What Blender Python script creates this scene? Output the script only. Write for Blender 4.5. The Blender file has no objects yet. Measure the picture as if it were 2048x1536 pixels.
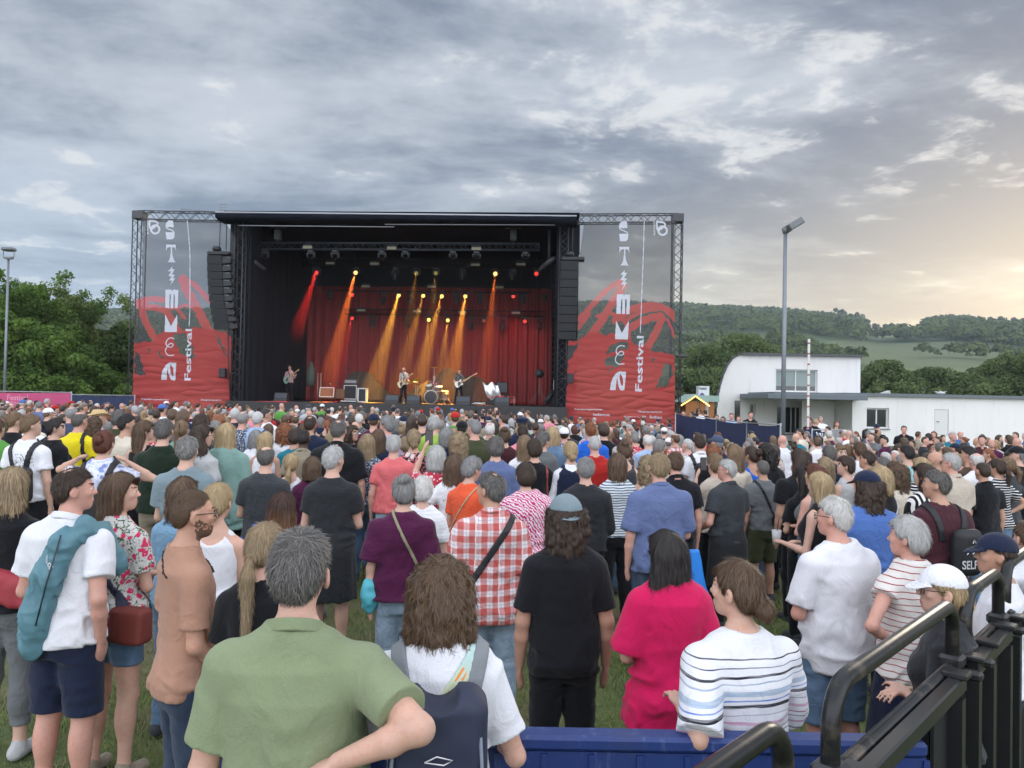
import bpy, math, random
import numpy as np
from math import sin, cos, pi, radians as R, atan2, sqrt
from mathutils import Vector, Matrix
sc = bpy.context.scene
C = sc.collection
random.seed(7); np.random.seed(7)
# ---------------- camera ----------------
F = 1538.0; HC = 2.20; PITCH = math.atan(27/1538); ROLL = math.atan(.0192)
fw = np.array([0, cos(PITCH), sin(PITCH)]); rt0 = np.array([1., 0, 0]); up0 = np.array([0, -sin(PITCH), cos(PITCH)])
rt = cos(ROLL)*rt0 + sin(ROLL)*up0; upv = cos(ROLL)*up0 - sin(ROLL)*rt0
EYE = np.array([0, 0, HC])
cam = bpy.data.cameras.new('camera'); co = bpy.data.objects.new('camera', cam); C.objects.link(co)
cam.sensor_width = 36; cam.lens = 36*F/2048; cam.clip_start = .05; cam.clip_end = 6000
co.matrix_world = Matrix(((rt[0], upv[0], -fw[0], 0), (rt[1], upv[1], -fw[1], 0), (rt[2], upv[2], -fw[2], HC), (0, 0, 0, 1)))
sc.camera = co
def ray(px, py):                       # pixel of the 2048 x 1536 photograph -> direction
    return fw + rt*(px-1024)/F - upv*(py-768)/F
def at(px, py, Y):                     # point at world depth Y
    d = ray(px, py); return EYE + d*(Y/d[1])
def px_of(p):
    v = np.asarray(p, float)-EYE; k = v@fw
    return 1024+F*(v@rt)/k, 768-F*(v@upv)/k
# ---------------- world: Nishita sky under a broken cloud deck ----------------
w = bpy.data.worlds.new("World"); sc.world = w; w.use_nodes = True
nt = w.node_tree; N = nt.nodes; L = nt.links; N.clear()
SUN_AZ = R(38); SUN_EL = R(9)          # azimuth clockwise from +Y
def nd(t, **k):
    n = N.new(t)
    for a, b in k.items(): setattr(n, a, b)
    return n
def mth(op, a, b=None, c=None, clamp=False):
    n = nd('ShaderNodeMath', operation=op, use_clamp=clamp)
    for i, v in enumerate((a, b, c)):
        if v is None: continue
        if isinstance(v, (int, float)): n.inputs[i].default_value = v
        else: L.new(v, n.inputs[i])
    return n.outputs[0]
def mixc(f, a, b, mode='MIX'):
    n = nd('ShaderNodeMix', data_type='RGBA', blend_type=mode)
    for i, v in ((0, f), (6, a), (7, b)):
        if isinstance(v, (int, float)): n.inputs[i].default_value = v
        elif isinstance(v, tuple): n.inputs[i].default_value = (*v, 1)
        else: L.new(v, n.inputs[i])
    return n.outputs[2]
def smooth(v, a, b):
    n = nd('ShaderNodeMapRange', interpolation_type='SMOOTHSTEP'); n.inputs[1].default_value = a; n.inputs[2].default_value = b
    L.new(v, n.inputs[0]); return n.outputs[0]
sky = nd('ShaderNodeTexSky', sky_type='NISHITA', sun_disc=False, sun_elevation=SUN_EL, sun_rotation=SUN_AZ, altitude=300, dust_density=2.0)
skc = nd('ShaderNodeMix', data_type='RGBA', blend_type='MULTIPLY'); skc.inputs[0].default_value = 1
L.new(sky.outputs[0], skc.inputs[6]); skc.inputs[7].default_value = (.10, .10, .10, 1)
tc = nd('ShaderNodeTexCoord'); sp = nd('ShaderNodeSeparateXYZ'); L.new(tc.outputs['Generated'], sp.inputs[0])
X, Y_, Z = sp.outputs
zc = mth('ADD', mth('MAXIMUM', Z, 0.0), 0.13)
cb = nd('ShaderNodeCombineXYZ'); L.new(mth('DIVIDE', X, zc), cb.inputs[0]); L.new(mth('DIVIDE', Y_, zc), cb.inputs[1])
def noise(vec, scale, detail=6, rough=.55, dist=0., off=(0, 0, 0), sc3=(1, 1, 1), rot=0):
    m = nd('ShaderNodeMapping'); m.inputs[1].default_value = off; m.inputs[3].default_value = sc3; m.inputs[2].default_value = (0, 0, rot); L.new(vec, m.inputs[0])
    n = nd('ShaderNodeTexNoise'); n.inputs['Scale'].default_value = scale; n.inputs['Detail'].default_value = detail
    n.inputs['Roughness'].default_value = rough; n.inputs['Distortion'].default_value = dist; L.new(m.outputs[0], n.inputs['Vector'])
    return n.outputs[0]
V = cb.outputs[0]
big = noise(V, .42, 4, .5, .3, (3.1, 1.7, 0), rot=R(-14))
mid = noise(V, 1.25, 8, .60, .35, (1.3, 4.2, 2), sc3=(.8, 1.15, 1), rot=R(-14))
fine = noise(V, 4.2, 7, .62, .25, (7.3, 1.2, 5))
# warm factor: towards the hidden sun, low down
az = mth('ADD', mth('MULTIPLY', X, sin(SUN_AZ)), mth('MULTIPLY', Y_, cos(SUN_AZ)))
warm = mth('MULTIPLY', smooth(az, .64, .99), mth('SUBTRACT', 1.0, smooth(Z, .02, .33)))
left = mth('MULTIPLY', smooth(mth('MULTIPLY', X, -1.0), -.25, .5), mth('SUBTRACT', 1.0, smooth(Z, .05, .34)))
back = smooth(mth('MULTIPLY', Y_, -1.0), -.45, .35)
dens = mth('ADD', mth('MULTIPLY', mid, .62), mth('ADD', mth('MULTIPLY', big, .42), mth('MULTIPLY', fine, .16)))
# heavier bank high on the right
bank = mth('MULTIPLY', smooth(X, .18, .60), mth('MULTIPLY', smooth(Z, .10, .27), mth('SUBTRACT', 1.0, smooth(Z, .5, .8))))
dens = mth('ADD', dens, mth('MULTIPLY', bank, .13))
shade = smooth(dens, .50, .71)
lit = mixc(left, (.58, .63, .70), (.44, .55, .68)); lit = mixc(warm, lit, (.74, .69, .52))
drk = mixc(left, (.185, .23, .31), (.26, .34, .45)); drk = mixc(warm, drk, (.56, .51, .42))
cl = mixc(shade, lit, drk)
gz = nd('ShaderNodeVectorMath', operation='DISTANCE'); L.new(tc.outputs['Generated'], gz.inputs[0]); gz.inputs[1].default_value = (.14, .93, .34)
open_ = mth('SUBTRACT', 1.0, smooth(gz.outputs['Value'], .04, .30))
gap = mth('SUBTRACT', 1.0, smooth(mth('SUBTRACT', mth('ADD', mth('MULTIPLY', mid, .42), mth('MULTIPLY', fine, .58)), mth('MULTIPLY', open_, .048)), .37, .452))
gap = mth('MULTIPLY', gap, smooth(Z, .06, .16))
glow = mixc(warm, (.90, .90, .89), (.97, .90, .70))
cl = mixc(mth('MULTIPLY', gap, .56), cl, glow)
cl = mixc(mth('MULTIPLY', back, .85), cl, (2.7, 2.8, 3.05))      # unseen sky behind the viewer, brightened to light crowd and building
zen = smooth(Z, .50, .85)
cl = mixc(zen, cl, (1.35, 1.42, 1.56))  # unseen sky overhead, also brightened to lift the light on the ground
cl = mixc(.10, cl, skc.outputs[2])
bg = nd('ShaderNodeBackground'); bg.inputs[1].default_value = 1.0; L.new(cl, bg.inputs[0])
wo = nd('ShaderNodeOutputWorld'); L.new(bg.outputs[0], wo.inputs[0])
sun = bpy.data.lights.new('sun', 'SUN'); sun.energy = .6; sun.angle = R(14); sun.color = (1, .88, .70)
so = bpy.data.objects.new('sun', sun); C.objects.link(so)
so.rotation_euler = Vector((-sin(SUN_AZ)*cos(R(16)), -cos(SUN_AZ)*cos(R(16)), -sin(R(16)))).to_track_quat('-Z', 'Y').to_euler()
sc.view_settings.view_transform = 'Standard'; sc.view_settings.look = 'None'; sc.view_settings.exposure = .12; sc.view_settings.gamma = 1
sc.cycles.use_denoising = True
sc.cycles.max_bounces = 6; sc.cycles.diffuse_bounces = 3; sc.cycles.glossy_bounces = 2; sc.cycles.transmission_bounces = 3
sc.cycles.transparent_max_bounces = 12; sc.cycles.volume_bounces = 0
sc.cycles.sample_clamp_indirect = 6
# ---------------- helpers ----------------
def ss(a, b, x):
    t = np.clip((np.asarray(x, float)-a)/(b-a), 0, 1); return t*t*(3-2*t)
def zg(x, y):                          # height of the ground
    z = -.26*ss(-.2, 4.2, x)*ss(3.4, 9, y)
    return z if np.ndim(z) else float(z)
MATS = {}
class NB:                              # small node-building helper
    def __init__(s, name, disp=False):
        s.m = bpy.data.materials.new(name); s.m.use_nodes = True; s.t = s.m.node_tree; s.n = s.t.nodes; s.l = s.t.links
        s.b = s.n['Principled BSDF']; s.out = s.n['Material Output']
        s.tc = s.n.new('ShaderNodeTexCoord')
    def set(s, **k):
        for a, v in k.items():
            i = s.b.inputs[a.replace('_', ' ')]
            if isinstance(v, (int, float)): i.default_value = v
            elif isinstance(v, tuple): i.default_value = (*v, 1) if len(v) == 3 else v
            else: s.l.new(v, i)
        return s
    def math(s, op, a, b=None, c=None, clamp=False):
        n = s.n.new('ShaderNodeMath'); n.operation = op; n.use_clamp = clamp
        for i, v in enumerate((a, b, c)):
            if v is None: continue
            if isinstance(v, (int, float)): n.inputs[i].default_value = v
            else: s.l.new(v, n.inputs[i])
        return n.outputs[0]
    def mix(s, f, a, b, mode='MIX'):
        n = s.n.new('ShaderNodeMix'); n.data_type = 'RGBA'; n.blend_type = mode
        for i, v in ((0, f), (6, a), (7, b)):
            if isinstance(v, (int, float)): n.inputs[i].default_value = v
            elif isinstance(v, tuple): n.inputs[i].default_value = (*v, 1)
            else: s.l.new(v, n.inputs[i])
        return n.outputs[2]
    def map(s, out='Object', sc3=(1, 1, 1), rot=(0, 0, 0), off=(0, 0, 0)):
        m = s.n.new('ShaderNodeMapping'); m.inputs[1].default_value = off; m.inputs[2].default_value = rot; m.inputs[3].default_value = sc3
        s.l.new(s.tc.outputs[out], m.inputs[0]); return m.outputs[0]
    def noise(s, vec, scale, detail=3, rough=.5, dist=0.):
        n = s.n.new('ShaderNodeTexNoise'); n.inputs['Scale'].default_value = scale; n.inputs['Detail'].default_value = detail
        n.inputs['Roughness'].default_value = rough; n.inputs['Distortion'].default_value = dist; s.l.new(vec, n.inputs['Vector']); return n.outputs[0]
    def voro(s, vec, scale, feature='F1', out=0):
        n = s.n.new('ShaderNodeTexVoronoi'); n.feature = feature; n.inputs['Scale'].default_value = scale; s.l.new(vec, n.inputs['Vector']); return n.outputs[out]
    def sep(s, vec):
        n = s.n.new('ShaderNodeSeparateXYZ'); s.l.new(vec, n.inputs[0]); return n.outputs
    def step(s, v, a, b):
        n = s.n.new('ShaderNodeMapRange'); n.inputs[1].default_value = a; n.inputs[2].default_value = b; s.l.new(v, n.inputs[0]); return n.outputs[0]
    def ramp(s, v, stops, const=False):
        n = s.n.new('ShaderNodeValToRGB'); s.l.new(v, n.inputs[0]); e = n.color_ramp.elements
        if const: n.color_ramp.interpolation = 'CONSTANT'
        while len(e) < len(stops): e.new(.5)
        for i, (p, c) in enumerate(stops): e[i].position = p; e[i].color = (*c, 1)
        return n.outputs[0]
    def bump(s, h, strength=.3, dist=.01):
        n = s.n.new('ShaderNodeBump'); n.inputs['Strength'].default_value = strength; n.inputs['Distance'].default_value = dist
        s.l.new(h, n.inputs['Height']); s.l.new(n.outputs[0], s.b.inputs['Normal']); return s
def plain(name, col, rough=.6, metal=0., var=.12, nscale=6., bump=0., spec=.5, bscale=40):
    if name in MATS: return MATS[name]
    b = NB(name); v = b.map('Object')
    nz = b.noise(v, nscale, 4, .6)
    c = b.mix(nz, tuple(x*(1-var) for x in col), tuple(min(1, x*(1+var)) for x in col))
    b.set(Base_Color=c, Roughness=rough, Metallic=metal); b.b.inputs['Specular IOR Level'].default_value = spec
    if bump: b.bump(b.noise(v, bscale, 3), bump, .01)
    MATS[name] = b.m; return b.m
def emis(name, col, s):
    if name in MATS: return MATS[name]
    b = NB(name); b.set(Base_Color=(0, 0, 0), Roughness=.5); b.b.inputs['Emission Color'].default_value = (*col, 1); b.b.inputs['Emission Strength'].default_value = s
    MATS[name] = b.m; return b.m
def tag(o, label=None, cat=None, group=None, kind=None):
    if label: o['label'] = label
    if cat: o['category'] = cat
    if group: o['group'] = group
    if kind: o['kind'] = kind
    return o
def empty(name, loc, label=None, cat=None, group=None):
    o = bpy.data.objects.new(name, None); C.objects.link(o); o.location = tuple(loc); o.empty_display_size = .1
    return tag(o, label, cat, group)
def new_mesh(name, V, Fq, mats=(), smooth=False, midx=None):
    me = bpy.data.meshes.new(name)
    V = np.asarray(V, np.float32)
    if isinstance(Fq, np.ndarray):
        n = len(Fq); k = Fq.shape[1]
        me.vertices.add(len(V)); me.vertices.foreach_set('co', V.ravel())
        me.loops.add(n*k); me.loops.foreach_set('vertex_index', Fq.astype(np.int32).ravel())
        me.polygons.add(n); me.polygons.foreach_set('loop_start', np.arange(0, n*k, k, dtype=np.int32))
        try: me.polygons.foreach_set('loop_total', np.full(n, k, np.int32))
        except Exception: pass
        me.update(calc_edges=True)
    else:
        me.from_pydata([tuple(map(float, v)) for v in V], [], Fq); me.update()
    for m in mats: me.materials.append(m)
    if midx is not None: me.polygons.foreach_set('material_index', np.asarray(midx, np.int32))
    if smooth: me.polygons.foreach_set('use_smooth', np.ones(len(me.polygons), bool))
    return me
class MB:                              # collects world-space shapes into one mesh
    def __init__(s): s.v = []; s.f = []; s.mi = []; s.cur = 0; s.sm = []
    def mat(s, i): s.cur = i; return s
    def add(s, V, Fs, smooth=False):
        b = len(s.v); s.v += [tuple(map(float, p)) for p in V]; s.f += [tuple(b+i for i in f) for f in Fs]
        s.mi += [s.cur]*len(Fs); s.sm += [smooth]*len(Fs); return s
    def box(s, c, size, rz=0., M=None, bev=0.):
        c = np.array(c, float); hx, hy, hz = [a/2 for a in size]
        if bev > 0:
            b = min(bev, hx*.9, hy*.9, hz*.9); V = []
            for sx in (-1, 1):
                for sy in (-1, 1):
                    for sz in (-1, 1):
                        V += [(sx*(hx-b), sy*(hy-b), sz*hz), (sx*hx, sy*(hy-b), sz*(hz-b)), (sx*(hx-b), sy*hy, sz*(hz-b))]
            from itertools import product
            idx = {k: 3*i for i, k in enumerate(product((-1, 1), (-1, 1), (-1, 1)))}
            Fs = []
            def I(a, b_, c_, k): return idx[(a, b_, c_)]+k
            for q in (-1, 1):
                Fs.append((I(-1, -1, q, 0), I(1, -1, q, 0), I(1, 1, q, 0), I(-1, 1, q, 0)))
                Fs.append((I(q, -1, -1, 1), I(q, 1, -1, 1), I(q, 1, 1, 1), I(q, -1, 1, 1)))
                Fs.append((I(-1, q, -1, 2), I(1, q, -1, 2), I(1, q, 1, 2), I(-1, q, 1, 2)))
            for a in (-1, 1):
                for b2 in (-1, 1):
                    Fs.append((I(a, b2, -1, 1), I(a, b2, 1, 1), I(a, b2, 1, 2), I(a, b2, -1, 2)))
                    Fs.append((I(a, -1, b2, 0), I(a, 1, b2, 0), I(a, 1, b2, 1), I(a, -1, b2, 1)))
                    Fs.append((I(-1, a, b2, 0), I(1, a, b2, 0), I(1, a, b2, 2), I(-1, a, b2, 2)))
                    for c2 in (-1, 1): Fs.append((I(a, b2, c2, 0), I(a, b2, c2, 1), I(a, b2, c2, 2)))
        else:
            V = [(x, y, z) for x in (-hx, hx) for y in (-hy, hy) for z in (-hz, hz)]
            Fs = [(0, 1, 3, 2), (4, 6, 7, 5), (0, 4, 5, 1), (2, 3, 7, 6), (0, 2, 6, 4), (1, 5, 7, 3)]
        V = np.array(V)
        if M is not None: V = V@np.array(M).T
        elif rz: ca, sa = cos(rz), sin(rz); V = np.stack([V[:, 0]*ca-V[:, 1]*sa, V[:, 0]*sa+V[:, 1]*ca, V[:, 2]], 1)
        return s.add(V+c, Fs)
    def tube(s, pts, r, n=8, cap=True, smooth=True):
        pts = [np.array(p, float) for p in pts]; rs = r if isinstance(r, (list, tuple)) else [r]*len(pts)
        V = []; up = None
        for i, p in enumerate(pts):
            t = (pts[min(i+1, len(pts)-1)]-pts[max(i-1, 0)]); t = t/(np.linalg.norm(t)+1e-9)
            if up is None: up = np.array([0, 0, 1.]) if abs(t[2]) < .9 else np.array([1., 0, 0])
            a = np.cross(t, up); a /= np.linalg.norm(a)+1e-9; b = np.cross(a, t); up = b
            for k in range(n): V.append(p+rs[i]*(a*cos(2*pi*k/n)+b*sin(2*pi*k/n)))
        Fs = [(i*n+k, i*n+(k+1) % n, (i+1)*n+(k+1) % n, (i+1)*n+k) for i in range(len(pts)-1) for k in range(n)]
        if cap: Fs += [tuple(range(n))[::-1], tuple((len(pts)-1)*n+k for k in range(n))]
        return s.add(V, Fs, smooth)
    def cyl(s, c, r, h, n=16, axis=(0, 0, 1), r2=None):
        c = np.array(c, float); ax = np.array(axis, float); ax /= np.linalg.norm(ax)
        r2 = r if r2 is None else r2
        return s.tube([c-ax*h/2, c+ax*h/2], [r, r2], n)
    def lathe(s, c, prof, n=20, axis='z', M=None):
        V = []; 
        for (r, z) in prof:
            for k in range(n):
                a = 2*pi*k/n; V.append((r*cos(a), r*sin(a), z))
        V = np.array(V)
        if M is not None: V = V@np.array(M).T
        Fs = [(i*n+k, i*n+(k+1) % n, (i+1)*n+(k+1) % n, (i+1)*n+k) for i in range(len(prof)-1) for k in range(n)]
        return s.add(V+np.array(c, float), Fs, True)
    def quad(s, a, b, c, d): return s.add([a, b, c, d], [(0, 1, 2, 3)])
    def poly(s, P): return s.add(P, [tuple(range(len(P)))])
    def prism(s, P, ext):              # P: planar polygon, ext: extrusion vector
        P = [np.array(p, float) for p in P]; e = np.array(ext, float); n = len(P)
        return s.add(P+[p+e for p in P], [tuple(range(n))[::-1], tuple(range(n, 2*n))]+[(i, (i+1) % n, n+(i+1) % n, n+i) for i in range(n)])
    def build(s, name, mats, parent=None, label=None, cat=None, group=None, kind=None):
        if not isinstance(mats, (list, tuple)): mats = [mats]
        V = np.array(s.v, float); 
        if parent is not None: o0 = np.array(wloc(parent))
        else: o0 = np.array([(V[:, 0].min()+V[:, 0].max())/2, (V[:, 1].min()+V[:, 1].max())/2, V[:, 2].min()])
        me = new_mesh(name, V-o0, s.f, mats, midx=s.mi)
        me.polygons.foreach_set('use_smooth', np.array(s.sm, bool))
        o = bpy.data.objects.new(name, me); C.objects.link(o)
        if parent is not None: o.parent = parent
        else: o.location = o0
        return tag(o, label, cat, group, kind)
def wloc(o):
    p = np.array(o.location[:])
    while o.parent is not None: o = o.parent; p = p+np.array(o.location[:])
    return p
def text_polys(txt, size=1., bold=False):
    cu = bpy.data.curves.new('t', 'FONT'); cu.body = txt; cu.size = size; cu.resolution_u = 3
    if bold: cu.offset = .018*size
    o = bpy.data.objects.new('t', cu); C.objects.link(o)
    dg = bpy.context.evaluated_depsgraph_get(); dg.update()
    me = bpy.data.meshes.new_from_object(o.evaluated_get(dg))
    V = np.array([v.co[:] for v in me.vertices]); Fs = [tuple(p.vertices) for p in me.polygons]
    bpy.data.objects.remove(o); bpy.data.curves.remove(cu); bpy.data.meshes.remove(me)
    return V, Fs
def text_on(mb, txt, org, ux, uy, size, width=None, bold=False):
    """lettering laid on a plane: org + ux*x + uy*y"""
    V, Fs = text_polys(txt, 1., bold)
    if not len(V): return
    x = V[:, 0]-V[:, 0].min(); y = V[:, 1]
    k = size; kx = k if width is None else width/max(x.max(), 1e-6)
    P = np.array(org)[None]+np.outer(x*kx, ux)+np.outer(y*k, uy)
    mb.add(P, Fs)
# ---------------- figures: implicit surfaces turned into meshes ----------------
def vn(p, seed=0):                     # value noise, p (n,3)
    i = np.floor(p).astype(np.int64); f = (p-i); f = f*f*(3-2*f)
    r = np.zeros(len(p))
    for dx in (0, 1):
        wx = f[:, 0] if dx else 1-f[:, 0]
        for dy in (0, 1):
            wy = f[:, 1] if dy else 1-f[:, 1]
            for dz in (0, 1):
                wz = f[:, 2] if dz else 1-f[:, 2]
                h = ((i[:, 0]+dx)*73856093) ^ ((i[:, 1]+dy)*19349663) ^ ((i[:, 2]+dz)*83492791) ^ (seed*2654435)
                h = (h*1103515245+12345) & 0x7fffffff; h = (h ^ (h >> 13))*1274126177 & 0x7fffffff
                r += wx*wy*wz*(h/0x7fffffff)
    return r*2-1
def smin(a, b, k):
    h = np.clip(.5+.5*(b-a)/k, 0, 1); return b*(1-h)+a*h-k*h*(1-h)
def cone(p, a, b, ra, rb):
    a = np.asarray(a, float); ab = np.asarray(b, float)-a
    t = np.clip(((p-a)@ab)/(ab@ab+1e-12), 0, 1)
    return np.linalg.norm(p-a-t[:, None]*ab, axis=1)-(ra+(rb-ra)*t)
def ell(p, c, r):
    r = np.asarray(r, float); q = (p-np.asarray(c))/r
    k0 = np.linalg.norm(q, axis=1); k1 = np.linalg.norm(q/r, axis=1)+1e-9
    return k0*(k0-1)/k1
def loft(p, prof, ex=2.3, x0=0.):
    z = prof[:, 0]; w = np.interp(p[:, 2], z, prof[:, 1]); d = np.interp(p[:, 2], z, prof[:, 2]); yc = np.interp(p[:, 2], z, prof[:, 3])
    q = ((np.abs(p[:, 0]-x0)/w)**ex+(np.abs(p[:, 1]-yc)/d)**ex)**(1/ex)
    dd = (q-1)*np.minimum(w, d)
    return np.maximum(dd, np.maximum(z[0]-p[:, 2], p[:, 2]-z[-1]))
def mesh_sdf(f, lo, hi, h):
    lo = np.asarray(lo, float); hi = np.asarray(hi, float); S = 4
    nc = np.maximum(2, np.ceil((hi-lo)/(h*S)).astype(int)); n = nc*S
    cx = [lo[a]+(np.arange(nc[a])*S+(S-1)/2)*h for a in range(3)]
    G = np.stack(np.meshgrid(*cx, indexing='ij'), -1).reshape(-1, 3)
    dc = f(G); m = np.abs(dc) < (S*h*.9+.018)
    D = np.repeat(np.repeat(np.repeat(dc.reshape(nc), S, 0), S, 1), S, 2).astype(np.float32)
    ci = np.argwhere(m.reshape(nc))
    o = np.stack(np.meshgrid(range(S), range(S), range(S), indexing='ij'), -1).reshape(-1, 3)
    idx = (ci[:, None, :]*S+o[None]).reshape(-1, 3)
    for s in range(0, len(idx), 400000):
        q = idx[s:s+400000]; D[q[:, 0], q[:, 1], q[:, 2]] = f(lo+q*h)
    D[0] = D[-1] = np.maximum(D[0], .01); D[:, 0] = np.maximum(D[:, 0], .01); D[:, -1] = np.maximum(D[:, -1], .01); D[:, :, 0] = np.maximum(D[:, :, 0], .01); D[:, :, -1] = np.maximum(D[:, :, -1], .01)
    D[0] = np.maximum(D[0], .01); D[-1] = np.maximum(D[-1], .01)
    I = (D < 0)
    s8 = np.zeros(np.array(D.shape)-1, np.uint8)
    for a in (0, 1):
        for b in (0, 1):
            for c in (0, 1): s8 += I[a:I.shape[0]-1+a, b:I.shape[1]-1+b, c:I.shape[2]-1+c]
    act = np.argwhere((s8 > 0) & (s8 < 8))
    vid = np.full(s8.shape, -1, np.int32); vid[act[:, 0], act[:, 1], act[:, 2]] = np.arange(len(act))
    P = np.zeros((len(act), 3)); cnt = np.zeros(len(act))
    for ax in range(3):
        o1, o2 = [a for a in range(3) if a != ax]
        for a in (0, 1):
            for b in (0, 1):
                off = np.zeros(3, int); off[o1] = a; off[o2] = b
                q = act+off; q2 = q.copy(); q2[:, ax] += 1
                d1 = D[q[:, 0], q[:, 1], q[:, 2]]; d2 = D[q2[:, 0], q2[:, 1], q2[:, 2]]
                c = (d1 < 0) != (d2 < 0); t = np.where(c, d1/np.where(c, d1-d2, 1), 0)
                pos = off[None].repeat(len(act), 0).astype(float); pos[:, ax] += t
                P += pos*c[:, None]; cnt += c
    Vt = lo+(act+P/cnt[:, None])*h
    Q = []
    for ax in range(3):
        sl1 = [slice(None)]*3; sl2 = [slice(None)]*3; sl1[ax] = slice(0, -1); sl2[ax] = slice(1, None)
        A = I[tuple(sl1)]; B = I[tuple(sl2)]
        e = np.argwhere(A != B); o1, o2 = [(1, 2), (2, 0), (0, 1)][ax]
        ok = (e[:, o1] > 0) & (e[:, o2] > 0) & (e[:, o1] < D.shape[o1]-1) & (e[:, o2] < D.shape[o2]-1); e = e[ok]
        fl = A[e[:, 0], e[:, 1], e[:, 2]]
        c = []
        for (a, b) in ((-1, -1), (0, -1), (0, 0), (-1, 0)):
            g = e.copy(); g[:, o1] += a; g[:, o2] += b; c.append(vid[g[:, 0], g[:, 1], g[:, 2]])
        c = np.stack(c, 1); c = np.where(fl[:, None], c, c[:, ::-1]); Q.append(c)
    return Vt, np.concatenate(Q).astype(np.int32)
def unit(v): v = np.asarray(v, float); return v/np.linalg.norm(v)
ARM = {  # upper-arm and forearm directions for the right side (x mirrored for the left)
 'down': ((.21, -.04, -1), (.03, .18, -1)), 'loose': ((.20, .03, -1), (.0, .35, -1)), 'pocket': ((.28, -.25, -1), (-.14, .30, -1)),
 'hips': ((.72, -.38, -.70), (-.80, .30, -.50)), 'crossed': ((.20, .15, -1), (-.85, .60, .12)), 'front': ((.16, .10, -1), (-.25, 1, .12)),
 'phone': ((.10, .80, -.50), (-.30, .30, 1)), 'phonehi': ((.20, .75, .20), (-.35, .25, 1)), 'up': ((.25, .45, .85), (0, .15, 1)),
 'nape': ((.62, .25, .05), (-.75, -.35, .38)), 'rail': ((.38, .28, -1), (-.35, 1, .08)), 'back': ((.22, -.25, -1), (-.50, -.45, -.70)),
 'guitarL': ((.25, -.10, -1), (-.55, .80, .05)), 'guitarR': ((.30, .15, -1), (.15, 1, .45)), 'drum': ((.30, .25, -1), (-.15, 1, .0)),
 'shoulder': ((.25, -.05, -1), (.25, .6, .6)), 'elbowrail': ((.55, -.45, -.95), (-.25, .45, -.1)),
}
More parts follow.
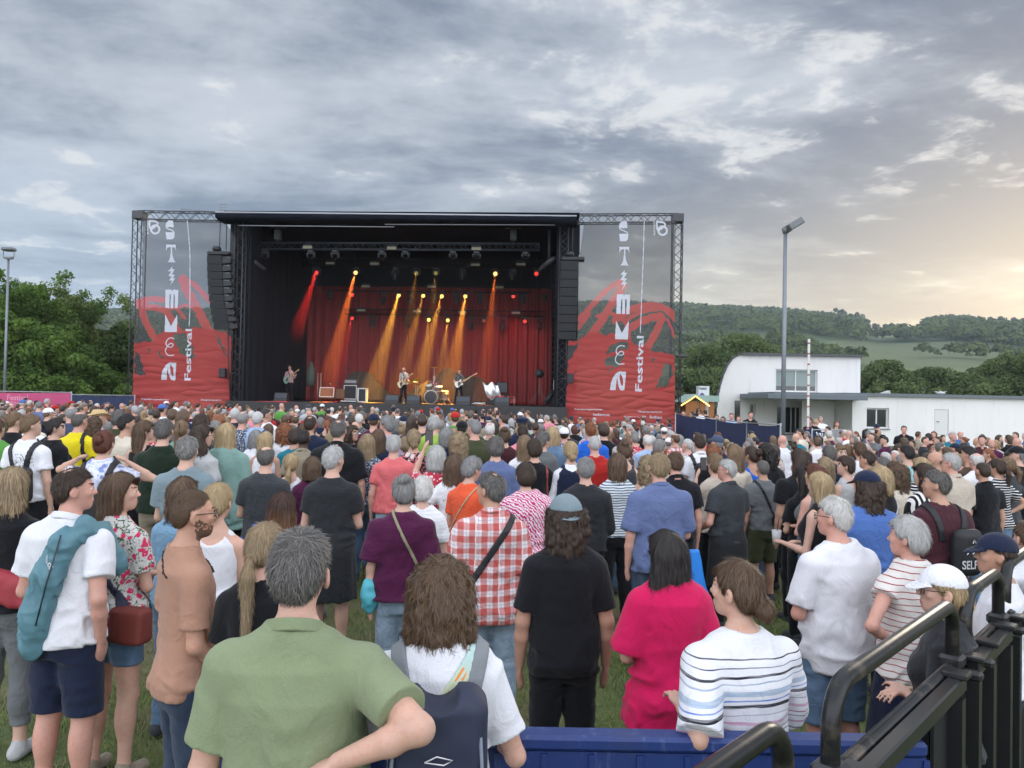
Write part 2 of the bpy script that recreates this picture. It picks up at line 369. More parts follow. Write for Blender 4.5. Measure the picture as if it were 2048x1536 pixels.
class Fig:
    """A standing (or seated) figure 1.75 m tall; lengths scale with the height."""
    def __init__(s, sex='m', wide=1., belly=0., armL='down', armR='down', yaw=0., nod=0., stance=.11, lean=0., sit=False, tilt=0., step=0.):
        wide *= .89; s.sex = sex; f = sex == 'f'; s.f = f; s.wide = wide
        sw = (.150 if f else .172)*wide; s.sw = sw; s.belly = belly
        b = belly
        s.body = np.array([
            [.80, .150*wide, .105*wide, -.005], [.90, (.178 if f else .168)*wide, (.120+.02*b)*wide, -.012], [1.00, (.165 if f else .160)*wide+.02*b, (.112+.04*b)*wide, .01*b],
            [1.10, (.138 if f else .152)*wide+.03*b, (.100+.06*b)*wide, .005+.03*b], [1.22, (.145 if f else .166)*wide+.015*b, (.112+.03*b)*wide, .006+.015*b],
            [1.32, (.155 if f else .180)*wide, .118*wide, .002], [1.40, (.145 if f else .168)*wide, .095, -.012], [1.46, .088*wide, .062, -.018], [1.50, .05, .05, -.015]])
        s.hipx = .088*wide; s.st = stance; s.sit = sit; s.step = step
        if sit:
            s.hip = {k: np.array([k*s.hipx, 0, .86]) for k in (1, -1)}
            s.knee = {k: np.array([k*.20, .40, .84]) for k in (1, -1)}; s.ank = {k: np.array([k*.20, .38, .42]) for k in (1, -1)}
        else:
            s.hip = {k: np.array([k*s.hipx, 0, .87]) for k in (1, -1)}
            s.knee = {k: np.array([k*(s.hipx+(stance-.09)*.5+.01), .02+k*step*.4, .48]) for k in (1, -1)}
            s.ank = {k: np.array([k*stance, -.015+k*step, .09]) for k in (1, -1)}
        s.arms = {}
        for k, nm in ((1, armR), (-1, armL)):
            U, Fo = ARM[nm] if isinstance(nm, str) else nm
            U = unit(U)*(k, 1, 1); Fo = unit(Fo)*(k, 1, 1)
            sh = np.array([k*(sw+.008), -.01, 1.380]); el = sh+U*.285; wr = el+Fo*.245
            s.arms[k] = (sh, el, wr, Fo, nm)
        ca, sa = cos(yaw), sin(yaw); cn, sn = cos(nod), sin(nod)
        Rz = np.array([[ca, -sa, 0], [sa, ca, 0], [0, 0, 1]]); Rx = np.array([[1, 0, 0], [0, cn, -sn], [0, sn, cn]])
        ct, st_ = cos(tilt), sin(tilt); Ry = np.array([[ct, 0, st_], [0, 1, 0], [-st_, 0, ct]])
        s.RH = Rz@Ry@Rx; s.hc = np.array([0, .012, 1.527])+s.RH@np.array([0, .012, .112])
        s.ar = .8 if f else 1.
        s.am = (.84 if f else 1.)*(.8+.2*wide)
    def hl(s, p): return (p-s.hc)@s.RH*1.08        # head-local coordinates
    def head(s, p, detail=True): return s.head_(p, detail)*.93
    def head_(s, p, detail=True):
        q = s.hl(p); k = .97 if s.f else 1.
        d = ell(q, (0, -.008, .024), (.077*k, .092, .094))
        d = smin(d, ell(q, (0, .022, -.030), (.062*k, .070, .080)), .025)
        d = smin(d, ell(q, (0, .058, -.086), (.028, .028, .026)), .03)
        ax = np.abs(q[:, 0])
        qa = np.stack([ax, q[:, 1], q[:, 2]], 1)
        ear = np.maximum(ell(qa-(qa[:, 1:2]*np.array([-.35, 0, 0])), (.0825, -.008, -.010), (.012, .022, .034)), -ell(qa, (.094, .002, -.006), (.007, .011, .018)))
        d = smin(d, ear, .006)
        if detail:
            d = smin(d, cone(q, (0, .088, .012), (0, .106, -.020), .0065, .0105), .012)
            d = smin(d, ell(qa, (.011, .096, -.024), (.007, .009, .006)), .006)
            d = smin(d, cone(qa, (.012, .088, .030), (.048, .072, .028), .008, .007), .012)     # brow
            d = np.maximum(d, -ell(qa, (.032, .100, .009), (.019, .020, .011))*.9)               # sockets
            d = smin(d, ell(qa, (.032, .0765, .008), (.0135, .0135, .0125)), .003)
            d = smin(d, cone(q, (-.018, .088, -.057), (.018, .088, -.057), .0065, .0065), .006)
            d = smin(d, cone(q, (-.014, .088, -.0665), (.014, .088, -.0665), .007, .007), .004)
            d = smin(d, ell(qa, (.043, .066, -.018), (.018, .016, .014)), .02)                   # cheek
        return d
    def arm(s, p, k, off=0., upto=9., hand=True, fing=True):
        sh, el, wr, Fo, nm = s.arms[k]; m = s.am
        d = cone(p, sh, el, .051*m+off, .038*m+off)
        if upto > 1:
            d = smin(d, cone(p, el, el+(wr-el)*.35, .036*m+off, .038*m+off), .02)
            d = smin(d, cone(p, el+(wr-el)*.35, wr, .038*m+off, .025*m+off), .015)
        if hand and upto > 1: d = smin(d, s.handd(p, k, fing), .012)
        return d
    def handd(s, p, k, fing):
        sh, el, wr, Fo, nm = s.arms[k]; t = unit(Fo)
        n = np.array([k, 0, 0.]) if abs(t[2]) > .6 else np.array([0, 0, 1.])      # back of the hand
        n = unit(n-t*(n@t)); b = np.cross(t, n)
        if b[1] < 0 and abs(t[1]) < .8: b = -b
        if abs(t[1]) >= .8 and b[0]*k > 0: b = -b                                # thumb towards the body
        q = p-wr; L_ = np.stack([q@b, q@n, q@t], 1); m = .92 if s.f else 1.
        pal = ell(L_/m, (0.004, 0, .045), (.040, .016, .052))
        if not fing: return smin(pal*m, ell(L_/m, (0, -.012, .095), (.034, .018, .045))*m, .02)
        d = pal*m
        for i, (bx, ln) in enumerate(((.030, .070), (.010, .080), (-.010, .074), (-.028, .058))):
            a0 = np.array([bx, 0, .085]); a1 = a0+np.array([bx*.10, -.012, ln*.50]); a2 = a1+np.array([0, -.030, ln*.42])
            d = smin(d, cone(L_/m, a0, a1, .0092, .0085)*m, .006); d = np.minimum(d, cone(L_/m, a1, a2, .0085, .007)*m)
        d = smin(d, cone(L_/m, (.028, -.004, .020), (.052, -.014, .055), .013, .0105)*m, .01)
        d = np.minimum(d, cone(L_/m, (.052, -.014, .055), (.050, -.022, .085), .0105, .008)*m)
        return d
    def leg(s, p, k, off=0., off2=None, foot=False, calf=True):
        off2 = off if off2 is None else off2; wd = .85+.15*s.wide
        h, kn, a = s.hip[k], s.knee[k], s.ank[k]
        d = cone(p, h, kn, .088*wd+off, .056*wd+off+(off2-off)*.5)
        d = smin(d, cone(p, kn, a, .054*wd+off+(off2-off)*.5, .036*wd+off2), .03)
        if calf: d = smin(d, ell(p, kn+(a-kn)*.32+np.array([0, -.022, 0]), (.052*wd+off, .054*wd+off, .12)), .03)
        return d
    def shoulders(s, p, off=0.):
        d = 1e3
        for k in (1, -1):
            sh = s.arms[k][0]
            c = cone(p, (k*.02, -.018, 1.468), (k*(s.sw-.01), -.012, 1.392), .048+off, .046+off); d = np.minimum(d, c)
            d = smin(d, cone(p, sh+(-k*.02, 0, -.005), sh+(0, 0, -.03), .055*s.ar+off, .052*s.ar+off), .03)
        return d
    def skin(s, p, fing=True, detail=True, legs=True):
        d = loft(p, s.body)
        if s.f:
            for k in (1, -1): d = smin(d, ell(p, (k*.075*s.wide, .085, 1.265), (.062, .058, .060)), .03)
        d = smin(d, s.shoulders(p), .04)
        d = smin(d, cone(p, (0, -.018, 1.44), s.hc+s.RH@np.array([0, -.014, -.05]), .055 if not s.f else .049, .050 if not s.f else .043), .035)
        d = smin(d, s.head(p, detail), .018)
        for k in (1, -1): d = smin(d, s.arm(p, k, fing=fing), .018)
        for k in (1, -1):
            d = smin(d, s.leg(p, k), .03)
            if legs:
                a = s.ank[k]; d = smin(d, cone(p, a, a+(0, .0, -.05), .036, .034), .02)
        return d
    # ---- clothes ----
    def top(s, p, sleeve=.62, hem=.90, ease=.017, neck=.0, fold=.014, seed=0, flare=.0, tank=False, hood=False):
        pr = s.body.copy(); pr[:, 1] += ease; pr[:, 2] += ease
        pr[:, 1] = np.where((pr[:, 0] < 1.25) & (pr[:, 0] > .95), np.maximum(pr[:, 1], pr[5, 1]*(.93 if s.f else .97)), pr[:, 1])
        pr[:, 2] = np.where((pr[:, 0] < 1.25) & (pr[:, 0] > .95), np.maximum(pr[:, 2], pr[5, 2]*.93), pr[:, 2])
        pr[0, 1] += .02+flare; pr[1, 1] += .014+flare*.8; pr[2, 1] += .008+flare*.5; pr[0, 2] += .02+flare; pr[1, 2] += .016+flare*.8; pr[2, 2] += .008; pr[0, 0] = hem-.001 if hem < .80 else pr[0, 0]
        if hem < .80: pr[0, 1] = pr[1, 1]+.012+flare; pr[0, 2] = pr[1, 2]+.012+flare
        q = p
        if fold > 0:
            sa = lambda v: .38-np.sqrt(v*v+.010); n1 = vn(p*np.array([8, 5, 2.2])+np.array([0, 0, .5])*seed, seed); n2 = vn(p*np.array([5, 5, 15])+n1[:, None]*1.2+seed, seed+3)
            low = ss(1.30, 1.0, p[:, 2])
            f1 = (1-np.abs(n1)*2.2)*(1-.5*low)+(1-np.abs(n2)*2.0)*low*1.15
            axx = np.sqrt((p[:, 0]-.02*(seed % 5-2))**2+.003); n3 = vn(np.stack([axx*5+p[:, 2]*2.5, p[:, 1]*4, p[:, 2]*8.5-axx*9+n1*.7], 1)+seed*3.1, seed+7)
            n4 = vn(np.stack([p[:, 0]*13+n3*.8, p[:, 1]*9, p[:, 2]*3.2-p[:, 0]*2], 1)+seed, seed+9); disp = fold*(1.3*n1*(1-.4*low)+sa(n2)*low*2.6+sa(n3)*1.3*(.35+.65*ss(.1, .5, vn(p*3.1+seed, seed+2)+.3))+sa(n4)*1.1*low); disp = np.maximum(disp, -ease*.45)+.0022*((p[:, 2] < hem+.028)*1.)
        else: disp = 0.
        d = loft(q, pr)
        if s.f:
            for k in (1, -1): d = smin(d, ell(p, (k*.075*s.wide, .085, 1.265), (.062+ease, .058+ease, .060+ease)), .04)
        if tank:
            for k in (1, -1): d = smin(d, cone(p, (k*.085, -.02, 1.452), (k*.10, -.015, 1.38), .028, .04), .03)
            d = np.maximum(d, -np.minimum(cone(p, (s.sw+.03, 0, 1.42), (s.sw+.035, 0, 1.30), .055, .045), cone(p, (-s.sw-.03, 0, 1.42), (-s.sw-.035, 0, 1.30), .055, .045)))
            d = np.maximum(d, -ell(p, (0, -.06, 1.50), (.075, .09, .10)))
        else:
            d = smin(d, s.shoulders(p, ease*.75), .045)
            for k in (1, -1):
                sh, el, wr, Fo, nm = s.arms[k]; m = s.am
                if sleeve <= 1:
                    t = unit(el-sh); e2 = sh+(el-sh)*1.05
                    a = cone(p, sh, e2, .052*m+ease*1.1, .046*m+ease*1.5+.004)
                    a = np.maximum(a, (p-sh)@t-.285*sleeve)
                else:
                    a = cone(p, sh, el, .053*m+ease, .042*m+ease); a = smin(a, cone(p, el, el+(wr-el)*.97, .042*m+ease, .030*m+ease*.8), .02)
                    if sleeve > 1 and sleeve < 2: a = np.maximum(a, np.where((p-el)@unit(wr-el) > .245*(sleeve-1), .05, -1.)*1.)
                d = smin(d, a, .018)
        d = d-disp
        d = np.maximum(d, hem+.006*vn(p*8, seed)-p[:, 2])
        r = .064+neck*.5
        cut = np.maximum(cone(p, (0, -.010, 1.47-neck*.3), (0, -.010, 1.9), r, r+.01), (1.462-neck-.25*(p[:, 1]+.02)*(1+neck*3))-p[:, 2])
        d = np.maximum(d, -cut)
        if hood:
            h_ = smin(cone(p, (-.10, -.055, 1.455), (.10, -.055, 1.455), .045, .045), cone(p, (0, -.10, 1.45), (0, -.12, 1.36), .055, .045), .05)
            d = smin(d, h_, .03)
        return d
    def collar(s, p, h=.035):
        c = np.array([0, -.012, 1.482]); q = p-c
        r = np.hypot(q[:, 0]/1.08, q[:, 1]/1.0); zz = q[:, 2]+q[:, 1]*.45
        a = np.maximum(np.abs(r-(.073-zz*.30))-.006, np.abs(zz-h*.35)-h*.55)
        return a
    def pants(s, p, length=.06, off=.013, off2=None, seed=0, waist=1.03, fold=.005):
        pr = s.body.copy(); pr[:2, 1] += off; pr[:2, 2] += off; pr[2:, 1] += .004; pr[2:, 2] += .004
        d = np.maximum(loft(p, pr), p[:, 2]-waist)
        for k in (1, -1): d = smin(d, s.leg(p, k, off, off2 if off2 is not None else off, calf=True), .03)
        if fold > 0:
            n = vn(p*np.array([9, 9, 16])+seed, seed); d = d-fold*(1-np.abs(n)*2.2)*ss(.93, .80, p[:, 2])
        if s.sit: return d
        return np.maximum(d, length-p[:, 2])
    def skirt(s, p, length=.45, off=.015, flare=.08, waist=1.03, seed=0, back=False):
        pr = np.array([[length, .185*s.wide+flare, .13+flare*.8, -.01], [.90, .18*s.wide+off+.01, .125+off+.01, -.01], [1.0, .165*s.wide+off, .115+off+.03*s.belly, 0], [waist+.02, .155*s.wide+off+.02*s.belly, .11+off+.05*s.belly, .01]])
        n = vn(np.stack([np.arctan2(p[:, 1], p[:, 0])*4, p[:, 2]*2, p[:, 2]*0], 1)+seed, seed)
        d = loft(p, pr, 2.1)-.010*(n)*ss(1.0, .7, p[:, 2])
        if back: d = np.maximum(d, p[:, 1]-.02-.15*(1.04-p[:, 2]))
        return d
    def shoes(s, p):
        d = 1e3
        for k in (1, -1):
            a = s.ank[k]; b = a*(1, 1, 0)
            q = smin(cone(p, b+(0, -.045, .042), b+(k*.02, .13, .036), .042, .038), cone(p, b+(0, -.02, .05), b+(0, 0, .10), .042, .04), .03)
            z0 = a[2]-.09
            q = np.maximum(q, z0+.002-p[:, 2]) if s.sit else np.maximum(q, .002-p[:, 2])
            d = np.minimum(d, q)
        return d
    # ---- hair ----
    def hair(s, p, style, seed=0, vol=0.):
        q = s.hl(p); k = .97 if s.f else 1.
        n = vn(q*np.array([28, 28, 16])+seed, seed)
        def cap(o, lowb=-.055, front=.055, side=.035, tp=0., ed=.007):
            on = o-np.mean(o); o = float(np.mean(o))
            c = ell(q, (0, -.008, .024), (.077*k+o, .092+o, .094+o))
            c = smin(c, ell(q, (0, -.045, -.025), (.062*k+o*.8, .056+o*.8, .070+o*.5)), .03)
            c = c-on+(tp*ss(.025, -.06, q[:, 2])*ss(.02, -.05, q[:, 1]) if tp else 0)
            # hairline: boundary plane height as a function of y
            y = q[:, 1]; z = q[:, 2]
            hl_ = np.interp(y, [-.12, -.07, -.040, -.026, .012, .03, front, .11], [lowb-.01, lowb-.005, lowb+.018, -.012+.03, side+.0, side+.012, .072, .076])
            c = c+ed*np.exp(-np.maximum(z-hl_, 0)/.016)
            return np.maximum(c, hl_-z)
        if style == 'buzz': return cap(.005+.001*n, -.052, tp=.005)
        if style == 'short': return cap(.009+vol+.004*n, -.058, tp=.009+vol)
        if style == 'shortf': return cap(.018+vol+.005*n, -.075, .06, .01)
        if style == 'tuft': 
            return smin(cap(.008+.004*n, -.058, tp=.009), ell(q, (0, .01, .094), (.060, .078, .026+vol))-.004*n, .03)
        if style == 'recede': return np.maximum(cap(.010+.004*n, -.058, tp=.011), -ell(q, (0, .075, .115), (.060, .085, .065)))
        if style == 'bald': return np.maximum(cap(.009+.003*n, -.058, tp=.009), -ell(q, (0, .02, .125), (.064, .115, .085)))
        if style == 'crown': return np.maximum(cap(.010+.003*n, -.058, tp=.011), -ell(q, (0, -.045, .128), (.045, .05, .045)))
        def drape(z1, wd, dp, back=-.045, zt=.03):     # long mass, world-vertical below the head
            pp = p-s.hc; b = s.RH@np.array([0, back, 0]); 
            pr = np.array([[z1, wd*.80, dp*.75, -.018], [z1*.6, wd, dp, -.008], [0, wd*.98, dp*1.15, 0], [.05, wd*.9, dp, 0], [.075, wd*.6, dp*.6, 0]])
            qq = pp.copy()
            u = ss(.0, -.14, pp[:, 2])[:, None]
            loc = pp@s.RH
            qq = loc*(1-u)+np.stack([pp[:, 0]*.999, pp[:, 1], pp[:, 2]], 1)*u if abs(s.RH[1, 0]) < .6 else loc
            qq = qq-np.array([0, back, 0])
            n2 = vn(np.stack([q[:, 0]*60, q[:, 1]*60, q[:, 2]*9], 1)+seed, seed+1)
            d = loft(qq, pr, 2.2)-.005*n2-.004*n
            face = np.maximum(ell(q, (0, .085, -.04), (.066, .080, .115)), -.02-q[:, 1]) if wd < .13 else ell(q, (0, .09, -.04), (.064, .08, .115))
            return np.maximum(d, -face)
        c = cap(.013+vol*.5+.003*n, -.075, .06, .0)
        if style == 'bob': return smin(c, drape(-.13, .088+vol, .064+vol), .03)
        if style == 'lob': return smin(c, drape(-.19, .093+vol, .062+vol), .03)
        if style == 'long': return smin(c, drape(-.33, .092+vol, .052+vol, -.060), .03)
        if style == 'curly':
            n3 = vn(q*45+seed, seed+5); return smin(c, drape(-.19, .106+vol, .078+vol), .04)-.009*n3
        if style == 'afro': return cap(.032+vol+.012*n, -.07, .05, .0)-.004*vn(q*60, seed)
        t = cap(.010+.002*n, -.065, .06, .005)
        if style == 'bun': return smin(t, ell(q, (0, -.125, .045), (.040, .032, .038))-.004*n, .012)
        if style == 'lowbun': return smin(t, ell(q, (0.01, -.122, -.062), (.042, .034, .036))-.008*n, .015)
        if style == 'topbun': return smin(t, ell(q, (0, -.085, .105), (.042, .036, .036))-.005*n, .012)
        if style in ('pony', 'highpony', 'longpony'):
            z0 = {'pony': -.01, 'highpony': .06, 'longpony': -.045}[style]; L_ = {'pony': .20, 'highpony': .26, 'longpony': .36}[style]
            a = s.hc+s.RH@np.array([0, -.112, z0]); b = a+np.array([0, -.038, -.07]); e = a+np.array([0, -.030, -L_])
            n2 = vn(np.stack([q[:, 0]*70, q[:, 1]*70, q[:, 2]*8], 1)+seed, seed+1)
            d = smin(t, cone(p, a, b, .017, .026)-.002*n2, .012)
            return smin(d, cone(p, b, e, .026, .012)-.004*n2, .012)
        return c
    def hat(s, p, style):
        q = s.hl(p)
        d = ell(q, (0, -.012, .030), (.097, .115, .106)); cut = .035-q[:, 2]+q[:, 1]*.10
        d = np.maximum(d, cut)
        if style == 'straw':
            d = np.maximum(ell(q, (0, -.01, .05), (.096, .112, .10)), .03-q[:, 2]); d = np.maximum(d, q[:, 2]-.125)
            br = np.maximum(np.abs(q[:, 2]-.038-.9*(q[:, 0]**2)*2)-.006, np.hypot(q[:, 0]/.145, q[:, 1]/.165)*.15-.15); return np.minimum(d, br)
        sgn = -1 if style == 'backcap' else 1
        if style == 'beret': return smin(d, ell(q, (0, -.01, .085), (.115, .125, .04)), .02)
        y = q[:, 1]*sgn
        br = np.maximum(np.abs(q[:, 2]-.040+.45*(y-.09)*(y > .08)+1.8*q[:, 0]**2)-.0055, np.hypot(q[:, 0]/.078, (y-.075)/.095)*.08-.08); br = np.maximum(br, .06-y)
        d = smin(d, br, .006)
        return smin(d, ell(q, (0, -.012, .131), (.008, .008, .005)), .003)
def strands(fn, fig, V, n, length, width, seed, down=1., rnd=.25, lift=.004, steps=5, zmin=None):
    """thin tapering ribbons combed over the hair mass"""
    rs = np.random.RandomState(seed)
    if not len(V): return np.zeros((0, 3)), np.zeros((0, 4), int), np.zeros(0)
    P = V[rs.randint(0, len(V), n)]+rs.normal(0, .003, (n, 3))
    crown = fig.hc+fig.RH@np.array([0.012, -.045, .115])
    def grad(P):
        e = .004; g = np.stack([fn(P+np.array(o)*e)-fn(P-np.array(o)*e) for o in ((1, 0, 0), (0, 1, 0), (0, 0, 1))], 1)
        return g/(np.linalg.norm(g, axis=1)[:, None]+1e-9)
    pts = [P]; Ns = []; st = length*rs.uniform(.5, 1.1, n)[:, None]/steps; jit = rs.normal(0, rnd, (n, 3)); li = lift*np.where(rs.rand(n) < .12, rs.uniform(1, 2.6, n), rs.uniform(-.2, 1.1, n))
    for i in range(steps+1):
        g = grad(P); Ns.append(g)
        if i == steps: break
        d = unit_rows(P-crown)*1.0+np.array([0, 0, -down*.9])*ss(0, .12, np.linalg.norm(P-crown, axis=1))[:, None]+jit+rs.normal(0, rnd*.25, (n, 3))
        d = d-g*(np.sum(d*g, 1)[:, None]); d = unit_rows(d)
        P = P+d*st; P = P-g*(fn(P)-li*(i+1)/steps)[:, None].clip(-.02, .02); pts.append(P)
    T = np.stack(pts, 1); Nn = np.stack(Ns, 1)                     # n, steps+1, 3
    tan = np.gradient(T, axis=1); side = np.cross(tan, Nn); side /= np.linalg.norm(side, axis=2)[:, :, None]+1e-9
    wv = width*rs.uniform(.6, 1.3, n)[:, None, None]*np.array([.7, 1, 1, .9, .6, .12, .1, .1])[:steps+1][None, :, None]
    A = T+side*wv/2+Nn*.0015; B = T-side*wv/2+Nn*.0015
    VV = np.stack([A, B], 2).reshape(-1, 3); m = steps+1; base = np.arange(n)[:, None]*2*m+np.arange(steps)[None]*2
    Q = np.stack([base, base+1, base+3, base+2], -1).reshape(-1, 4)
    rv = np.repeat(rs.uniform(0, 1, n), 2*m)
    return VV, Q, rv
def unit_rows(a): return a/(np.linalg.norm(a, axis=1)[:, None]+1e-9)
SKIN = {'fair': (.60, .385, .30), 'mid': (.50, .30, .215), 'tan': (.40, .225, .15), 'dark': (.085, .045, .030), 'pink': (.60, .345, .275)}
HAIR = {'black': ((.012, .010, .010), (.035, .028, .026)), 'dark': ((.022, .014, .010), (.075, .047, .032)), 'brown': ((.045, .026, .015), (.15, .09, .052)),
 'lbrown': ((.11, .068, .038), (.27, .18, .105)), 'blond': ((.27, .18, .09), (.55, .42, .24)), 'dblond': ((.16, .11, .06), (.40, .30, .18)), 'red': ((.13, .040, .016), (.32, .12, .05)),
 'grey': ((.13, .13, .13), (.34, .34, .335)), 'lgrey': ((.30, .30, .30), (.62, .62, .60)), 'white': ((.45, .44, .42), (.78, .77, .74)), 'dgrey': ((.045, .042, .040), (.19, .18, .17)),
 'pepper': ((.05, .045, .04), (.36, .35, .34)), 'auburn': ((.07, .020, .012), (.17, .06, .035)), 'ombre': ((.09, .03, .012), (.38, .20, .08))}
COL = {'black': (.010, .011, .014), 'navy': (.014, .021, .050), 'white': (.76, .77, .82), 'grey': (.14, .15, .16), 'dgrey': (.045, .050, .058), 'lgrey': (.42, .43, .44), 'charcoal': (.026, .028, .032),
 'blue': (.075, .155, .42), 'lblue': (.34, .47, .68), 'steel': (.115, .155, .30), 'sky': (.20, .36, .52), 'denim': (.10, .17, .27), 'ljeans': (.27, .36, .46), 'dkjeans': (.025, .042, .075), 'red': (.42, .022, .020), 'salmon': (.66, .15, .16),
 'orange': (.75, .11, .045), 'magenta': (.62, .012, .10), 'plum': (.075, .012, .050), 'maroon': (.060, .018, .025), 'green': (.10, .30, .06), 'olive': (.055, .062, .030), 'sage': (.235, .285, .165),
 'darkgreen': (.012, .024, .014), 'mint': (.20, .33, .30), 'teal': (.015, .17, .23), 'yellow': (.80, .66, .02), 'beige': (.50, .44, .37), 'tan': (.42, .235, .165), 'cream': (.66, .60, .50), 'pink': (.72, .25, .32),
 'lime': (.30, .46, .08), 'greyblue': (.19, .25, .28), 'royal': (.02, .13, .60), 'khaki': (.28, .24, .18), 'lilac': (.42, .36, .50), 'brown': (.08, .05, .035), 'rust': (.32, .10, .04), 'turq': (.08, .42, .55), 'slate': (.055, .075, .13), 'aqua': (.30, .58, .58)}
def skin_mat(t, near=False):
    k = f'skin_{t}{near}'
    if k in MATS: return MATS[k]
    b = NB(k); v = b.map(); c = SKIN[t]
    n1 = b.noise(v, 9, 4, .6); n2 = b.noise(v, 60, 3, .6)
    col = b.mix(b.step(n1, .35, .68), tuple(x*.88 for x in c), (min(1, c[0]*1.08), c[1]*.98, c[2]*.96))
    n3 = b.noise(v, 230, 2, .7); col = b.mix(b.step(n2, .50, .75), col, (c[0]*.94, c[1]*.76, c[2]*.72)) if near else col; col = b.mix(b.math('MULTIPLY', b.step(n3, .66, .72), .35 if near else 0.), col, (c[0]*.7, c[1]*.55, c[2]*.5))
    b.set(Base_Color=col, Roughness=.52); b.b.inputs['Specular IOR Level'].default_value = .35
    if near:
        b.b.inputs['Subsurface Weight'].default_value = .12; b.b.inputs['Subsurface Radius'].default_value = (.02, .008, .004); b.b.inputs['Subsurface Scale'].default_value = .6
        b.bump(b.noise(v, 160, 3), .12, .003)
    MATS[k] = b.m; return b.m
def hair_mat(t):
    k = 'hair_'+t
    if k in MATS: return MATS[k]
    b = NB(k); a = b.n.new('ShaderNodeAttribute'); a.attribute_name = 'sv'; v = b.map(sc3=(90, 90, 9)); n = b.noise(v, 1.0, 3, .6)
    f = b.math('ADD', b.math('MULTIPLY', a.outputs['Fac'], .6), b.math('MULTIPLY', n, .55)); c1, c2 = HAIR[t]
    col = b.mix(b.step(f, .18, .85), c1, c2)
    if t == 'ombre':
        z = b.sep(b.map())[2]; col = b.mix(b.step(z, 1.66, 1.42), (.05, .022, .014), col)
    b.set(Base_Color=col, Roughness=.46); b.b.inputs['Specular IOR Level'].default_value = .4
    b.bump(n, .5, .006); MATS[k] = b.m; return b.m
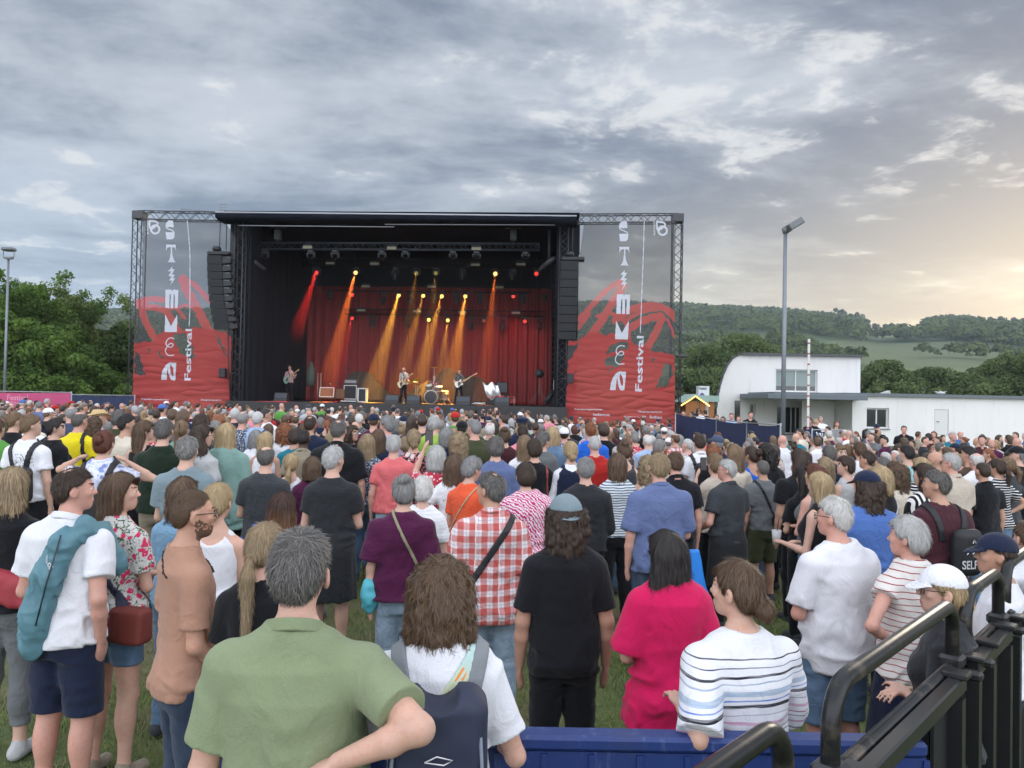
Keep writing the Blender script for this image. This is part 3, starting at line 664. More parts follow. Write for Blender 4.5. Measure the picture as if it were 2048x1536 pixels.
def cloth_mat(c, pat=None, near=False):
    k = f'cloth_{c}_{pat}_{near}'
    if k in MATS: return MATS[k]
    b = NB(k); v = b.map(); base = COL[c]; x, y, z = b.sep(v)
    n = b.noise(v, 5, 4, .6); col = b.mix(n, tuple(q*.86 for q in base), tuple(min(1, q*1.12) for q in base))
    wob = b.math('MULTIPLY', b.math('SUBTRACT', b.noise(v, 4.5, 2), .5), .05)
    zw = b.math('ADD', z, wob)
    def stripe(val, per, duty, ph=0.):
        return b.math('LESS_THAN', b.math('FRACT', b.math('ADD', b.math('MULTIPLY', val, 1/per), ph)), duty)
    if pat == 'bluestripe':
        zw = b.math('ADD', z, b.math('MULTIPLY', b.math('SUBTRACT', b.noise(b.map(sc3=(3, 3, 6)), 1, 3), .5), .05))
        st = [(0, (.76, .77, .82))]
        for (p, c_, w_) in ((.02, (.02, .02, .035), .018), (.09, (.50, .54, .62), .03), (.16, (.02, .02, .04), .014), (.22, (.45, .18, .30), .012), (.27, (.05, .05, .09), .010), (.31, (.33, .02, .10), .008), (.36, (.62, .36, .50), .024), (.43, (.30, .34, .42), .010), (.50, (.012, .012, .022), .028), (.555, (.10, .20, .60), .012), (.60, (.38, .48, .62), .045), (.70, (.30, .38, .50), .012), (.75, (.03, .03, .045), .016), (.82, (.05, .06, .12), .007), (.88, (.02, .02, .035), .012), (.95, (.06, .07, .12), .008)):
            st += [(p, c_), (p+w_, (.76, .77, .82))]
        t = b.step(zw, 1.03, 1.47); col2 = b.ramp(t, [s_ for s_ in st][:31], True)
        br = b.noise(b.map(sc3=(12, 12, 160)), 1, 2); col = b.mix(b.math('MULTIPLY', b.step(br, .42, .62), .30), col2, (.76, .77, .82)); 
    elif pat == 'redline':
        z2 = b.math('ADD', zw, b.math('MULTIPLY', x, .06)); col = b.mix(stripe(z2, .034, .15), (.72, .69, .66), (.33, .045, .05))
    elif pat == 'breton': col = b.mix(stripe(zw, .026, .40), (.68, .70, .74), (.06, .13, .20))
    elif pat == 'wstripe': col = b.mix(stripe(zw, .030, .34), base, (.70, .70, .72))
    elif pat == 'vstripe':
        col = b.mix(stripe(b.math('ADD', x, wob), .045, .48), base, (.72, .70, .68))
    elif pat == 'plaid':
        xx = b.math('ADD', x, b.math('MULTIPLY', b.math('SUBTRACT', b.noise(v, 7, 2), .5), .02))
        sx = stripe(xx, .074, .52); sz = stripe(zw, .074, .52)
        f = b.math('MULTIPLY', b.math('ADD', sx, sz), .5)
        col = b.ramp(f, [(0, (.70, .66, .68)), (.3, (.56, .27, .26)), (.8, (.46, .095, .085))], True)
        tx = stripe(xx, .074, .05, .26); tz = stripe(zw, .074, .05, .26); col = b.mix(b.math('MULTIPLY', b.math('MAXIMUM', tx, tz), .5), col, (.20, .24, .38))
        tx = stripe(xx, .148, .05, .76); col = b.mix(b.math('MULTIPLY', tx, .6), col, (.8, .78, .8))
    elif pat in ('floral', 'redfloral', 'blackfloral', 'navyfloral', 'bluefloral', 'pinkgeo', 'speckle', 'leopard'):
        S = {'floral': (20, (.62, .62, .60), (.62, .03, .12), (.05, .09, .04)), 'redfloral': (34, (.48, .03, .06), (.75, .70, .70), (.55, .08, .12)), 'blackfloral': (11, (.015, .015, .02), (.72, .64, .62), (.62, .18, .20)),
             'navyfloral': (42, (.02, .03, .07), (.60, .62, .66), (.3, .36, .46)), 'bluefloral': (15, (.70, .72, .80), (.22, .28, .55), (.45, .50, .72)), 'pinkgeo': (30, (.50, .025, .14), (.72, .62, .68), (.20, .01, .06)),
             'speckle': (60, (.03, .035, .04), (.35, .36, .36), (.1, .1, .1)), 'leopard': (50, (.55, .45, .35), (.05, .03, .02), (.2, .1, .05))}[pat]
        dv = b.n.new('ShaderNodeVectorMath'); dv.operation = 'ADD'; b.l.new(v, dv.inputs[0])
        nn = b.n.new('ShaderNodeTexNoise'); nn.inputs['Scale'].default_value = S[0]*.8; b.l.new(v, nn.inputs['Vector']); sc_ = b.n.new('ShaderNodeVectorMath'); sc_.operation = 'SCALE'; sc_.inputs['Scale'].default_value = 1.1/S[0]; b.l.new(nn.outputs[1], sc_.inputs[0]); b.l.new(sc_.outputs[0], dv.inputs[1])
        d = b.voro(dv.outputs[0], S[0]); e = b.voro(dv.outputs[0], S[0]*1.9)
        if pat == 'pinkgeo':
            w_ = b.n.new('ShaderNodeTexWave'); w_.bands_direction = 'DIAGONAL'; w_.inputs['Scale'].default_value = 16; w_.inputs['Distortion'].default_value = 5; w_.inputs['Detail'].default_value = 1; w_.inputs['Detail Scale'].default_value = 2.2; b.l.new(v, w_.inputs['Vector'])
            col = b.ramp(w_.outputs[1], [(0, S[1]), (.42, S[1]), (.5, S[2]), (1, S[2])])
        else:
            leaf = b.noise(dv.outputs[0], S[0]*1.5, 4, .7, 1.5)
            col = b.mix(b.step(leaf, .53, .57), S[1], S[3]); col = b.mix(b.math('SUBTRACT', 1.0, b.step(d, .28, .40)), col, S[2])
            if pat in ('floral', 'blackfloral'): col = b.mix(b.math('SUBTRACT', 1.0, b.step(d, .05, .11)), col, (.85, .6, .25) if pat == 'blackfloral' else (.75, .45, .5))
    elif pat == 'heather': 
        n2 = b.noise(b.map(sc3=(60, 60, 240)), 1, 3); col = b.mix(b.step(n2, .3, .7), tuple(q*.72 for q in base), tuple(q*1.35 for q in base))
    elif pat == 'print':
        # white tee with an abstract line print on the back
        inb = b.math('MULTIPLY', b.math('LESS_THAN', b.math('ABSOLUTE', x), .135), b.math('MULTIPLY', b.math('GREATER_THAN', z, 1.07), b.math('MULTIPLY', b.math('LESS_THAN', z, 1.37), b.math('LESS_THAN', y, 0.))))
        e = b.noise(v, 11, 3, .6, 1.2); ln = b.math('LESS_THAN', b.math('ABSOLUTE', b.math('SUBTRACT', e, .5)), .014)
        e2 = b.voro(b.map(sc3=(1, 1, 1.3)), 26, 'DISTANCE_TO_EDGE'); ln2 = b.math('LESS_THAN', e2, .07); sp_ = b.math('GREATER_THAN', b.noise(v, 7, 1), .53)
        ln3 = b.math('LESS_THAN', b.math('ABSOLUTE', b.math('SUBTRACT', b.noise(v, 5, 1, .5, .8), .52)), .012)
        f = b.math('MULTIPLY', inb, b.math('MAXIMUM', b.math('MULTIPLY', ln2, sp_), b.math('MAXIMUM', ln, ln3))); col = b.mix(f, col, (.04, .05, .07))
    elif pat == 'denim' or c in ('denim', 'ljeans', 'dkjeans'):
        n2 = b.noise(v, 220, 2, .7); n3 = b.noise(b.map(sc3=(9, 9, 4)), 1, 3); col = b.mix(b.step(n3, .4, .75), col, tuple(min(1, q*1.5+.03) for q in base)); col = b.mix(b.math('MULTIPLY', n2, .35), col, tuple(q*.5 for q in base))
    if near:
        w1 = b.noise(v, 260, 2, .7); col = b.mix(b.math('MULTIPLY', b.step(w1, .35, .7), .12), col, (0, 0, 0))
    b.set(Base_Color=col, Roughness=.92); b.b.inputs['Specular IOR Level'].default_value = .18
    b.b.inputs['Sheen Weight'].default_value = .12; b.b.inputs['Sheen Roughness'].default_value = .5
    h1 = b.noise(b.map(sc3=(9, 9, 6)), 1, 3, .5, 1.2); h2 = b.math('ABSOLUTE', b.math('SUBTRACT', b.noise(b.map(sc3=(6, 6, 9), rot=(.3, .5, 0)), 1, 2, .5, 1.4), .5)); hh = b.math('SUBTRACT', h1, b.math('MULTIPLY', b.math('MINIMUM', h2, .12), 1.3))
    if near: hh = b.math('ADD', h1, b.math('MULTIPLY', b.noise(v, 300, 2), .10))
    b.bump(hh, .5, .03)
    MATS[k] = b.m; return b.m
def put(name, V, Q, mats, parent, rv=None, midx=None, smooth=True):
    me = new_mesh(name, V, Q, mats, smooth, midx)
    if rv is not None:
        a = me.attributes.new('sv', 'FLOAT', 'POINT'); a.data.foreach_set('value', np.asarray(rv, np.float32))
    o = bpy.data.objects.new(name, me); C.objects.link(o)
    if parent is not None: o.parent = parent
    return o
BOX = (np.array([-.75, -.62, -.01]), np.array([.75, .75, 2.15]))
def fbox(fig, hand=True):
    pts = [fig.hc+np.array([0, 0, .16])]+[fig.hc+fig.RH@np.array(v) for v in ((.13, 0, 0), (-.13, 0, 0), (0, .15, 0), (0, -.15, 0))]
    for k in (1, -1):
        sh, el, wr, Fo, nm = fig.arms[k]; pts += [sh, el, wr, wr+unit(Fo)*.2, fig.ank[k]+(0, .2, 0), fig.knee[k]]
    pts = np.array(pts); lo = pts.min(0)-.09; hi = pts.max(0)+.09
    lo = np.minimum(lo, (-.28*fig.wide, -.24-.05*fig.wide, 0)); hi = np.maximum(hi, (.28*fig.wide, .26+.1*fig.belly, 1.5)); lo[2] = -.012
    return lo, hi
def build_person(fig, h=.012, skin='fair', hair='short', hairc='brown', top=('white', None), bottom=('denim', 'long'), shoes=('dgrey',), hat=None, nstr=0, near=False,
                 topkw=None, extra=None, root=None, glasses=False, beard=False, seed=0, skip_low=False, face=False):
    """fills ROOT (an Empty at the feet) with body, hair and clothes"""
    lo, hi = fbox(fig); tk = dict(sleeve=.62, hem=.90, seed=seed); tk.update(topkw or {})
    V, Q = mesh_sdf(lambda p: fig.skin(p, fing=h < .0085, detail=h < .02), lo, hi, h)
    mats = [skin_mat(skin, near)]; midx = None
    if face:
        q = fig.hl(V[Q].mean(1)); ax = np.abs(q[:, 0]); mi = np.zeros(len(Q), int)
        e = (((ax-.032)/.0135)**2+((q[:, 2]-.008)/.0065)**2 < 1) & (q[:, 1] > .06); mi[e] = 1
        e = (((ax-.032)/.0062)**2+((q[:, 2]-.008)/.0062)**2 < 1) & (q[:, 1] > .06); mi[e] = 2
        lp = ((q[:, 0]/.023)**2+((q[:, 2]+.062)/.0095)**2 < 1) & (q[:, 1] > .07); mi[lp] = 3
        br = (np.abs(q[:, 2]-.034+.10*np.abs(ax-.03)) < .0045) & (ax > .013) & (ax < .050) & (q[:, 1] > .05); mi[br] = 4
        if beard:
            bb = (q[:, 2] < -.012-.50*q[:, 1]) & (q[:, 1] > -.004+.25*(-.06-q[:, 2]).clip(0)) & (q[:, 2] > -.125) & ~lp & ((q[:, 2] < -.075) | (ax > .022) | (q[:, 2] > -.052)); bb &= ~((q[:, 1] > .08) & (q[:, 2] > -.040)); bb &= (vn(q*170, 4) > -.35) | (q[:, 2] < -.07); mi[bb & (mi == 0)] = 5
        mats = mats+[plain('eye_white', (.62, .60, .58), .2), plain('iris', (.03, .025, .02), .15), plain('lip', (.42, .17, .15), .45), hair_mat(hairc if hairc not in ('white', 'lgrey') else 'grey'), plain('beard', (.15, .085, .055), .8, var=.5, nscale=120, bump=.6, bscale=260)]; midx = mi
    put('body', V, Q, mats, root, midx=midx)
    if hair and hair != 'none':
        fh = (lambda p: np.maximum(fig.hair(p, hair, seed), fig.hl(p)[:, 2]-.045)) if hat else (lambda p: fig.hair(p, hair, seed))
        hlo = fig.hc-np.array([.19, .24, .50 if hair in ('long', 'longpony') else .40]); hhi = fig.hc+np.array([.19, .19, .19])
        V, Q = mesh_sdf(fh, hlo, hhi, min(h, .011)); rv = np.full(len(V), .35)
        if len(V):
            if nstr:
                ln, wd_, dn = {'buzz': (.012, .0016, .3), 'short': (.034, .0030, .35), 'tuft': (.045, .003, .2), 'recede': (.032, .0028, .35), 'bald': (.024, .0026, .4), 'crown': (.030, .0028, .3), 'shortf': (.055, .0034, .8),
                   'bob': (.11, .0034, 1.6), 'lob': (.13, .0034, 1.8), 'long': (.16, .0034, 2.), 'curly': (.08, .0035, 1.2), 'afro': (.03, .003, .3)}.get(hair, (.075, .003, 1.0))
                rnd_ = {'curly': .75, 'afro': 1., 'short': .34, 'tuft': .36, 'shortf': .5, 'bun': .3, 'lowbun': .3}.get(hair, .22)
                if near: wd_ *= .62
                V2, Q2, r2 = strands(fh, fig, V, nstr, ln, wd_, seed, dn, rnd_, .0085 if hair not in ('buzz', 'bald') else .002)
                Q = np.concatenate([Q, Q2+len(V)]); V = np.concatenate([V, V2]); rv = np.concatenate([rv, r2])
            put('hair', V, Q, [hair_mat(hairc)], root, rv=rv)
    if beard and nstr and not face: pass
    if hat:
        V, Q = mesh_sdf(lambda p: fig.hat(p, hat[0]), fig.hc-.2, fig.hc+.2, min(h, .009)); put('hat' if hat[0] == 'straw' else 'cap', V, Q, [cloth_mat(hat[1], None, near) if hat[0] != 'straw' else plain('straw', (.55, .40, .20), .8, var=.25, nscale=60)], root)
    ft = lambda p: fig.top(p, **tk)
    if top:
        V, Q = mesh_sdf(ft, lo+(0, 0, min(tk['hem'], .9)-.02), np.minimum(hi, (9, 9, 1.62)) if tk['sleeve'] < 1 and fig.arms[1][1][2] < 1.6 and fig.arms[-1][1][2] < 1.6 else hi, h)
        nm = 'top' if tk.get('tank') else ('jacket' if tk.get('hood') else 'shirt')
        put(nm, V, Q, [cloth_mat(top[0], top[1], near)], root)
        if tk.get('collar') or (len(top) > 2 and top[2] == 'collar'):
            V, Q = mesh_sdf(lambda p: fig.collar(p), np.array([-.13, -.14, 1.40]), np.array([.13, .12, 1.56]), min(h, .0075)*.7)
            if len(V): put('collar', V, Q, [cloth_mat(top[0], top[1], near)], root)
    if not skip_low and bottom:
        bc, bk = bottom[:2]; bh = h*1.15
        if bk in ('long', 'slim', 'wide'): f = lambda p: fig.pants(p, .05, {'slim': .006}.get(bk, .012), {'slim': .004, 'wide': .045}.get(bk, .022), seed)
        elif bk == 'rolled': f = lambda p: fig.pants(p, .20, .010, .012, seed)
        elif bk == 'shorts': f = lambda p: fig.pants(p, .50, .022, .040, seed, fold=.007)
        elif bk == 'hotpants': f = lambda p: fig.pants(p, .66, .014, .02, seed)
        elif bk == 'skirt': f = lambda p: fig.skirt(p, .42, seed=seed)
        nm = {'shorts': 'shorts', 'hotpants': 'shorts', 'skirt': 'skirt'}.get(bk, 'trousers')
        V, Q = mesh_sdf(f, np.array([-.34, -.26, .0]) if not fig.sit else lo, np.array([.34, .30+.1*fig.belly, 1.08]) if not fig.sit else np.array([.4, .6, 1.08]), bh)
        put(nm, V, Q, [cloth_mat(bc, None, near)], root)
        V, Q = mesh_sdf(lambda p: fig.shoes(p), np.array([-.36, -.2, -.004]) if not fig.sit else lo-(0, 0, .0), np.array([.36, .45, .22]) if not fig.sit else np.array([.4, .7, .6]), min(bh, .014))
        if len(V): put('shoes', V, Q, [cloth_mat(shoes[0])], root)
    if glasses:
        m = MB(); 
        for k in (1, -1):
            m.tube([fig.hc+fig.RH@np.array(v) for v in ((k*.083, -.01, .010), (k*.074, .085, .012))], .0022, 5)
            ring = [fig.hc+fig.RH@np.array((k*.033+.024*cos(a), .098-.012*abs(cos(a)), .004+.019*sin(a))) for a in np.linspace(0, 2*pi, 15)]
            m.tube(ring, .0020, 5, cap=False)
        m.tube([fig.hc+fig.RH@np.array(v) for v in ((-.010, .100, .006), (.010, .100, .006))], .002, 5)
        me = new_mesh('glasses', np.array(m.v), m.f, [plain('glasses_frame', (.015, .015, .018), .3)], True); o = bpy.data.objects.new('glasses', me); C.objects.link(o); o.parent = root
    for (nm, f, l_, h_, hh, mt, sm) in (extra(fig, ft, tk) if extra else ()):
        V, Q = mesh_sdf(f, np.array(l_), np.array(h_), hh)
        if len(V): put(nm, V, Q, [mt], root)
    return root
# ---------------- ground, grass, hills, trees ----------------
def grid_mesh(xs, ys, fz):
    X, Y = np.meshgrid(xs, ys, indexing='ij'); Z = fz(X, Y); V = np.stack([X, Y, Z], -1).reshape(-1, 3)
    n, m = len(xs), len(ys); i = np.arange(n-1)[:, None]*m+np.arange(m-1)[None]
    return V, np.stack([i, i+m, i+m+1, i+1], -1).reshape(-1, 4)
def ground_mat():
    b = NB('ground'); v = b.map()
    a = b.noise(v, .35, 4, .6); c = b.noise(v, 3., 5, .65); d = b.noise(v, 24, 4, .7)
    col = b.mix(b.step(c, .38, .62), (.050, .085, .020), (.115, .15, .040))
    col = b.mix(b.step(a, .46, .64), col, (.155, .13, .075))
    col = b.mix(b.math('MULTIPLY', b.step(d, .42, .72), .5), col, (.14, .13, .065))
    x, y, z = b.sep(v)
    b.set(Base_Color=col, Roughness=.95); b.bump(b.math('ADD', d, c), .7, .05); return b.m
xs = np.concatenate([-np.geomspace(2500, 14, 26), np.linspace(-13, 18, 120), np.geomspace(19, 2500, 26)]); ys = np.concatenate([[-900, -200, -50, -10], np.linspace(-4, 60, 150), np.geomspace(62, 3000, 30)])
V, Q = grid_mesh(xs, ys, lambda x, y: zg(x, y)+.012*np.sin(x*2.1+y*.7)*np.sin(y*1.7)*(y < 40))
o = bpy.data.objects.new('ground', new_mesh('ground', V, Q, [ground_mat()], True)); C.objects.link(o); tag(o, kind='structure')
# asphalt strip far right
mb = MB()
P = [(7.0, 9.5), (11, 11.5), (40, 46), (60, 47), (60, 9)]
mb.add([(x, y, zg(x, y)+.010) for x, y in P], [(0, 1, 2, 3, 4)])
mb.build('pavement', [plain('asphalt', (.10, .10, .10), .9, var=.25, nscale=5, bump=.3)], kind='structure')
def grass_blades():
    rs = np.random.RandomState(3)
    def patch(n, x0, x1, y0, y1, h, w):
        x = rs.uniform(x0, x1, n); y = rs.uniform(y0, y1, n)
        k = vn(np.stack([x*1.3, y*1.3, x*0], 1), 5)+.6*vn(np.stack([x*5, y*5, x*0], 1), 6)
        keep = k > rs.uniform(-.9, .5, n); return x[keep], y[keep], (h*rs.uniform(.4, 1.2, n)*(1+.4*k))[keep], np.full(keep.sum(), w)
    parts = [patch(110000, -3.6, 4.6, 1.2, 6.5, .045, .0055), patch(60000, -6, 7, 6.5, 12, .05, .010)]
    x, y, h, w = [np.concatenate(a) for a in zip(*parts)]
    n = len(x); a = rs.uniform(0, 2*pi, n); lean = rs.uniform(.2, 1.1, n)*h; la = rs.uniform(0, 2*pi, n)
    z = zg(x, y)-.004
    B = np.stack([x, y, z], 1); s = np.stack([np.cos(a), np.sin(a), a*0], 1)*w[:, None]/2; l = np.stack([np.cos(la)*lean, np.sin(la)*lean, h], 1)
    V = np.stack([B-s, B+s, B+l*.6+s*.7, B+l*.6-s*.7, B+l+s*.1, B+l-s*.1], 1).reshape(-1, 3)
    i = np.arange(n)[:, None]*6; Q = np.concatenate([i+np.array([[0, 1, 2, 3]]), i+np.array([[3, 2, 4, 5]])])
    b = NB('grass'); v = b.map(); n1 = b.noise(v, 1.2, 3); n2 = b.noise(v, 55, 2)
    at_ = b.n.new('ShaderNodeAttribute'); at_.attribute_name = 'sv'
    col = b.mix(at_.outputs['Fac'], (.075, .13, .028), (.20, .26, .07)); col = b.mix(b.math('MULTIPLY', b.step(n1, .44, .62), .8), col, (.24, .21, .11)); b.set(Base_Color=col, Roughness=.7)
    me = new_mesh('grass', V, Q.astype(int), [b.m]); at2 = me.attributes.new('sv', 'FLOAT', 'POINT'); at2.data.foreach_set('value', np.repeat(rs.uniform(0, 1, n), 6).astype(np.float32))
    o = bpy.data.objects.new('grass', me); C.objects.link(o); tag(o, 'short trodden green and dry yellow grass between the spectators', 'grass', kind='stuff')
grass_blades()
# hills
def fbm(x, y, s, oct=4, seed=0):
    r = 0; a = 1; 
    for i in range(oct):
        r = r+a*vn(np.stack([np.ravel(x)*s, np.ravel(y)*s, np.ravel(x)*0+seed], 1), seed+i).reshape(np.shape(x)); s *= 2.1; a *= .5
    return r
RIDGE_PX = [(-500, 625), (0, 632), (200, 622), (262, 624), (600, 612), (1000, 608), (1200, 606), (1365, 607), (1450, 611), (1600, 620), (1700, 632), (1760, 645), (1800, 643), (1900, 634), (2048, 642), (2500, 640), (3200, 650)]
def ridge_z(az):                       # ridge line from the photograph, as elevation over azimuth
    A = []; E_ = []
    for px, py in RIDGE_PX:
        d = ray(px, py-11); A.append(atan2(d[0], d[1])); E_.append(d[2]/math.hypot(d[0], d[1]))
    return np.interp(az, A, E_)
RH = 1100.
def hill_z(x, y):
    r = np.hypot(x, y); az = np.arctan2(x, y); e = ridge_z(az)*RH+HC-16
    t = np.clip((r-170)/(RH-170), 0, 1.0)
    p = .05*t+.95*(t**1.15)
    z = e*p*np.where(r > RH, np.maximum(.2, 1-(r-RH)/1500), 1)
    return z+2.5*fbm(x, y, .006, 3)*ss(220, 500, r)*(r < RH+50)-.8
def hill_mat():
    b = NB('hill'); v = b.map(); x, y, z = b.sep(v)
    f = b.noise(b.map(sc3=(.0042, .0022, .0)), 1, 2, .5); g = b.noise(b.map(sc3=(.02, .02, 0)), 1, 4, .6)
    big = b.voro(b.map(sc3=(.0065, .0030, 0)), 1, out=1); s3 = b.sep(big)
    c1 = b.mix(g, (.045, .08, .028), (.070, .105, .038)); c = b.mix(b.math('GREATER_THAN', s3[0], .55), c1, (.10, .13, .05)); c = b.mix(b.math('GREATER_THAN', s3[1], .80), c, (.20, .17, .09))
    # vine rows
    row = b.math('FRACT', b.math('MULTIPLY', b.math('ADD', x, b.math('MULTIPLY', y, .25)), .22)); vin = b.math('LESS_THAN', row, .5); low = b.math('MULTIPLY', b.math('LESS_THAN', z, 62), b.math('GREATER_THAN', z, 18))
    c = b.mix(b.math('MULTIPLY', b.math('MULTIPLY', vin, low), .7), c, (.035, .065, .022))
    b.set(Base_Color=c, Roughness=1.); return b.m
th = np.linspace(R(-60), R(75), 260); rr = np.concatenate([np.linspace(165, RH, 110), np.linspace(RH+20, 2300, 18)])
T_, R_ = np.meshgrid(th, rr, indexing='ij'); X = R_*np.sin(T_); Y = R_*np.cos(T_); Z = hill_z(X, Y)
n, m = T_.shape; i = np.arange(n-1)[:, None]*m+np.arange(m-1)[None]
o = bpy.data.objects.new('hill', new_mesh('hill', np.stack([X, Y, Z], -1).reshape(-1, 3), np.stack([i, i+1, i+m+1, i+m], -1).reshape(-1, 4), [hill_mat()], True)); C.objects.link(o); tag(o, kind='structure')
def leaf_mat(nm, c1, c2):
    if nm in MATS: return MATS[nm]
    b = NB(nm); a = b.n.new('ShaderNodeAttribute'); a.attribute_name = 'sv'
    col = b.mix(a.outputs['Fac'], c1, c2); b.set(Base_Color=col, Roughness=.75); b.b.inputs['Specular IOR Level'].default_value = .25
    tr = b.n.new('ShaderNodeBsdfTranslucent'); b.l.new(col, tr.inputs[0]); mx = b.n.new('ShaderNodeMixShader'); mx.inputs[0].default_value = .28
    b.l.new(b.b.outputs[0], mx.inputs[1]); b.l.new(tr.outputs[0], mx.inputs[2]); b.l.new(mx.outputs[0], b.out.inputs[0])
    MATS[nm] = b.m; return b.m
def leaves(cs, rad, n, size, rs, shell=.55, flat=.8):
    """n leaf quads spread through clumps at centres cs with radii rad"""
    k = rs.randint(0, len(cs), n); d = unit_rows(rs.normal(0, 1, (n, 3))); d[:, 2] *= flat
    r = rad[k]*(shell+(1-shell)*rs.uniform(0, 1, n)**.6); P = cs[k]+d*r[:, None]
    nn = unit_rows(d+rs.normal(0, .7, (n, 3))); a = unit_rows(np.cross(nn, rs.normal(0, 1, (n, 3)))); b = np.cross(nn, a)
    s = size*rs.uniform(.6, 1.3, n)[:, None]
    V = np.stack([P-a*s, P-b*s*.55, P+a*s, P+b*s*.55], 1).reshape(-1, 3)
    cv = rs.uniform(0, 1, len(cs))[k]*.6+rs.uniform(0, .4, n)
    return V, np.arange(4*n).reshape(-1, 4), np.repeat(cv, 4)
# woods on the far hillside: canopy clumps, one mass
def woods():
    rs = np.random.RandomState(11); pts = []
    n = 60000; az = rs.uniform(R(-42), R(44), n); r = np.sqrt(rs.uniform(210**2, (RH+15)**2, n)); x = r*np.sin(az); y = r*np.cos(az)
    f = fbm(x, y, .0048, 3, 9); t = (r-170)/(RH-170)
    dg = np.degrees(az)
    a = (.05*t+.95*t**1.15)*RH/r; jit = .03*rs.normal(0, 1, n)
    thr = np.where(a+jit > .80+.05*(dg > 26), np.where((dg > 24.6) & (dg < 28.2), 1.3, np.where(dg > 28, -.3, -1.2)), np.where(a > .66, -.18, -.5)); thr = np.where(dg < 5, thr-.5, thr)
    k = f > thr; x, y, r, t = x[k], y[k], r[k], t[k]
    keep = rs.uniform(0, 1, len(x)) < .26*np.where(a[k] > .8, 1.6, 1.5); x, y, r = x[keep], y[keep], r[keep]
    z = hill_z(x, y); rad = rs.uniform(2.4, 6.4, len(x))*(.58+.45*ss(250, 900, r)); cs = np.stack([x, y, z+rad*1.15], 1)
    nl = 46; V = []; rsx = rs
    idx = np.repeat(np.arange(len(x)), nl); N_ = len(idx)
    d = unit_rows(rsx.normal(0, 1, (N_, 3))); d[:, 2] = np.abs(d[:, 2])*1.05-.25*(d[:, 2] < -.4); P = cs[idx]+d*rad[idx][:, None]*rsx.uniform(.75, 1.08, N_)[:, None]
    nn = unit_rows(d+rsx.normal(0, .45, (N_, 3))); a = unit_rows(np.cross(nn, rsx.normal(0, 1, (N_, 3)))); b = np.cross(nn, a); s = (rad[idx]*.36*rsx.uniform(.5, 1.2, N_))[:, None]
    V = np.stack([P-a*s, P-b*s*.7, P+a*s, P+b*s*.7], 1).reshape(-1, 3); cv = np.repeat(np.clip(rsx.uniform(0, .75, len(x))[idx]+rsx.uniform(0, .25, N_), 0, 1), 4)
    me = new_mesh('woods', V, np.arange(4*N_).reshape(-1, 4), [leaf_mat('far_leaf', (.055, .085, .032), (.125, .165, .055))]); a_ = me.attributes.new('sv', 'FLOAT', 'POINT'); a_.data.foreach_set('value', cv.astype(np.float32))
    o = bpy.data.objects.new('woods', me); C.objects.link(o); tag(o, 'dark green woods and hedgerows covering the far hillside', 'woods', kind='stuff'); print('woods', len(x))
woods()
def tree(px, ytop, Y, wid, label, seed, cols=((.020, .042, .012), (.070, .110, .030)), nleaf=9000, size=.16, trunk=.2, group=None, nm='leafy_tree', open_=False, zb=None):
    rs = np.random.RandomState(seed); top = at(px, ytop, Y); x0 = top[0]; z0 = -.4 if zb is None else zb; H = top[2]-z0
    r = empty(nm, (x0, Y, z0), label, 'tree', group)
    nC = 46; cs = []; rad = []
    for i in range(nC):
        h = rs.uniform(.16, .98)**.8; prof = math.sin(min(1, (1.05-h)/.75)*pi/2)*(.55+.45*min(1, h/.35)); a = rs.uniform(0, 2*pi); q = wid/2*prof*rs.uniform(.15, 1.0)
        cs.append((x0+q*cos(a), Y+q*sin(a)*.8, z0+H*h*.97)); rad.append(wid*rs.uniform(.09, .17)*(1.1-.45*h))
    cs = np.array(cs); rad = np.array(rad); cs[:, 2] = np.minimum(cs[:, 2], z0+H-rad*.75)
    V, Q, cv = leaves(cs, rad, nleaf, size, rs)
    # wisps sticking out of the crown
    if open_:
        k = 24; a = rs.uniform(0, 2*pi, k); e = np.stack([x0+np.cos(a)*wid*.42*rs.uniform(.5, 1.15, k), Y+np.sin(a)*wid*.35, z0+H*(.80+.22*rs.uniform(0, 1, k))], 1); V2, Q2, c2 = leaves(e, np.full(k, wid*.055), nleaf//10, size*.9, rs, .1)
        Q = np.concatenate([Q, Q2+len(V)]); V = np.concatenate([V, V2]); cv = np.concatenate([cv, c2])
    me = new_mesh('crown', V-np.array([x0, Y, z0]), Q, [leaf_mat('leaf_%s' % str(cols[1]), *cols)]); a_ = me.attributes.new('sv', 'FLOAT', 'POINT'); a_.data.foreach_set('value', cv.astype(np.float32))
    c = bpy.data.objects.new('crown', me); C.objects.link(c); c.parent = r
    mb = MB(); mb.tube([(x0, Y, z0-.1), (x0+.1, Y, z0+H*.3), (x0, Y+.1, z0+H*.6), (x0+.1, Y, z0+H*.85)], [trunk, trunk*.8, trunk*.5, trunk*.15], 8)
    for i in range(14):
        e = cs[rs.randint(nC)]; b_ = np.array([x0, Y, z0+H*rs.uniform(.2, .6)]); mb.tube([b_, b_*.5+e*.5+(0, 0, -.2), e], [trunk*.32, trunk*.2, .02], 5)
    mb.build('trunk', [plain('bark', (.07, .055, .04), .9, var=.3, bump=.5)], r)
    return r
DG = ((.045, .10, .022), (.17, .27, .058)); OL = ((.06, .105, .030), (.19, .25, .075)); 
tree(-40, 545, 42, 9, 'tall dark green tree at the left edge behind the thin lamp post', 1, DG, 34000, .10, open_=True)
tree(70, 572, 45, 8.5, 'dark green tree beside the thin lamp post behind the pink fence', 2, DG, 34000, .10, open_=True)
tree(140, 590, 47, 8, 'loose tree with feathery top branches over the blue fence', 3, OL, 24000, .10, open_=True)
tree(205, 660, 50, 7, 'low yellowish green tree between the feathery tree and the stage', 4, ((.035, .055, .016), (.105, .14, .035)), 24000, .10)
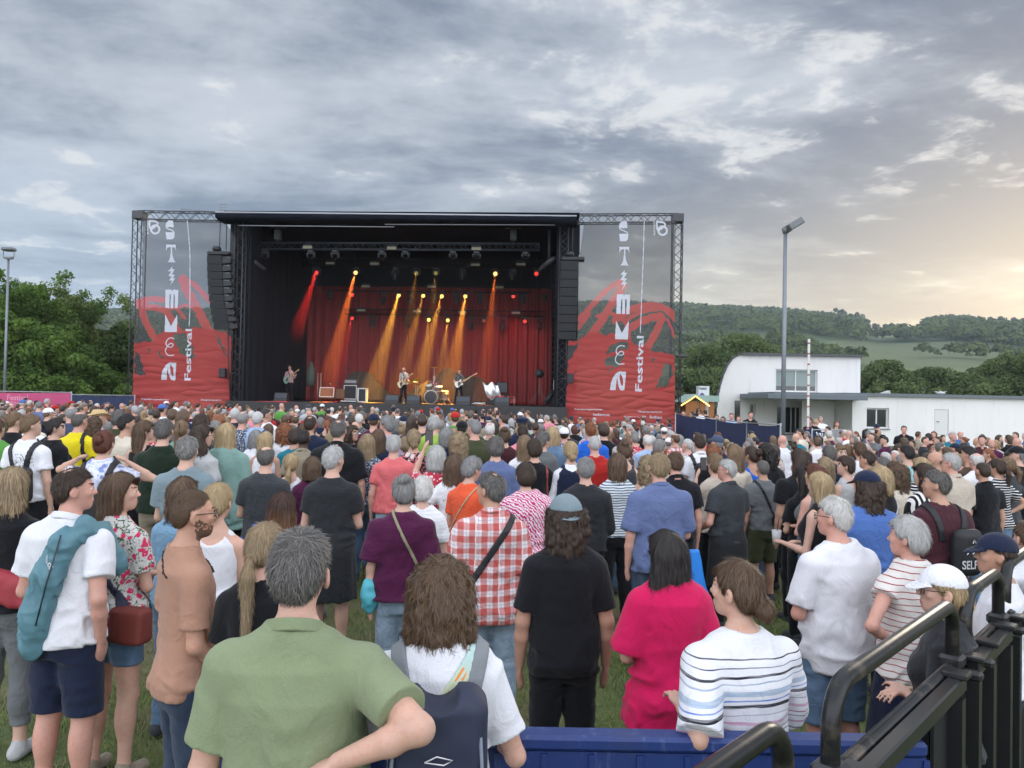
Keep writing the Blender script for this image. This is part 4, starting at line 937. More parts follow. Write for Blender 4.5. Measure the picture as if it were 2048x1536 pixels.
tree(258, 650, 47, 6.5, 'green tree half hidden behind the left banner', 5, ((.03, .055, .016), (.09, .135, .035)), 24000, .10)
tree(10, 620, 38, 6, 'broad dark bushy tree low at the left edge', 6, DG, 24000, .10)
tree(100, 650, 40, 6, 'dark bushy tree right behind the pink fence corner', 7, DG, 24000, .10)
tree(180, 720, 41, 5, 'low dark bush tree behind the blue fence beside the stage', 8, DG, 18000, .10)
for i, (px, py, Y, wd_, lb) in enumerate([
    (1490, 668, 92, 17, 'broad tree rising over the curved roof end of the white building'), (1420, 690, 88, 13, 'tree between the stage banner and the white building'), (1385, 735, 80, 9, 'dark tree close behind the right banner edge'),
    (1555, 700, 96, 12, 'tree top just showing above the flat roof beside the lamp post'), (1770, 720, 85, 11, 'rounded tree behind the roof right of the upper storey'), (1735, 745, 78, 8, 'small dark tree at the corner of the upper storey'),
    (1862, 735, 88, 11, 'olive tree above the middle of the low building'), (1930, 745, 80, 9, 'low tree above the door of the white building'), (2010, 705, 82, 13, 'big dark tree above the right end of the low building'),
    (2080, 700, 78, 12, 'dark tree cut by the right edge of the picture'), (1810, 765, 75, 8, 'low bush tree behind the roof spotlight'), (1965, 760, 76, 8, 'bush tree between the roof aerial and the big tree')]):
    tree(px, py, Y, wd_, lb, 20+i, ((.055, .09, .034), (.15, .20, .075)), 16000, .17, .3, zb=-1)
# tree crowns standing out on the ridge
rs = np.random.RandomState(5)
for i, px in enumerate((1640, 1662, 1676, 1690, 1704, 1718, 1735, 1752, 1770, 1790, 1885, 1903, 1922, 1940, 1962, 1985, 2003, 2025, 2044)):
    az_ = atan2(ray(px, 640)[0], ray(px, 640)[1]); r_ = RH-20; x, y = r_*sin(az_), r_*cos(az_); zb = hill_z(np.array([x]), np.array([y]))[0]
    hh = rs.uniform(10, 17)+(8 if 1670 < px < 1722 else 0)-(5 if px in (1770, 1790, 1885) else 0)
    root = empty('ridge_tree', (x, y, zb), None, 'tree', 'trees along the skyline of the ridge'); c_ = np.array([(x+rs.uniform(-4, 4), y, zb+hh*q) for q in (.25, .42, .6, .75)]); V, Q, cv = leaves(c_, np.array([5.5, 5.5, 4.6, 3.]), 420, 1.2, rs)
    root['label'] = 'distant tree crown standing on the ridge skyline against the bright cloud'
    me = new_mesh('crown', V-np.array([x, y, zb]), Q, [MATS['far_leaf']]); a_ = me.attributes.new('sv', 'FLOAT', 'POINT'); a_.data.foreach_set('value', (cv*.5).astype(np.float32)); c = bpy.data.objects.new('crown', me); C.objects.link(c); c.parent = root
    mb = MB(); mb.tube([(x, y, zb-1), (x, y, zb+hh*.7)], [.6, .2], 5); mb.build('trunk', [MATS['bark']], root)

m = MB(); m.box((150, 610, 78), (2300, 1330, 164))
hz_ = bpy.data.materials.new('haze'); hz_.use_nodes = True; hn = hz_.node_tree.nodes; hn.clear(); pv = hn.new('ShaderNodeVolumePrincipled'); pv.inputs['Color'].default_value = (.72, .84, 1, 1); pv.inputs['Density'].default_value = .00020
ho = hn.new('ShaderNodeOutputMaterial'); hz_.node_tree.links.new(pv.outputs[0], ho.inputs['Volume']); m.build('haze', hz_, None, 'thin evening haze between us and the hills', 'haze', kind='stuff')
# ---------------- the stage ----------------
_pl, _pr = at(268, 422, 35.0), at(1364, 427, 33.6)
SU = np.array([_pr[0]-_pl[0], _pr[1]-_pl[1], 0]); SLEN = np.linalg.norm(SU); SU /= SLEN; SV = np.array([-SU[1], SU[0], 0]); SO = np.array([*( (_pl+_pr)/2)[:2], 0.])
SANG = atan2(SU[1], SU[0]); UZ = np.array([0, 0, 1.])
def W(u, v, w): return SO+SU*u+SV*v+UZ*w
def SP(px, py, v):                     # photo pixel -> world point on the plane at depth v behind the stage front
    d = ray(px, py); t = (v-(EYE-SO)@SV)/(d@SV); return EYE+d*t
def uw(px, py, v): p = SP(px, py, v); return (p-SO)@SU, p[2]
Msr = np.array([[SU[0], SV[0], 0], [SU[1], SV[1], 0], [0, 0, 1]])
class SB(MB):                          # MB working in stage coordinates (u, v, w)
    def add(s, V, Fs, smooth=False):
        V = np.array(V, float); return super().add(SO+V@Msr.T, Fs, smooth)
black = plain('black_cloth', (.006, .008, .013), .9, var=.3, nscale=1.5); steel = plain('truss_metal', (.060, .062, .068), .5, .3); alu = plain('alu', (.30, .31, .33), .35, .8)
gear = plain('gear_black', (.018, .019, .022), .55); gearg = plain('gear_grey', (.05, .055, .06), .5); vinyl = plain('speaker_grille', (.011, .012, .015), .7, var=.3, nscale=50)
def truss(mb, a, b, s=.34, r=.025, nseg=None, rb=.014, up=(0, 0, 1.), sides=4):
    a = np.array(a, float); b = np.array(b, float); L_ = np.linalg.norm(b-a); t = (b-a)/L_
    u_ = np.array(up, float) if abs(t@np.array(up)) < .9 else np.array([0, 1., 0]); n = np.cross(t, u_); n /= np.linalg.norm(n); m = np.cross(n, t)
    cs = [n*s/2+m*s/2, -n*s/2+m*s/2, -n*s/2-m*s/2, n*s/2-m*s/2]
    for c in cs: mb.tube([a+c, b+c], r, 6)
    k = nseg or max(2, int(L_/s/.9))
    for j in range(sides):
        c0, c1 = cs[j], cs[(j+1) % 4]
        for i in range(k):
            p, q = a+t*L_*i/k, a+t*L_*(i+1)/k
            mb.tube([p+(c0 if i % 2 else c1), q+(c1 if i % 2 else c0)], rb, 4, cap=False, smooth=False)
    for e in (a, b):
        for j in range(4): mb.tube([e+cs[j], e+cs[(j+1) % 4]], r, 5)
DECK = uw(810, 807, 2.5)[1]
u0, _ = uw(481, 600, 0); u1, _ = uw(1124, 600, 0); _, wt = uw(760, 436, 0)
ROOF = wt; print('deck', DECK, 'roof', ROOF, 'u', u0, u1, 'slen', SLEN)
stage = empty('stage', W(0, 4.5, -.1), 'big black festival stage with flat roof and lattice towers', 'stage')
DV = 9.5
m = SB(); m.box((( u0+u1)/2, DV/2-.2, DECK-.06), (u1-u0+.6, DV+.8, .12)); m.box(((u0+u1)/2, -.58, DECK/2-.1), (u1-u0+.6, .03, DECK+.1)); m.build('deck', plain('stage_floor', (.03, .03, .032), .6, var=.3), stage)
m = SB()
m.box(((u0+u1)/2, DV+.3, (ROOF+DECK)/2-.2), (u1-u0+.3, .06, ROOF-DECK+.8))
m.build('back_cloth', black, stage)
for uu, sg in ((u0-.02, 1), (u1+.02, -1)):
    m = SB(); n_ = 30                  # softly folded side masking
    V = []; 
    for i in range(n_+1):
        v = .35+(DV-.35)*i/n_; o_ = .05*sin(i*2.1)
        V += [(uu+sg*.2+o_, v, DECK), (uu+sg*.2+o_, v, ROOF)]
    m.add(V, [(2*i, 2*i+2, 2*i+3, 2*i+1) for i in range(n_)], True); m.build('side_cloth', black, stage)
m = SB(); m.box(((u0+u1)/2, DV/2+.2, ROOF+.14), (u1-u0+1.4, DV+1.2, .10)); m.box(((u0+u1)/2, DV/2, ROOF-.05), (u1-u0, DV, .04)); m.build('roof', plain('roof_sheet', (.008, .009, .013), .9, spec=.1), stage)
for uu, sg in ((u0, -1), (u1, 1)):
    m = SB(); m.box((uu+sg*.22, .42, ROOF/2), (1.0, .05, ROOF-.3)); m.build('side_cloth', black, stage)
# canopy front edge: pale top rail, dark sagging skirt
m = SB(); a0 = uw(436, 430, -.5); a1 = uw(1153, 436, -.5)
m.tube([(a0[0], -.75, a0[1]+.06), (a1[0], -.75, a1[1]+.02)], .045, 6); m.build('roof_rail', plain('rail_pale', (.36, .38, .42), .5), stage)
m = SB(); n_ = 60; V = []
for i in range(n_+1):
    t = i/n_; u = a0[0]+(a1[0]-a0[0])*t; w_ = a0[1]+(a1[1]-a0[1])*t; sag = .07*math.fabs(sin(i*.9))+.10*ss(.85, 1, t)
    V += [(u, -.78, w_+.03), (u, -.80+.03*sin(i), w_-.16-sag*.4), (u, -.55, w_-.22-sag*.7), (u, .2, w_-.26)]
m.add(V, [(4*i+k, 4*i+4+k, 4*i+5+k, 4*i+1+k) for i in range(n_) for k in range(3)], True); m.build('roof_skirt', plain('skirt', (.012, .014, .022), .9, var=.4, spec=.1), stage)
m = SB(); b0 = uw(480, 452, -.4); b1 = uw(1110, 452, -.4); m.tube([(b0[0], -.5, b0[1]), (b0[0]+7, -.5, b0[1]-.02)], .022, 5); m.tube([(b1[0]-7.5, -.5, b1[1]), (b1[0], -.5, b1[1]+.02)], .022, 5); m.build('skirt_bar', plain('bar_pale', (.30, .31, .34), .5), stage)
for px in (478, 1126):
    u, _ = uw(px, 600, .1); m = SB(); truss(m, (u, .1, 0), (u, .1, ROOF-.1), .38, .028, up=(0, 1, 0)); m.build('roof_tower', steel, stage)
for px in (492, 1108):
    u, _ = uw(px, 600, 8.8); m = SB(); truss(m, (u, 8.8, 0), (u, 8.8, ROOF-.1), .38, .028, up=(0, 1, 0)); m.build('roof_tower', steel, stage)
for px in (592,):
    m = SB(); u, w_ = uw(px, 505, 8.6); _, w2 = uw(px, 728, 8.6); m.tube([(u, 8.6, w2), (u, 8.6, w_)], .018, 5); m.tube([(u-.35, 8.6, w2+4.5), (u-.35, 8.6, w_)], .018, 5); m.build('pole', plain('pole_pale', (.22, .22, .24), .5), stage)
# front wing frames with banners
def wing(pa, pb, nm_label, left):
    e = 1 if left else -1
    top = uw(*pa, 0)[1]-.2; uo = uw(pa[0]+e*10, 450, 0)[0]; ui = uw(pb[0], 450, 0)[0]
    r = empty('banner_tower', W(uo, 0, 0), nm_label, 'lattice tower')
    m = SB(); truss(m, (uo, .05, 0), (uo, .05, top+.17), .42, .028, up=(0, 1, 0)); m.build('mast', steel, r)
    m = SB(); truss(m, (uo, .05, top), (ui, .05, top-.05), .38, .026); m.build('beam', steel, r)
    m = SB()
    m.box((uo, .05, top), (.5, .5, .36), bev=.02); m.build('corner_block', steel, r); m = SB(); m.box((uo, .05, .05), (.6, .6, .08)); m.build('foot_plate', steel, r); return top, uo, ui
wing((268, 422), (446, 440), 'black lattice tower carrying the left banner at the stage corner', True)
wing((1365, 428), (1140, 436), 'black lattice tower carrying the right banner at the stage corner', False)
# ---- banners: a fine cloth grid whose cells take the printed colours ----
def inpoly(P, x, y):
    P = np.array(P, float); r = np.zeros(x.shape, bool); x0, y0 = P[-1]
    for x1, y1 in P:
        c = ((y1 > y) != (y0 > y)) & (x < (x0-x1)*(y-y1)/(y0-y1+1e-12)+x1); r ^= c; x0, y0 = x1, y1
    return r
def instroke(P, wd, x, y):
    P = np.array(P, float); r = np.zeros(x.shape, bool)
    # smooth the path
    for _ in range(2):
        Q_ = [P[0]]
        for a, b in zip(P[:-1], P[1:]): Q_ += [a*.75+b*.25, a*.25+b*.75]
        P = np.array(Q_+[P[-1]])
    for a, b in zip(P[:-1], P[1:]):
        d = b-a; L2 = d@d+1e-9; t = np.clip(((x-a[0])*d[0]+(y-a[1])*d[1])/L2, 0, 1); r |= (x-a[0]-t*d[0])**2+(y-a[1]-t*d[1])**2 < (wd/2)**2
    return r
c1 = lambda p: (255+p[0]/7.316, 410+p[1]/7.316); c2 = lambda p: (255+p[0]/6.98, 600+p[1]/6.98); c3 = lambda p: (1115+p[0]/6.98, 420+p[1]/6.98); c4 = lambda p: (1115+p[0]/6.677, 630+p[1]/6.677)
def T_(f, P): return [f(p) for p in P]
def gauze(name, col, alpha, var=.1):
    b = NB(name); v = b.map(); n = b.noise(v, 1.2, 4); col_ = b.mix(n, tuple(c*(1-var) for c in col), tuple(c*(1+var) for c in col))
    st = b.noise(b.map(sc3=(1.2, 1, 26), rot=(0, .5, 0)), 1, 4, .6); col_ = b.mix(b.math('MULTIPLY', b.step(st, .45, .75), .35 if col[0] > .2 and col[1] < .2 else 0.), col_, tuple(c*.72 for c in col))
    b.set(Base_Color=col_, Roughness=.75); tr = b.n.new('ShaderNodeBsdfTransparent'); mx = b.n.new('ShaderNodeMixShader')
    tl = b.n.new('ShaderNodeBsdfTranslucent'); b.l.new(col_, tl.inputs[0]); m2 = b.n.new('ShaderNodeMixShader'); m2.inputs[0].default_value = .25; b.l.new(b.b.outputs[0], m2.inputs[1]); b.l.new(tl.outputs[0], m2.inputs[2])
    mx.inputs[0].default_value = alpha; b.l.new(tr.outputs[0], mx.inputs[1]); b.l.new(m2.outputs[0], mx.inputs[2]); b.l.new(mx.outputs[0], b.out.inputs[0]); return b.m
BM = [gauze('banner_mesh', (.085, .088, .092), .60), gauze('banner_red', (.42, .050, .048), .93), gauze('banner_brush', (.56, .075, .075), .72), gauze('banner_white', (.62, .65, .74), .97), gauze('banner_rededge', (.44, .04, .038), .93)]
S_up = T_(c1, [(555, 300), (562, 265), (580, 240), (605, 224), (665, 225), (675, 325), (560, 322)]); S_lo = T_(c1, [(560, 400), (688, 400), (687, 455), (680, 485), (655, 505), (575, 503)]); S_sq = T_(c1, [(562, 315), (580, 345), (630, 362), (670, 380), (684, 410)])
Tt = T_(c1, [(568, 580), (705, 580), (711, 668), (698, 632), (675, 618), (654, 618), (655, 700), (668, 770), (685, 810), (706, 840), (590, 840), (612, 812), (626, 770), (637, 700), (638, 618), (612, 618), (588, 632), (572, 668)])
Bo = T_(c1, [(657, 898), (595, 968), (635, 970), (597, 1038), (645, 1045), (607, 1100), (650, 1102), (620, 1182), (693, 1070), (655, 1068), (690, 1020), (645, 1015), (687, 938), (650, 935)])
Cm = T_(c1, [(552, 1238), (638, 1238), (652, 1258), (666, 1238), (738, 1243), (735, 1510), (692, 1510), (690, 1305), (670, 1305), (672, 1510), (630, 1510), (632, 1305), (613, 1305), (612, 1510), (552, 1505)])
Kr = T_(c2, [(525, 200), (607, 365), (697, 200), (690, 450), (517, 445)])
El = T_(c2, [(648, 540), (610, 525), (565, 540), (535, 590), (542, 635), (590, 662), (635, 650), (640, 618), (605, 600), (565, 630), (528, 690), (532, 745), (580, 780), (645, 770)])
N1 = T_(c2, [(470, 1115), (478, 1030), (505, 950), (545, 895), (585, 872), (592, 890), (565, 940), (552, 1000), (545, 1115)]); N2 = T_(c2, [(585, 872), (678, 878), (662, 1122), (612, 1120), (592, 1095), (575, 1040), (563, 950), (575, 915)]); N3 = T_(c2, [(598, 898), (632, 945), (642, 1000), (640, 1060), (622, 1062), (600, 1000), (590, 940)])
Bl = [T_(c1, [(325, 235), (415, 238), (445, 262), (440, 290), (345, 365), (325, 320), (325, 235)])]; Bc = c1((408, 358))
def banner(outl, reds, patches, strokes, mapf, line, fest, texts, label, left):
    O = np.array(outl); x0, x1, y0, y1 = O[:, 0].min(), O[:, 0].max(), O[:, 1].min(), O[:, 1].max(); st = .62
    gx = np.arange(x0, x1+st, st); gy = np.arange(y0, y1+st, st)
    X, Y = np.meshgrid(gx, gy, indexing='ij'); xc = (X[:-1, :-1]+st/2); yc = (Y[:-1, :-1]+st/2); M = np.zeros(xc.shape, int)
    wx = xc+1.3*np.sin(yc*.35)+.8*np.sin(xc*.5+yc*.2); wy = yc+1.3*np.sin(xc*.31)
    for k, p in enumerate(strokes): M[instroke(p[0], p[1], wx*.5+xc*.5, wy*.5+yc*.5)] = 2
    for p in reds: M[inpoly(p, wx, wy)] = 1
    for p in patches: M[inpoly(p, wx, wy)] = 0
    def fill(P, f=inpoly, *a):
        P = [mapf(p) for p in P]; return f(P, *a, xc, yc)
    w_ = np.zeros(xc.shape, bool)
    for P in (S_up, S_lo, Tt, Bo, Kr, N1, Cm): w_ |= fill(P)
    w_ |= fill(N2) & ~fill(N3); w_ |= fill(S_sq, instroke, 2.0); w_ |= fill(El, instroke, 1.9)
    bo = (0, 0) if left else (1014.5, 2.1); bs = 1 if left else 1.04
    bm = lambda p: (309+(p[0]-309)*bs+bo[0], 454.4+(p[1]-454.4)*bs+bo[1])
    w_ |= instroke([bm(p) for p in Bl[0]], 3.4, xc, yc); cc = bm(Bc); rr_ = np.hypot(xc-cc[0], yc-cc[1]); w_ |= (np.abs(rr_-8.2*bs) < 1.9)
    w_ |= instroke(line, 1.5, xc, yc)
    def txt(t, org, ux, uy, width, bold=False):
        V, Fs = text_polys(t, 1., bold); V = V[:, :2]-[V[:, 0].min(), 0]; k = width/V[:, 0].max(); ux = np.array(ux, float); uy = np.array(uy, float)
        P = np.array(org)+V[:, :1]*k*ux+V[:, 1:2]*uy
        for f in Fs:
            q = P[list(f)]; 
            if q[:, 0].max() < x0: continue
            w_.__ior__(inpoly(q, xc, yc))
    for t in [fest]+texts: txt(*t)
    M[w_] = 3
    ins = inpoly(outl, xc, yc); u_, w2 = uw(X.ravel()[0], Y.ravel()[0], -.05)
    D = np.stack([ray(a, b) for a, b in ((x0, y0), (x1, y0), (x0, y1))])   # affine in pixels
    dx = (D[1]-D[0])/(x1-x0); dy = (D[2]-D[0])/(y1-y0)
    dd = D[0]+(X[..., None]-x0)*dx+(Y[..., None]-y0)*dy; t = (-.25-(EYE-SO)@SV)/(dd@SV); P = EYE+dd*t[..., None]
    q = np.stack([X*.045, Y*.016, X*0], -1).reshape(-1, 3); n1 = vn(q, 3).reshape(X.shape); n2 = vn(np.stack([X*.02+Y*.05, X*-.015+Y*.09, X*0], -1).reshape(-1, 3), 9).reshape(X.shape); lo = ss(y0+180, y1-30, Y)
    P = P+SV*(n1*.04+(1-np.abs(n2)*2)*.045*lo)[..., None]*.9
    n, m_ = X.shape; i = (np.arange(n-1)[:, None]*m_+np.arange(m_-1)[None]); Q = np.stack([i, i+m_, i+m_+1, i+1], -1)[ins]; mi = M[ins]
    us = np.unique(Q); rm = np.full(n*m_, -1); rm[us] = np.arange(len(us)); V = P.reshape(-1, 3)[us]; o0 = V.mean(0); o0[2] = V[:, 2].min()
    o = bpy.data.objects.new('festival_banner', new_mesh('festival_banner', V-o0, rm[Q], BM, True, mi)); C.objects.link(o); o.location = o0; tag(o, label, 'banner')
ident = lambda p: p
rmap = lambda p: (1246.8+(p[0]-339.7)*1.04-(p[1]-459.9)*.0282, 462.3+(p[1]-459.9)*1.059)
banner([(286, 436), (449, 443), (458, 455), (468, 470), (471, 482), (467, 560), (470, 600), (463, 672), (461, 740), (459, 845), (261, 845), (264, 790), (268, 700), (271, 600), (283, 592)],
  [T_(c2, [(90, 610), (250, 585), (370, 575), (430, 480), (520, 430), (700, 440), (840, 400), (960, 370), (1060, 400), (1200, 420), (1370, 450), (1450, 510), (1450, 1800), (20, 1800)])],
  [T_(c2, P) for P in ([(650, 480), (760, 460), (820, 470), (850, 560), (840, 600), (910, 640), (935, 800), (900, 815), (800, 790), (740, 740), (690, 640), (640, 560)], [(1225, 480), (1300, 560), (1395, 790), (1375, 800), (1320, 680), (1240, 540)], [(120, 720), (160, 740), (200, 850), (250, 1060), (90, 1030), (100, 800)], [(270, 670), (325, 670), (300, 750)], [(430, 690), (500, 830), (425, 770)], [(780, 290), (940, 170), (1000, 330), (1060, 400), (960, 375), (880, 400)])],
  [(T_(c1, [(120, 1430), (330, 1370), (540, 1390)]), 12), (T_(c2, [(180, 40), (210, 200), (290, 380), (400, 570)]), 14), (T_(c2, [(110, 60), (300, 100), (500, 120), (640, 290), (720, 460)]), 13), (T_(c2, [(690, 130), (760, 200), (830, 300)]), 6),
   (T_(c1, [(800, 1080), (850, 1230), (960, 1400)])+T_(c2, [(960, 100), (1080, 330), (1200, 560), (1400, 950)]), 18), (T_(c1, [(800, 1085), (900, 1110), (1050, 1230), (1190, 1400)]), 11), (T_(c2, [(500, 110), (690, 120), (800, 70), (900, 90)]), 7), (T_(c2, [(560, 60), (700, 130)]), 6)],
  ident, T_(c1, [(870, 228), (905, 600), (914, 1000), (912, 1530)])+T_(c2, [(860, 360)]), ('Festival', (380.2, 761), (.035, -1), (-17.5, -.2), 103, True),
  [('BURGHOF', (297.5, 468), (0, -1), (-4.4, 0), 27, True), ('Premiumsponsoren', (282, 799.5), (1, 0.02), (0, -4.6), 55, True), ('Hauptsponsoren', (402, 801), (1, 0.02), (0, -4.6), 40, True)],
  'tall see-through grey and red banner with white letters hung left of the stage', True)
banner([(1168, 446), (1180, 444), (1352, 441), (1349, 600), (1350, 700), (1350, 770), (1349, 880), (1128, 880), (1133, 780), (1136, 680), (1156, 676), (1155, 600), (1158, 520)],
  [T_(c4, [(140, 360), (280, 340), (400, 250), (530, 230), (640, 270), (760, 240), (900, 330), (960, 330), (1050, 400), (1180, 400), (1230, 480), (1480, 510), (1570, 560), (1600, 1700), (80, 1700), (130, 900), (140, 600)])],
  [T_(c4, P) for P in ([(120, 420), (230, 400), (310, 340), (140, 640)], [(780, 370), (940, 350), (945, 440), (700, 515), (655, 530), (680, 440)], [(650, 575), (760, 540), (890, 500), (870, 600), (820, 690), (630, 680)], [(1255, 575), (1315, 575), (1270, 660)], [(1430, 625), (1530, 690), (1545, 800), (1500, 860), (1450, 960), (1305, 968), (1390, 800)], [(790, 685), (660, 785), (700, 730)], [(300, 700), (215, 800), (235, 760)])],
  [(T_(c3, [(880, 1000), (760, 1060), (640, 1160), (520, 1290), (300, 1530)]), 11), (T_(c3, [(915, 1050), (830, 1200), (700, 1400)])+T_(c4, [(600, 60), (480, 230), (330, 400)]), 16), (T_(c3, [(800, 1540), (1000, 1400), (1200, 1330), (1400, 1340), (1560, 1400), (1650, 1530)]), 14), (T_(c3, [(960, 1540), (1150, 1420), (1400, 1380)]), 8),
   (T_(c4, [(930, 200), (1100, 90), (1300, 20), (1400, 10), (1370, 120), (1290, 280), (1180, 460)]), 15), (T_(c4, [(950, 160), (880, 80), (760, 0)]), 7), (T_(c3, [(560, 1480), (760, 1430), (960, 1540)]), 7), (T_(c4, [(960, 240), (950, 400), (900, 560)]), 6), (T_(c4, [(1400, 0), (1500, 100), (1560, 300)]), 5), (T_(c4, [(290, 170), (350, 60), (420, 0)]), 9)],
  rmap, T_(c3, [(1212, 145), (1200, 600), (1165, 1500)])+T_(c4, [(1105, 235)]), ('Festival', (1283.5, 783), (.032, -1), (-19, -.2), 111, True),
  [('BURGHOF', (1310.5, 471), (0, -1), (-4.6, 0), 29, True), ('Premiumsponsoren', (1149, 820), (1, .01), (0, -4.8), 56, True), ('badenova', (1186, 831), (1, .03), (0, -7), 34, True), ('Hauptsponsoren', (1276, 824.5), (1, .02), (0, -4.8), 48, True), ('Endress+Hauser', (1249, 834.5), (1, .02), (0, -4.2), 33), ('Rothaus', (1300, 836.5), (1, .02), (0, -7.5), 24, True), ('Europa', (1288, 849), (1, .02), (0, -5.5), 34, True), ('EH', (1284, 834.5), (1, .02), (0, -4), 8, True)],
  'tall see-through grey and red banner with white letters hung right of the stage', False)
# ---- line arrays ----
def array_(px0, px1, ys, label, v=-.55, curve=True):
    ua, wa = uw(px0, ys[0], v); ub, _ = uw(px1, ys[0], v); r = empty('line_array', SP((px0+px1)/2, ys[-1], v), label, 'loudspeakers'); n = len(ys)-1
    for i in range(n):
        ax0 = px0+(6.5*(i/n)**2.2*1.9 if curve else -(i/n)*5); wdt = (px1-px0); u_a, w_a = uw(ax0, ys[i]+.4, v); u_b, w_b = uw(ax0+wdt, ys[i+1]-.3, v); h_ = w_a-w_b; dk = v+(.25*(i/n)**2)
        m = SB(); 
        uc = (u_a+u_b)/2; hw = (u_b-u_a)/2; V = [(uc-hw, dk, w_a), (uc+hw, dk, w_a), (uc+hw, dk+.02, w_b), (uc-hw, dk+.02, w_b), (uc-hw*.95, dk+.6, w_a-.03), (uc+hw*.95, dk+.6, w_a-.03), (uc+hw*.95, dk+.6, w_b+.05), (uc-hw*.95, dk+.6, w_b+.05)]
        m.add(V, [(3, 2, 1, 0), (4, 5, 6, 7), (0, 1, 5, 4), (2, 3, 7, 6), (1, 2, 6, 5), (3, 0, 4, 7)]); m.build('cabinet', vinyl, r)
        if curve:      # splayed rear halves seen from the side
            m = SB(); q = .20; V = [(uc+hw+.01, dk+.05, w_a-.02), (uc+hw+q+.16, dk+.12, w_a-h_*.22), (uc+hw+q+.16, dk+.12, w_b+h_*.22), (uc+hw+.01, dk+.05, w_b+.02)]; V += [(a, b+.4, c) for a, b, c in V]
            m.add(V, [(3, 2, 1, 0), (4, 5, 6, 7), (0, 1, 5, 4), (2, 3, 7, 6), (1, 2, 6, 5)]); m.build('cabinet', gear, r)
    m = SB(); uc = (ua+ub)/2; m.box((uc+.15, v+.25, wa+.10), (1.0, .5, .16), bev=.03); m.tube([(uc+.12, v+.25, wa+.1), (uc+.12, v+.25, ROOF-.1)], .018, 5); m.tube([(uc+.42, v+.25, wa+.3), (uc+.42, v+.25, ROOF-.1)], .018, 5); m.lathe((uc+.0, v+.25, wa+.32), [(.05, -.12), (.16, -.1), (.2, 0), (.16, .1), (.05, .12)], 10); m.build('hoist', gear, r)
    return uc
array_(414, 443, [510, 528, 543, 558, 573, 588, 603, 617, 630, 643, 658], 'curved black loudspeaker array hanging before the left banner')
array_(1121.5, 1157, [521, 540, 558, 575, 592, 610, 628, 645, 662, 678], 'straight black loudspeaker array hanging beside the right banner', curve=False)
for (px, py, lb, s_) in ((446, 746, 'small black delay speaker clamped before the left banner', 1), (1141, 757, 'small black delay speaker clamped before the right banner', -1)):
    u, w_ = uw(px, py, -.6); m = SB(); r = empty('side_speaker', W(u, -.6, w_-.25), lb, 'loudspeaker'); m.box((u, -.6, w_), (.28, .3, .42), bev=.03); m.build('cabinet', gear, r); m = SB(); m.tube([(u+.05*s_, -.5, w_), (u+.42*s_, -.3, w_)], .03, 6); m.build('bracket', steel, r)
m = SB(); a = uw(456, 662, -.5); b = uw(463, 805, -.4); m.tube([(a[0], -.5, a[1]), (a[0]+.06, -.48, (a[1]+b[1])/2), (b[0], -.4, b[1]-.6)], .03, 6); m.build('speaker_cable', gear, None, 'black cable hanging down from the curved left loudspeaker array', 'cable')
m = SB(); a = uw(1351, 712, -.1); m.box((a[0]+.28, -.1, a[1]), (.55, .35, .10), bev=.03); m.build('floodlight', plain('flood', (.05, .05, .05), .5), None, 'small dark floodlight sticking out from the right banner tower', 'floodlight')
# antenna on the roof corner
m = SB(); a = uw(362, 418, .2); b = uw(445, 424, .2); m.tube([(a[0], .2, a[1]), (b[0], .2, b[1])], .02, 5)
for q in (0, 1): m.tube([(b[0]-.05+.16*q, .2, b[1]-.05), (b[0]-.05+.16*q, .2, b[1]+.38)], .012, 5)
for q in (.08, .22, .36): m.tube([(b[0]-.15, .2, b[1]+q), (b[0]+.22, .2, b[1]+q)], .012, 5)
m.build('antenna', plain('antenna', (.25, .26, .27), .4, .5), None, 'thin metal antenna and rod on the roof corner above the left banner', 'antenna')
# ---- curtain ----
ca = uw(700, 572, 8.7); cb = uw(1106, 572, 8.7)
def curtain_mesh():
    n = 420; V = []; u_a, u_b = uw(566, 600, 8.9)[0], cb[0]; rs = np.random.RandomState(2)
    ph = np.cumsum(rs.uniform(.5, 1.5, n+1)); top_ = ca[1]
    for i in range(n+1):
        t = i/n; u = u_a+(u_b-u_a)*t; off = .10*sin(ph[i]*.45)+.05*sin(ph[i]*1.3)
        V += [(u, 8.9+off*.4, top_), (u, 8.9+off*.8, (top_+DECK)/2), (u, 8.9+off*1.1, DECK+.02)]
    m = SB(); m.add(V, [(3*i+k, 3*i+3+k, 3*i+4+k, 3*i+1+k) for i in range(n) for k in range(2)], True)
    b = NB('curtain_cloth'); b.set(Base_Color=(.27, .036, .036), Roughness=.85); m.build('curtain', b.m, None, 'long folded curtain glowing red along the back of the stage', 'curtain')
curtain_mesh()
